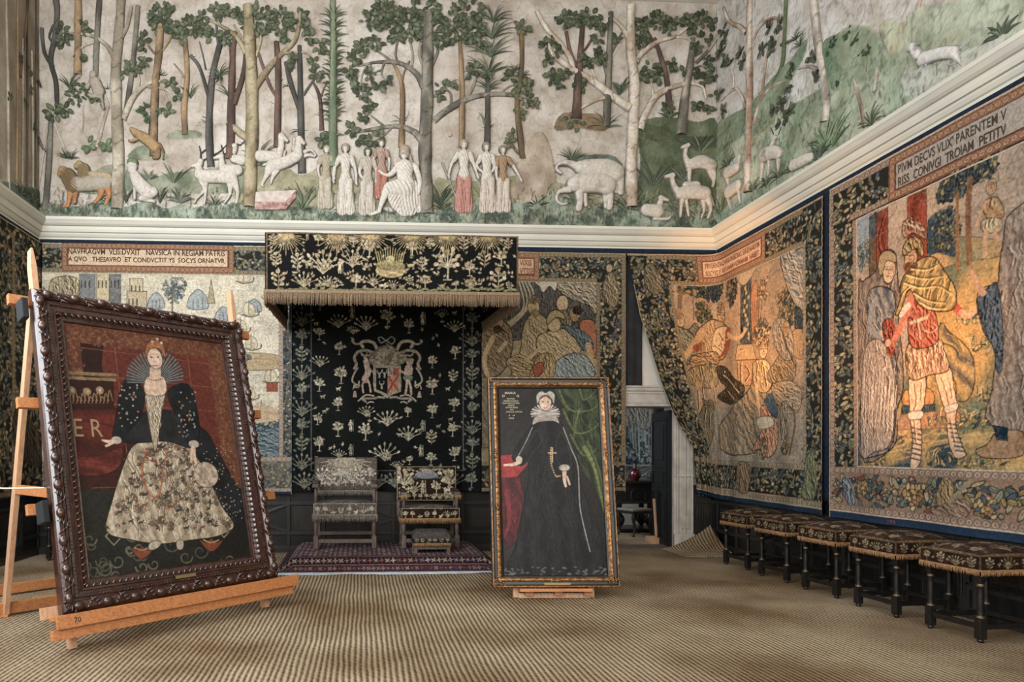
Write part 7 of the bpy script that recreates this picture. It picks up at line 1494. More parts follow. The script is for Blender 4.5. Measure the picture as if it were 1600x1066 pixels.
armchair('armchair', 'smaller brown embroidered armchair with gold fringe, right of the pair behind the footstool', (.942, 9.0, .163), .79, .58, .56, .41, .345, .79, .62, 1.115, .86, '#2f1e14', M['greywood'], M['fringe_gold'], ('#cfc09a', '#b8a884', '#dccca8', '#9c9670'), True)
# ---- footstool
FS = thing('footstool', 'small low footstool with a rounded dark seat in front of the smaller armchair', 'footstool', (.918, 8.60, .163)); W, D = .47, .28
for sx in (-1, 1):
    for y in (0, D):
        b = MB(); b.box((sx*(W/2-.02), y, .075), (.045, .045, .15)); b.ball((sx*(W/2-.02), y, .012), .02, 8, 5); b.build('leg', M['greywood'], FS, bevel=.003)
for (cx_, cy2, sx, sy) in ((0, 0, W-.06, .03), (0, D, W-.06, .03), (-W/2+.02, D/2, .03, D-.04), (W/2-.02, D/2, .03, D-.04)):
    b = MB(); b.box((cx_, cy2, .075), (sx, sy, .035)); b.build('stretcher', M['greywood'], FS, bevel=.003)
c1 = lcv((-W/2-.01, -.03, .13), (1, 0, 0), (0, 0, 1), (0, -1, 0), W+.02, .10, .0055, '#33281f'); scatter(c1, .01, .005, W+.01, .095, .075, ('#a59672', '#8f8260', '#b0a27c'), 3)
c2 = lcv((W/2+.01, -.03, .13), (0, 1, 0), (0, 0, 1), (1, 0, 0), D+.06, .10, .008, '#33281f'); c3 = lcv((-W/2-.01, D+.03, .13), (0, -1, 0), (0, 0, 1), (-1, 0, 0), D+.06, .10, .008, '#33281f'); multi([c1, c2, c3], 'seat_valance', M['velvet'], FS)
c = lcv((-W/2-.015, -.035, .23), (1, 0, 0), (0, 1, 0), (0, 0, 1), W+.03, D+.07, .012, '#3b3430'); u, v = c.X/c.x1, c.Y/c.y1; c.H += .075*np.sqrt(np.clip(1-(2*v-1)**4, 0, 1))*np.clip(1-(2*u-1)**10, 0, 1); c.build('cushion', M['greyvelvet'], FS, rim=.03)
b = MB(); fringe_strip(b, (-W/2-.01, -.038, .14), (W/2+.01, -.038, .14), .05, .007, 3, .012); b.build('fringe', M['fringe_gold'], FS)

# ================================================================== row of embroidered stools
def stool_proto(loc, rz, label):
    t = thing('stool', label, 'stool', loc, rz, 'embroidered stools with gold fringes'); hx, hy = .26, .215
    for sx in (-1, 1):
        for sy in (-1, 1):
            x, y = sx*hx, sy*hy
            b = MB(); b.ball((x, y, .016), .023, 12, 6); b.box((x, y, .11), (.056, .056, .16)); b.box((x, y, .525), (.05, .05, .09))
            b.lathe([(.020, .19), (.026, .195), (.021, .215), (.0235, .26), (.0215, .38), (.018, .44), (.024, .452), (.020, .462), (.0245, .47), (.0245, .49)], (x, y, 0), 14)
            lg = b.build('leg', M['blackwood'], t, bevel=.0025)
            b = MB()
            for zz, rr in ((.198, .0275), (.207, .025), (.448, .0255), (.458, .0235)): b.lathe([(rr-.002, -.003), (rr+.001, 0), (rr-.002, .003)], (x, y, zz), 14)
            b.build('gilt_rings', M['goldring'], lg)
    for (cx_, cy2, sx, sy) in ((0, -hy, 2*hx-.05, .03), (0, hy, 2*hx-.05, .03), (-hx, 0, .03, 2*hy-.05), (hx, 0, .03, 2*hy-.05)):
        b = MB(); b.box((cx_, cy2, .125), (sx, sy, .04)); b.build('stretcher', M['blackwood'], t, bevel=.003)
    W, D, z0, z1 = 2*hx+.10, 2*hy+.09, .565, .685; cs_ = []
    for i, (O, d, n, L) in enumerate((((-W/2, -D/2, z0), (1, 0, 0), (0, -1, 0), W), ((W/2, -D/2, z0), (0, 1, 0), (1, 0, 0), D), ((W/2, D/2, z0), (-1, 0, 0), (0, 1, 0), W), ((-W/2, D/2, z0), (0, -1, 0), (-1, 0, 0), D))):
        c = lcv(O, d, (0, 0, 1), n, L, z1-z0, .0052, '#24150f'); c.C[:] = mott('#3a2016', '#24140e', 12, i)(c.X, c.Y)
        k = 4 if L > .5 else 3
        for q in range(k): sprig(c, (q+.5)*L/k, .016, .092, ('flower', 'plant', 'flower', 'tree')[(q+i) % 4], ('#a58e62', '#8f7c54', '#b39c70', '#7c7450'), q+i*7)
        for q in range(k-1): sprig(c, (q+1)*L/k, .05, .035, 'bit', ('#a06a44', '#a58e62'), q+i)
        u = c.X/L; c.H += .010*(1-(2*u-1)**4)*np.sin(np.clip(c.Y/(z1-z0), 0, 1)*PI); frame_line(c, .003, .003, L-.003, z1-z0-.003, .006, '#7a5c34'); cs_.append(c)
    c = lcv((-W/2, -D/2, z1), (1, 0, 0), (0, 1, 0), (0, 0, 1), W, D, .007, '#33231b'); c.C[:] = mott('#4a3226', '#33221a', 10, 9)(c.X, c.Y)
    for q in range(9): sprig(c, .1+(q % 3)*.2, .04+(q//3)*.155, .13, KINDS[q % 5], ('#8c7c60', '#7a6c54', '#9c8a68'), q*3, h=.003)
    u, v = c.X/W, c.Y/D; c.H += .07*(1-(2*u-1)**2)**.6*(1-(2*v-1)**2)**.6; frame_line(c, .004, .004, W-.004, D-.004, .008, '#8a6e44'); cs_.append(c)
    multi(cs_, 'seat_cover', M['velvet'], t)
    b = MB(); b.box((0, 0, z0+.01), (W-.02, D-.02, .06)); b.build('seat_base', M['brownvelvet'], t)
    b = MB()
    for i, (p, q, o) in enumerate((((-W/2-.004, -D/2-.006, z0+.012), (W/2+.004, -D/2-.006, z0+.012), (0, -1, 0)), ((W/2+.006, -D/2, z0+.012), (W/2+.006, D/2, z0+.012), (1, 0, 0)), ((W/2, D/2+.006, z0+.012), (-W/2, D/2+.006, z0+.012), (0, 1, 0)), ((-W/2-.006, D/2, z0+.012), (-W/2-.006, -D/2, z0+.012), (-1, 0, 0)))):
        fringe_strip(b, p, q, .05, .0065, i, .012, out=o)
    b.build('fringe', M['fringe_gold'], t)
    return t
def copy_tree(o, parent=None):
    c_ = o.copy(); COL.objects.link(c_)
    if parent is not None: c_.parent = parent; c_.matrix_parent_inverse = o.matrix_parent_inverse.copy()
    for ch in list(o.children): copy_tree(ch, c_)
    return c_
SL = [((4.84, 8.13), 5, 'stool farthest down the right-hand row, nearest to the doorway'), ((4.82, 7.32), 4, 'second stool from the doorway in the row under the corner tapestry'),
      ((4.82, 6.53), 4, 'middle stool of the five along the right wall'), ((4.80, 5.74), 3, 'stool next to the nearest one, below the soldier tapestry'), ((4.82, 4.95), 3, 'nearest stool of the row, at the right edge of the photo')]
ST = None
for i, ((x, y), rz, lb) in enumerate(SL):
    loc = (x+.26, y+.215, 0)
    if ST is None: ST = stool_proto(loc, math.radians(rz), lb); s = ST
    else: s = copy_tree(ST); s.location = loc; s.rotation_euler = (0, 0, math.radians(rz)); s['label'] = lb
x, y, _ = onY(77, 871, 9.30)
s = copy_tree(ST); s.location = (x+.26, y+.215, 0); s.rotation_euler = (0, 0, math.radians(-3)); s['label'] = 'stool standing alone behind the big red painting at the left wall'

# ================================================================== framed pictures on easels
class Lean:
    """leaning picture: lower left corner, heading, lean; own space x along, y back, z up the face"""
    def __init__(s, O, yaw, lean):
        s.O = np.array(O); s.d = np.array([math.cos(yaw), math.sin(yaw), 0]); nb = np.array([-math.sin(yaw), math.cos(yaw), 0])
        s.u = np.array([0, 0, 1])*math.cos(lean)+nb*math.sin(lean); s.n = np.cross(s.d, s.u)
    def plane(s, off=0.0): return Pl(s.O-s.n*off, s.d, s.u, s.n)
    def root(s, o):
        o.rotation_mode = 'QUATERNION'; R = Matrix((Vector(s.d), Vector(-s.n), Vector(s.u))).transposed()
        o.location = Vector(s.O); o.rotation_quaternion = R.to_quaternion()
    def loc(s, p): w = np.array(p)-s.O; return (float(np.dot(w, s.d)), float(-np.dot(w, s.n)), float(np.dot(w, s.u)))
def frame_mesh(w, h, prof, z=0):
    """mitred moulding: prof (inset, forward)"""
    mb = MB(); n = len(prof)
    for i in range(n-1):
        (a, fa), (b_, fb) = prof[i], prof[i+1]; V = []
        for q, f in ((a, fa), (b_, fb)): V += [(q, -f, q), (w-q, -f, q), (w-q, -f, h-q), (q, -f, h-q)]
        mb.add(V, [(0, 1, 5, 4), (1, 2, 6, 5), (2, 3, 7, 6), (3, 0, 4, 7)])
    return mb
def oilcv(L, x0, x1, z0, z1, res, off, base):
    pl = L.plane(off); c = Cv(pl, x0, x1, z0, z1, res, base); c.map3 = lambda x, y, h: np.stack([x, off-h, y], -1); return c

# ---- big picture on the left
L1 = Lean((-2.219, 5.037, .284), math.radians(44.7), math.radians(14.0)); PW, PH = 1.982, 2.60
P1 = thing('framed_painting', 'large painting of a lady in a pale gown on red, in a dark carved frame', 'painting'); L1.root(P1)
fw_ = .235
b = frame_mesh(PW, PH, [(0, -.06), (0, .015), (.012, .03), (.03, .045), (.06, .045), (.078, .03), (.085, .012), (.10, .012), (.105, .02), (.125, .022), (.13, .01), (.15, .008), (.155, .02), (.17, .018), (.18, .005), (.20, -.008), (.225, -.014), (.235, -.012), (.24, -.03)])
b.add([(.01, .06, .01), (PW-.01, .06, .01), (PW-.01, .06, PH-.01), (.01, .06, PH-.01)], [(0, 1, 2, 3)])
fr1 = b.build('frame', M['carved'], P1)
b = MB(); b2 = MB(); b3 = MB()
def side(Lg, fn, dirv):
    n = int(Lg/.205)
    for i in range(n):
        t = (i+.5)*Lg/n; p, q = fn(t, .047), fn(t+.06, .047)
        b.ball((p[0], -.048, p[1]), (.036, .028, .036) if False else (.034+.008*abs(dirv[0]), .032, .034+.008*abs(dirv[1])), 14, 9)
        for s_ in (-1, 1):           # acanthus curls between the bosses
            for k, (dt, ins, ln, ww) in enumerate(((.055, .02, .075, .014), (.072, .045, .085, .015), (.09, .07, .07, .012))):
                A_ = fn(t+s_*dt, ins); B_ = fn(t+s_*(dt+.02), ins+.012); C_ = fn(t+s_*(dt-.012)+.02, ins+.03)
                b2.tube([(A_[0], -.040, A_[1]), (B_[0], -.056, B_[1]), (C_[0], -.042, C_[1])], [.004, ww*.75, .003], 6)
    m = int((Lg-.2)/.028)
    for i in range(m):
        p = fn(.1+(i+.5)*(Lg-.2)/m, .115); 
        if i % 6 < 4: b3.ball((p[0], -.026, p[1]), .0075, 7, 5)
    m = int((Lg-.34)/.05)
    for i in range(m):
        t = .17+(i+.5)*(Lg-.34)/m; p = fn(t, .178); q = fn(t+.018, .208); b3.tube([(p[0], -.014, p[1]), ((p[0]+q[0])/2, -.024, (p[1]+q[1])/2), (q[0], .004, q[1])], [.010, .013, .004], 6)
side(PH, lambda t, i: (i, t), (0, 1)); side(PH, lambda t, i: (PW-i, t), (0, 1)); side(PW, lambda t, i: (t, i), (1, 0)); side(PW, lambda t, i: (t, PH-i), (1, 0))
for m_, nm in ((b, 'gadroon_bosses'), (b2, 'acanthus_carving'), (b3, 'bead_moulding')): m_.build(nm, M['carved'], fr1)
b = MB(); b.box((1.02, -.026, .145), (.19, .008, .028)); b.build('name_plate', M['goldring'], P1)
c = oilcv(L1, fw_-.01, PW-fw_+.01, fw_-.01, PH-fw_+.01, .0042, .030, '#5c2418')
c.C[:] = mott('#6b2c1c', '#561f16', 1.6, 4, 3)(c.X, c.Y)
cp1 = c
ix0, ix1, iz0, iz1 = fw_, PW-fw_, fw_, PH-fw_; bw_ = .17
c.rect(ix0, iz0+.55, ix0+.9, iz1, mott('#2a1410', '#3a1a13', 1.5, 5)); c.poly([(180, 520), (360, 540), (372, 640), (395, 770), (300, 760), (180, 640)], mott('#7c3220', '#63281b', 1.2, 6, 3), a=.8)
for x in (ix0+.42, ix0+.80, ix0+1.12): c.lstroke(np.array([(x, iz0+.6), (x, iz1-bw_)]), .007, '#9c5a3c', a=.6)
for z in np.arange(iz0+.7, iz1-bw_, .24): c.lstroke(np.array([(ix0+.1, z+.02), (ix1-bw_, z)]), .006, '#9c5a3c', a=.5)
for (a0, b0, a1, b1) in ((ix0, iz1-bw_, ix1, iz1), (ix1-bw_, iz0+.6, ix1, iz1), (ix0, iz1-.75, ix0+bw_*.75, iz1)):
    c.rect(a0, b0, a1, b1, mott('#6b3a22', '#5a2f1c', 4, 2)); R_ = random.Random(3)
    for i in range(int((a1-a0)*(b1-b0)*900)):
        x, y = R_.uniform(a0, a1), R_.uniform(b0, b1); a = R_.uniform(0, 6); c.lstroke(np.array([(x, y), (x+.018*math.cos(a), y+.018*math.sin(a)), (x+.026*math.cos(a+1), y+.026*math.sin(a+1))]), .0045, '#8f5e34', a=.8)
# floor cloth with scrolls
c.poly([(60, 760), (250, 770), (420, 760), (460, 990), (60, 990)], mott('#1b1c1a', '#262620', 3, 7), False)
R_ = random.Random(8)
for i in range(34):
    u, v, r = R_.uniform(115, 415), R_.uniform(835, 915), R_.uniform(7, 14); s_ = R_.choice((-1, 1)); c.stroke([(u+s_*r*math.cos(a)*(1-a/9), v+r*math.sin(a)*(1-a/9)) for a in np.linspace(0, 6.5, 12)], 2.4, R_.choice(('#5c5a46', '#6a6650', '#4c4c3e')), 1)
for (u, v) in ((178, 838), (350, 826)): c.poly([(u, v-13), (u+13, v), (u, v+14), (u-13, v)], '#20201c', False, edge='#8f8466', ew=1.6)
for (u, v) in ((222, 862), (330, 850)): c.poly([(u-18, v-6), (u-8, v-2), (u, v-8), (u+8, v-2), (u+18, v-6), (u+10, v+6), (u, v+12), (u-10, v+6)], '#7c3c24', edge='#3a1c14'); c.stroke([(u-12, v-6), (u, v-2), (u+12, v-6)], 2, '#a5824c')
# cushioned seat at the left
c.poly([(95, 640), (120, 632), (170, 635), (196, 648), (200, 680), (180, 720), (150, 735), (110, 730), (96, 700)], folds('#6b2418', '#3a1410', 1.3, .3), edge='#1c0d0a'); c.poly([(98, 700), (150, 712), (190, 700), (186, 730), (150, 744), (104, 735)], folds('#7c2e1c', '#451811', 1.4, .2), edge='#1c0d0a')
for (u0, v0, u1, v1) in ((94, 582, 180, 586), (94, 590, 180, 594)): c.stroke([(u0, v0), (u1, v1)], 5, '#7c6840')
c.poly([(92, 592), (178, 596), (178, 640), (98, 640)], '#30150f', False)
for (u, v) in ((112, 610), (136, 612), (156, 610)): c.ell((u, v), 6, 6, '#8f7454', edge='#4a2c1c'); c.ell((u, v), 2.5, 2.5, '#b8a080')
for i in range(12): c.stroke([(102+i*6, 630), (105+i*6, 620-(i % 3)*5), (110+i*6, 626)], 1.3, '#8a6a44')
# gown: overskirt, pale skirt with motifs, bodice, sleeves
c.poly([(285, 665), (320, 672), (340, 705), (362, 745), (388, 798), (366, 822), (330, 832), (290, 760)], mott('#15181a', '#20242a', 6, 3), edge='#0c0c0c')
for i in range(120):
    t = R_.random(); u = 300+R_.random()*60+t*22; v = 690+t*120; c.ell((u, v), .9, .9, '#a59c8c')
c.poly([(205, 700), (224, 690), (262, 688), (296, 700), (322, 740), (346, 790), (366, 822), (340, 838), (300, 844), (252, 850), (206, 844), (166, 830), (176, 780), (190, 735)], folds('#c8b79c', '#8c7c62', .12, .13, 3, .25), edge='#241c14', ew=1.6)
for i in range(210):
    t = R_.random(); v = 700+t*135; hw_ = 32+t*72; u = 262+t*4+R_.uniform(-1, 1)*hw_; kd = R_.choice(('bit', 'plant', 'bit', 'flower', 'beast')); x, y, k = c.P((u, v)); sprig(c, x, y, R_.uniform(9, 15)*k, kd, ('#3c382e', '#4c4838', '#2e2e2c', '#7c4430', '#56503e'), i, h=0)
c.stroke([(230, 700), (222, 740), (236, 775), (250, 770), (254, 735), (262, 705)], 2.2, '#a5502f')
c.poly([(190, 690), (186, 660), (196, 655), (248, 640), (300, 655), (312, 684), (296, 700), (262, 690), (224, 692)], mott('#16181a', '#24282a', 8, 4), edge='#0a0a0a')
c.poly([(228, 615), (256, 615), (253, 640), (245, 700), (240, 700), (231, 650)], folds('#c4b49a', '#8c7c62', 0, .03), edge='#2c241a')
c.poly([(200, 590), (216, 596), (226, 618), (220, 650), (205, 670), (186, 690), (176, 684), (182, 645), (188, 610)], mott('#1c2226', '#121618', 8, 5), edge='#0a0a0a'); c.poly([(262, 612), (280, 600), (298, 604), (306, 630), (312, 670), (306, 692), (292, 690), (284, 660), (270, 640)], mott('#1c2226', '#121618', 8, 6), edge='#0a0a0a')
for i in range(70):
    u, v = R_.choice(((200+R_.uniform(-14, 16), 640+R_.uniform(-38, 40)), (290+R_.uniform(-14, 16), 645+R_.uniform(-34, 40)))); c.ell((u, v), 1.5, 1.5, R_.choice(('#8a8c8c', '#a5603c', '#6f7678')))
c.ell((182, 688), 8, 6, '#a59c90'); c.ell((303, 694), 9, 6, '#a59c90'); c.stroke([(178, 690), (168, 690), (160, 688)], 6, '#c9a88c', 2.5); c.stroke([(176, 692), (166, 697)], 4, '#c9a88c', 2); c.stroke([(302, 700), (304, 716), (308, 728)], 7, '#c9a88c', 2.5); c.stroke([(299, 702), (299, 722)], 4, '#c9a88c', 2)
c.ell((322, 742), 21, 20, mott('#c0ab94', '#8f7c68', 40, 3), edge='#4a3c30')
# plain generic sitter: collar, neck, face, hair
for i in range(26):
    a = -PI*.06+PI*1.12*i/25; c.stroke([(242, 598), (242+44*math.cos(a), 588-40*math.sin(a))], 2.5, '#3c4042', 4.4); c.stroke([(242, 598), (242+44*math.cos(a+.06), 588-40*math.sin(a+.06))], .8, '#8f9292', 1.4)
c.poly([(229, 590), (256, 590), (258, 616), (228, 616)], '#c9a98f', edge='#5a3c2c'); c.poly([(236, 572), (249, 572), (250, 594), (235, 594)], '#c4a288')
c.ell((242, 560), 12, 17, '#cfae96', edge='#5a3c2c'); c.poly([(228, 560), (227, 545), (234, 534), (246, 532), (256, 540), (258, 562), (254, 552), (248, 545), (236, 545), (231, 552)], mott('#8f4f26', '#a8642f', 30, 3), edge='#3c2014')
for u in (237, 247): c.ell((u, 558), 2, 1.1, '#2c2018'); c.stroke([(u-2.6, 554), (u+2.6, 554)], .8, '#7c5438')
c.stroke([(241, 558), (240, 565), (243, 566)], .9, '#a8806a'); c.stroke([(238, 571), (242, 572), (246, 571)], 1.5, '#94483a')
for i in range(9): c.ell((231+i*2.8, 592+2.5*math.sin(i*PI/8)), 1, 1, '#2c2420')
for u, v in ((238, 534), (246, 530), (252, 536)): c.ell((u, v), 2.2, 2.2, '#b8ac98')
c.poly([(232, 852), (240, 845), (252, 848), (246, 857), (234, 860)], '#a89c88', edge='#1c1814'); c.poly([(276, 846), (286, 844), (286, 858), (277, 858)], '#a89c88', edge='#1c1814')
c.build('canvas', M['oil'], P1)
pl1 = L1.plane(.026); x, z, _ = pl1.P(112, 677)
to = text('E R', pl1, 0, 0, 1, 1, M['dullgold'], P1, 'lettering', 0, bold=0, mapper=lambda X, Y, h: np.stack([pl1.P(117, 680)[0]+X*.23, X*0+.0285, pl1.P(112, 682)[1]+Y*.15], -1), world=False)

# ---- easel carrying it
def easel(name, label, L, feet_x, tops, pad, W, ledge, wall=.14, rails=(), back_leg=1.2, xb=()):
    t = thing(name, label, 'easel', tuple(L.O[:2])+(0,)); o = Vector((L.O[0], L.O[1], 0))
    Wd = lambda x, y, z: Vector(L.O+L.d*x-L.n*y+L.u*z)-o
    nb = Vector((-L.d[1], L.d[0], 0)); d = Vector(L.d)
    return t, o, Wd, nb, d
E1, eo, Wd, nb, dv = easel('easel', 'tall pine easel holding the large dark-framed painting', L1, 0, 0, 0, 0, 0)
nf = tuple(L1.n)
def barw(mb, a, b_, w, h, up): mb.bar(a, b_, w, h, up)
plb = L1.plane(.13)
tops = [plb.P(50, 418), plb.P(361, 478)]; xs = (.03, 1.93)
for i, (tx, tz, _) in enumerate(tops):
    bx = (.10, 1.90)[i]
    top = Wd(tx, .13, tz); foot = Wd(bx, .13, 0); dr = (top-foot).normalized(); foot = foot-dr*(foot.z/dr.z)
    b = MB(); b.bar(foot, top, .05, .085, up=nf); 
    tip = top+dr*.16; s1 = dv*.025; s2 = Vector(nf)*.0425
    b.add([top-s1-s2, top+s1-s2, top+s1+s2, top-s1+s2, tip-s1*.35-s2, tip+s1*.35-s2, tip+s1*.35+s2, tip-s1*.35+s2], [(0, 1, 5, 4), (1, 2, 6, 5), (2, 3, 7, 6), (3, 0, 4, 7), (4, 5, 6, 7)])
    b.build('front_leg', M['pinez'], E1, bevel=.003)
    rt = Wd(tx, .17, tz-.25); rf_ = Wd(bx, .2, 0); rf_ = Vector((rf_.x, rf_.y, 0))+nb*1.35
    b = MB(); b.bar(rf_, rt, .045, .08, up=tuple(dv.cross(rt-rf_))); b.build('rear_leg', M['pinez'], E1, bevel=.003)
    for z_ in (.95,):
        p0 = Wd(bx, .17, z_); tt = (p0.z-rf_.z)/(rt.z-rf_.z); p1 = rf_+(rt-rf_)*tt
        b = MB(); b.bar(p0, p1, .04, .08, up=(0, 0, 1)); b.build('side_brace', M['pine'], E1, bevel=.003)
for (u, v, u2, v2) in ((380, 525, 36, 484), (398, 648, 48, 629), (420, 774, 70, 783)):
    x1_, z1_, _ = plb.P(u+8, v); x0_, z0_, _ = plb.P(u2-4, v2); zc = z1_
    b = MB(); b.bar(Wd(-.13, .135, zc), Wd(max(x1_, 2.05), .135, zc), .085, .05, up=nf); b.build('crossbar', M['pine'], E1, bevel=.003)
b = MB(); b.bar(Wd(-.06, -.05, -.055), Wd(2.19, -.05, -.055), .10, .03, up=nf); ub = b.build('ledge', M['pine'], E1, bevel=.003)
b = MB(); b.bar(Wd(-.09, -.01, -.14), Wd(2.13, -.01, -.14), .08, .05, up=nf); b.build('ledge_support', M['pine'], E1, bevel=.003)
b = MB(); b.bar(Wd(-.06, .03, -.02), Wd(2.14, .03, -.02), .035, .13, up=nf); b.build('ledge_shelf', M['pine'], E1, bevel=.003)
b = MB(); b.bar(Wd(-.11, .10, .03), Wd(2.06, .10, .03), .09, .04, up=nf); b.build('crossbar', M['pinez'], E1, bevel=.003)
for sb in (1.42, 2.35):
    p = Wd(.1, .13, 0); p = Vector((p.x, p.y, 0))+nb*sb
    b = MB(); b.bar(p-dv*1.3+Vector((0, 0, .07)), p+dv*1.75+Vector((0, 0, .07)), .06, .10, up=(0, 0, 1)); b.build('base_rail', M['pine'], E1, bevel=.003)
    for sg in (0, 1.78):
        b = MB(); q = p+dv*sg; b.box((q.x, q.y, .012), (.1, .1, .022)); b.build('rail_foot', M['pine'], E1)
for (x_, z_) in ((-.03, 2.42), (-.02, .78)):
    b = MB(); R3 = Matrix((dv, -Vector(nf), Vector(L1.u))).transposed(); b.box(Wd(x_-.03, .04, z_), (.05, .14, .17), R3); b.build('foam_pad', M['foam'], E1, bevel=.008)
x_ = .02
b = text('70', L1.plane(), 0, 0, 1, 1, M['ink'], ub, 'pencilled_number', 0, mapper=lambda X, Y, h: np.array([tuple(Wd(.06+a*.05, -.0665, -.075+q*.04)) for a, q in zip(X, Y)]), world=False)
CO = thing('cord', 'white cord tied from the left side of the big picture off towards the wall', 'cord', (-3, 5, 1.3)); p = Vector(L1.O+L1.d*-.01-L1.n*.08+L1.u*.98); e = Vector((-3.05, 5.25, 1.24)); 
b = MB(); b.tube([p, p*.5+e*.5-Vector((0, 0, .015)), e, e+(e-p)*.8], .006, 8); b.tube([p*.45+e*.55+Vector((0, 0, .0)), p*.3+e*.7+Vector((0, 0, .05)), p*.1+e*.9+Vector((0, 0, .055)), e+Vector((0, 0, .03)), p*.05+e*.95], .005, 8); b.build('cord_strand', M['rope'], CO, world=True)

# ---- tall picture in the centre
L2 = Lean((1.327, 6.657, .119), math.radians(-2.6), math.radians(9.4)); QW, QH = 1.293, 2.196
P2 = thing('framed_painting', 'tall painting of a lady in black by a green curtain, framed in black and gold', 'painting'); L2.root(P2)
b = frame_mesh(QW, QH, [(0, -.05), (0, .02), (.006, .024), (.018, .024), (.024, .018), (.028, .008), (.055, .006)]); b.add([(.01, .05, .01), (QW-.01, .05, .01), (QW-.01, .05, QH-.01), (.01, .05, QH-.01)], [(0, 1, 2, 3)]); f2 = b.build('frame', M['black'], P2)
b = frame_mesh(QW, QH, [(.001, .02), (.006, .0255), (.014, .0255), (.02, .018)]); b.build('gilt_edge', M['gilt'], f2)
b = frame_mesh(QW, QH, [(.055, .004), (.058, .020), (.070, .028), (.085, .024), (.098, .010), (.103, .004)]); g2 = b.build('gilt_moulding', M['gilt'], f2)
b = frame_mesh(QW, QH, [(.103, .008), (.114, .004), (.120, -.008)]); b.build('inner_slip', M['black'], f2)
b = MB()
for (n_, fn) in ((40, lambda t, i: (i, t*QH)), (40, lambda t, i: (QW-i, t*QH)), (24, lambda t, i: (t*QW, i)), (24, lambda t, i: (t*QW, QH-i))):
    for k in range(n_):
        t = (k+.5)/n_
        if not .07 < t < .93: continue
        p = fn(t, .068); b.ball((p[0], -.028, p[1]), (.010, .006, .010), 6, 4)
for cx_, cz_ in ((.07, .07), (QW-.07, .07), (.07, QH-.07), (QW-.07, QH-.07), (QW/2, .07), (QW/2, QH-.07), (.07, QH*.36), (.07, QH*.62), (QW-.07, QH*.36), (QW-.07, QH*.62)):
    R_ = random.Random(int(cx_*100+cz_*7))
    for k in range(16): b.ball((cx_+R_.uniform(-.055, .055) if cz_ in (.07, QH-.07) else cx_+R_.uniform(-.014, .014), -.027, cz_+(R_.uniform(-.014, .014) if cz_ in (.07, QH-.07) and .2 < cx_ < QW-.2 else R_.uniform(-.055, .055))), (.012, .008, .009), 6, 4)
b.build('carved_ornament', M['gilt'], g2)
b = MB(); b.box((QW*.505, -.028, .035), (.26, .008, .022)); b.box((QW*.505, -.026, .035), (.28, .006, .012)); b.build('name_plate', M['goldring'], P2)
c = oilcv(L2, .112, QW-.112, .112, QH-.112, .0042, .012, '#1a1a1c'); c.C[:] = mott('#1d1b1c', '#272424', 2, 4)(c.X, c.Y)
c.poly([(770, 850), (960, 850), (970, 920), (770, 920)], mott('#322c2e', '#28242a', 3, 4), False)
# red cloth table
c.poly([(770, 712), (834, 708), (830, 720), (806, 748), (770, 748)], '#9c2426', False, edge='#3c0f10'); c.poly([(770, 748), (812, 746), (822, 790), (812, 838), (796, 858), (788, 840), (770, 826)], folds('#6b1c24', '#3c1620', .1, .16), False, edge='#240c10'); c.stroke([(792, 768), (796, 812), (788, 840)], 8, '#7c2028', 3)
# green curtain
c.poly([(868, 600), (950, 600), (956, 800), (946, 812), (930, 770), (906, 726), (898, 690), (888, 650)], folds('#3d4e26', '#10160e', .25, .15, 4, .9), edge='#0c120c')
for pts in ([(872, 606), (890, 640), (925, 640), (945, 618)], [(880, 640), (900, 676), (930, 668), (948, 640)], [(892, 680), (912, 712), (934, 700)], [(905, 604), (912, 625), (930, 612)], [(918, 690), (938, 740), (948, 800)], [(906, 640), (900, 660), (896, 690)]): c.stroke(pts, 4, '#5c6c30', 1, a=.5)
c.stroke([(914, 700), (930, 735), (944, 800)], 7, '#7c8434', 2, a=.5)
# gown and sleeves
c.poly([(826, 672), (838, 660), (868, 658), (882, 670), (888, 700), (900, 735), (920, 790), (944, 850), (950, 905), (800, 905), (806, 850), (818, 790), (826, 745), (822, 715), (808, 722), (800, 714), (812, 690)], folds('#26262c', '#101013', .06, .2, 2, .25), edge='#0a0a0c', ew=1.4)
c.poly([(838, 672), (828, 690), (812, 712), (806, 724), (818, 728), (834, 706), (846, 690)], mott('#202024', '#141416', 9, 2), edge='#3a3a40', ew=.8); c.poly([(876, 676), (888, 700), (892, 726), (878, 730), (868, 706)], mott('#202024', '#141416', 9, 3), edge='#3a3a40', ew=.8)
c.stroke([(832, 668), (822, 690), (810, 712)], 1.2, '#8c877c'); c.stroke([(880, 668), (892, 700), (903, 730), (906, 790), (914, 830), (922, 862)], 1.6, '#8f8a7e')
R_ = random.Random(6)
for i in range(60): c.ell((R_.uniform(785, 948), R_.uniform(886, 902)), R_.uniform(1, 3), R_.uniform(1, 2), '#6f6a70', a=.6)
for i in range(0): c.stroke([(R_.uniform(815, 935), 760+R_.uniform(0, 60)), (R_.uniform(815, 935), 860)][:1]+[(lambda q: (q, 850))(R_.uniform(815, 935))], 1, '#4f5058', a=.25, smooth=False)
# hands, beads
c.stroke([(812, 722), (802, 726), (788, 727)], 6, '#cfae92', 2.5); c.ell((811, 718), 5, 5, '#b0a494'); c.stroke([(882, 736), (882, 750), (884, 760)], 6.5, '#cfae92', 3); c.stroke([(886, 745), (890, 757)], 3, '#cfae92', 2); c.ell((882, 731), 8, 5, '#a89c8c', edge='#3c3630')
for i in range(17): t = i/16; c.ell((861+t*14-6*math.sin(t*PI), 700+t*56-(0 if t < .8 else (t-.8)*60)), 1.3, 1.3, '#a88a5c')
c.stroke([(863, 700), (863, 722)], 2, '#b39468'); c.stroke([(857, 708), (869, 708)], 2, '#b39468')
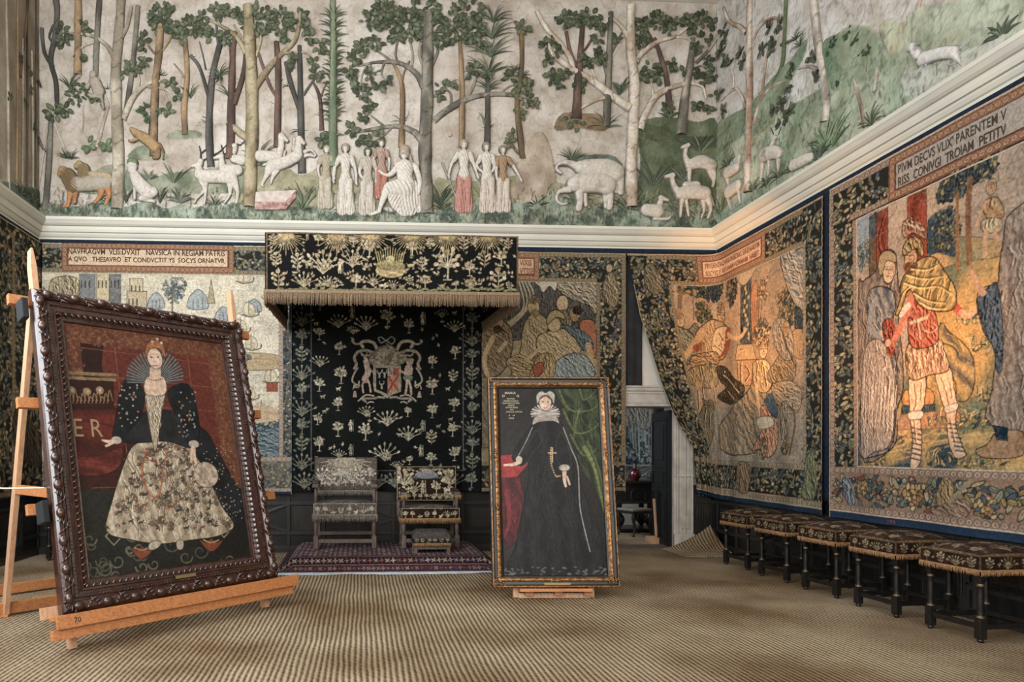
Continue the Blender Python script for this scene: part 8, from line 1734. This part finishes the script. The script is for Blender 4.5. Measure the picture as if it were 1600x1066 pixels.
# plain generic sitter: collar, head, cap
c.poly([(832, 664), (838, 650), (866, 648), (874, 662), (864, 658), (842, 660)], mott('#a89c90', '#8c8278', 20, 3), edge='#2c2622')
for i in range(15):
    a = -.35+(PI+.7)*i/14; c.stroke([(852, 646), (852+22*math.cos(a), 643-14*math.sin(a)+3)], 2.6, '#b5aaa0' if i % 2 else '#8a8078', 3.6)
c.ell((852, 629), 9, 13, '#cba890', edge='#4a342a'); c.poly([(840, 632), (838, 618), (846, 611), (852, 614), (860, 611), (867, 618), (865, 632), (861, 622), (852, 619), (844, 622)], '#a39c96', edge='#3c3632'); c.poly([(843, 625), (846, 619), (852, 617), (859, 619), (861, 625), (852, 620)], '#6a4228')
for u in (848.5, 856): c.ell((u, 628), 1.5, .9, '#241a14')
c.stroke([(852, 628), (851.5, 633)], .7, '#a07c68'); c.stroke([(849.5, 637), (852, 638), (855, 637)], 1.1, '#8f4438')
c.build('canvas', M['oil'], P2)
pl2 = L2.plane(.010)
for i, (s_, u0, u1, v0, v1) in enumerate((('MARIA', 789, 806, 616, 612.5), ('D           G', 785, 811, 620.5, 617), ('SCOTIAE', 792, 804, 624.4, 622.2), ('PIISSIMA REGINA', 787, 810, 627.8, 625.6), ('FRANCIAE DOTARIA', 785, 812, 631.2, 629), ('ANNO', 794, 804, 634.6, 632.4), ('AETATIS REGNI', 790, 809, 638, 635.8), ('SVI', 797, 802, 641.4, 639.2), ('ANGLICAE CAPTIVAE', 791, 816, 644.8, 642.6), ('S   H', 795, 804, 650.5, 648.2), ('1578', 795, 803, 655, 652.6))):
    a0, b0, _ = pl2.P(u0, v0); a1, b1, _ = pl2.P(u1, v1)
    text(s_, pl2, 0, 0, 1, 1, M['goldpaint'], P2, 'lettering', 0, mapper=lambda X, Y, h: np.stack([a0+X*(a1-a0), X*0+.0105, b0+Y*(b1-b0)], -1), world=False)
E2 = thing('easel', 'low pine easel under the tall black-and-gold framed painting', 'easel', (1.95, 6.6, 0)); o2 = Vector((1.95, 6.6, 0))
W2 = lambda x, y, z: Vector(L2.O+L2.d*x-L2.n*y+L2.u*z)-o2
for x_ in (.25, 1.02):
    f_ = W2(x_, .09, 0); dr = Vector(L2.u); f_ = f_-dr*(f_.z/dr.z)
    b = MB(); b.bar(f_, W2(x_, .09, 1.95), .06, .055, up=tuple(L2.n)); b.build('front_leg', M['pinez'], E2, bevel=.003)
    b = MB(); r0 = Vector((f_.x, f_.y+1.05, 0)); b.bar(r0, W2(x_, .12, 1.8), .04, .055, up=(1, 0, 0)); b.build('rear_leg', M['pinez'], E2, bevel=.003)
    b = MB(); b.bar(Vector((f_.x, f_.y+.02, .10)), Vector((r0.x, r0.y-.03, .10)), .05, .04); b.build('side_brace', M['pine'], E2, bevel=.003)
b = MB(); b.bar(W2(.27, .005, -.028), W2(1.0, .005, -.028), .032, .12, up=tuple(L2.n)); b.build('ledge', M['pine'], E2, bevel=.003)
b = MB(); b.bar(W2(.27, .06, -.085), W2(1.0, .06, -.085), .05, .03, up=tuple(L2.n)); b.build('crossbar', M['pinez'], E2, bevel=.003)
for z_ in (.6, 1.2): b = MB(); b.bar(W2(.27, .09, z_), W2(1.0, .09, z_), .07, .03, up=tuple(L2.n)); b.build('crossbar', M['pine'], E2, bevel=.003)
for x_ in (.33, .63, .93): b = MB(); b.bar(W2(x_, .02, -.06), W2(x_+.08, .02, -.06), .05, .035, up=tuple(L2.n)); b.build('ledge_block', M['pine'], E2)

# ================================================================== the room seen through the doorway
NT = thing('tapestry', 'blue and white verdure tapestry hanging in the room beyond the doorway', 'tapestry', (4.9, 13.16, .75))
pn = Pl((0, 13.16, 0), (1, 0, 0), (0, 0, 1), (0, -1, 0)); c = Cv(pn, 3.6, 6.4, .75, 3.4, .012, '#5c7078')
c.C[:] = mott('#6b808c', '#8f9a98', 3, 3, 4)(c.X, c.Y)
for (u, v, rx, ry, n) in ((990, 680, 28, 50, 500), (975, 720, 16, 34, 200), (1020, 720, 18, 30, 200), (1000, 640, 30, 16, 160)): leafy(c, (u, v), rx, ry, n, 8, ('#4c6878', '#7a929c', '#a3a89c', '#35506a', '#8c9a90', '#b5b4a4'), '#27343c', n)
for i in range(9): c.stroke([(984+i*4.5, 640), (982+i*5, 664+(i % 3)*7), (985+i*4.6, 690+(i % 4)*10)], 4, '#b8b4a4' if i % 2 else '#8fa0a4', 1.6)
c.poly([(972, 640), (1018, 640), (1016, 664), (1005, 672), (990, 662), (978, 668)], folds('#bdb6a6', '#8a8a84', .2, .1), edge='#4a5258')
c.poly([(1020, 636), (1046, 636), (1046, 735), (1036, 720), (1024, 680)], mott('#3c3a30', '#5c5a48', 9, 3)); foliage(c, 3.6, .8, 6.4, 1.2, '#6a767c', ('#8f9a98', '#5c6c78', '#a8a898'), .07, 1.2, 3); c.rect(3.6, 1.2, 6.4, 1.23, '#a8a490'); c.rect(3.6, .75, 6.4, .8, '#22384c')
ripple(c, .02, 4); c.build('woven_picture', M['tap'], NT, rim=.02, world=True)
CB = thing('court_cupboard', 'black carved oak side table with bulbous legs, seen through the doorway', 'table', (4.95, 12.1, 0)); D = M['darkoak']
b = MB(); b.box((0, .05, .925), (1.0, .62, .045)); b.box((0, .05, .895), (.96, .58, .025)); b.build('top', D, CB, bevel=.006)
b = MB(); b.box((0, .07, .73), (.9, .5, .31)); b.box((0, .05, .56), (.95, .56, .05))
for k in range(24): b.ball((-.44+k*.038, -.232, .56), .014, 6, 4)
body = b.build('body', D, CB, bevel=.004)
b = MB(); pts = [(.12+.13*math.cos(a), -.185, .70+.13*math.sin(a)) for a in np.linspace(0, PI, 12)]; b.tube([(.25, -.185, .60)]+pts+[(-.01, -.185, .60)], .014, 8); b.lathe([(.02, 0), (.03, .01), (.02, .02)], (0, 0, 0), 10); 
for k in range(10): a = k*.63; b.ball((.12+.035*math.cos(a), -.19, .69+.035*math.sin(a)), .012, 6, 4)
b.ball((.12, -.195, .69), .016, 8, 5); b.build('arched_door_panel', D, CB)
b = MB()
for k in range(26): R_ = random.Random(k); b.ball((-.42+R_.random()*.3, -.19, .62+R_.random()*.2), (.022, .014, .018), 7, 5)
b.build('carved_figures', D, CB)
for x, y in ((-.22, -.14), (.36, -.14), (-.40, .22), (.36, .24)):
    b = MB(); b.lathe([(.05, 0), (.055, .04), (.03, .06), (.035, .10), (.085, .17), (.095, .24), (.08, .31), (.035, .37), (.03, .40), (.05, .43), (.05, .54)], (x, y, 0), 18)
    for k in range(10): a = k*2*PI/10; b.ball((x+.088*math.cos(a), y+.088*math.sin(a), .24), (.016, .016, .05), 6, 5)
    b.build('leg', D, CB)
b = MB(); b.box((0, .05, .05), (.86, .46, .04)); b.build('bottom_shelf', D, CB)
VS = thing('vase', 'glossy dark red bottle vase with a dark neck on the black carved table', 'vase', tuple(onY(992, 752, 12.0)[:2])+(.9475,))
b = MB(); b.lathe([(.055, 0), (.06, .008), (.07, .03), (.105, .08), (.118, .125), (.105, .175), (.07, .21), (.04, .235), (.034, .26)], (0, 0, 0), 32); vb = b.build('vase_body', M['ceramic'], VS)
b = MB(); b.lathe([(.0345, .255), (.031, .31), (.034, .37), (.044, .395), (.040, .40), (.028, .36)], (0, 0, 0), 28); b.build('vase_neck', mat('dark_glaze', '#241418', .15, coat=.5), VS)
CH = thing('side_chair', 'small dark side chair with scrolled legs and pale seat in front of the carved table', 'chair', tuple(onZ(1003, 838)[:2])+(0,), math.radians(20))
for sx in (-1, 1):
    for y in (0, .38):
        b = MB(); x = sx*.19; b.tube([(x+sx*.03, y-.02, .015), (x-sx*.01, y, .07), (x-sx*.02, y, .18), (x+sx*.02, y-.01, .32), (x, y, .41)], [.022, .014, .017, .03, .022], 10); b.ball((x+sx*.035, y-.03, .018), (.03, .03, .018), 8, 5); b.build('leg', D, CH)
b = MB(); b.box((0, .19, .42), (.46, .44, .05)); b.build('seat_rail', D, CH, bevel=.01)
b = MB(); b.box((0, .19, .455), (.44, .42, .05)); b.build('seat', M['fringe_grey'], CH, bevel=.02)
b = MB(); b.tube([(-.19, 0, .16), (-.05, .1, .2), (.05, .28, .2), (.19, .38, .16)], .012, 8); b.build('stretcher', D, CH)
SG = thing('wooden_stand', 'small pale wooden upright stand just inside the doorway beside the open door', 'stand', tuple(onZ(1026, 850)[:2])+(0,))
b = MB(); b.box((.0, .1, .05), (.16, .3, .1)); b.build('base', M['pinez'], SG, bevel=.004); b = MB(); b.bar((.02, .05, .1), (.02, .14, .72), .05, .03, up=(1, 0, 0)); b.build('upright', M['pinez'], SG, bevel=.004)
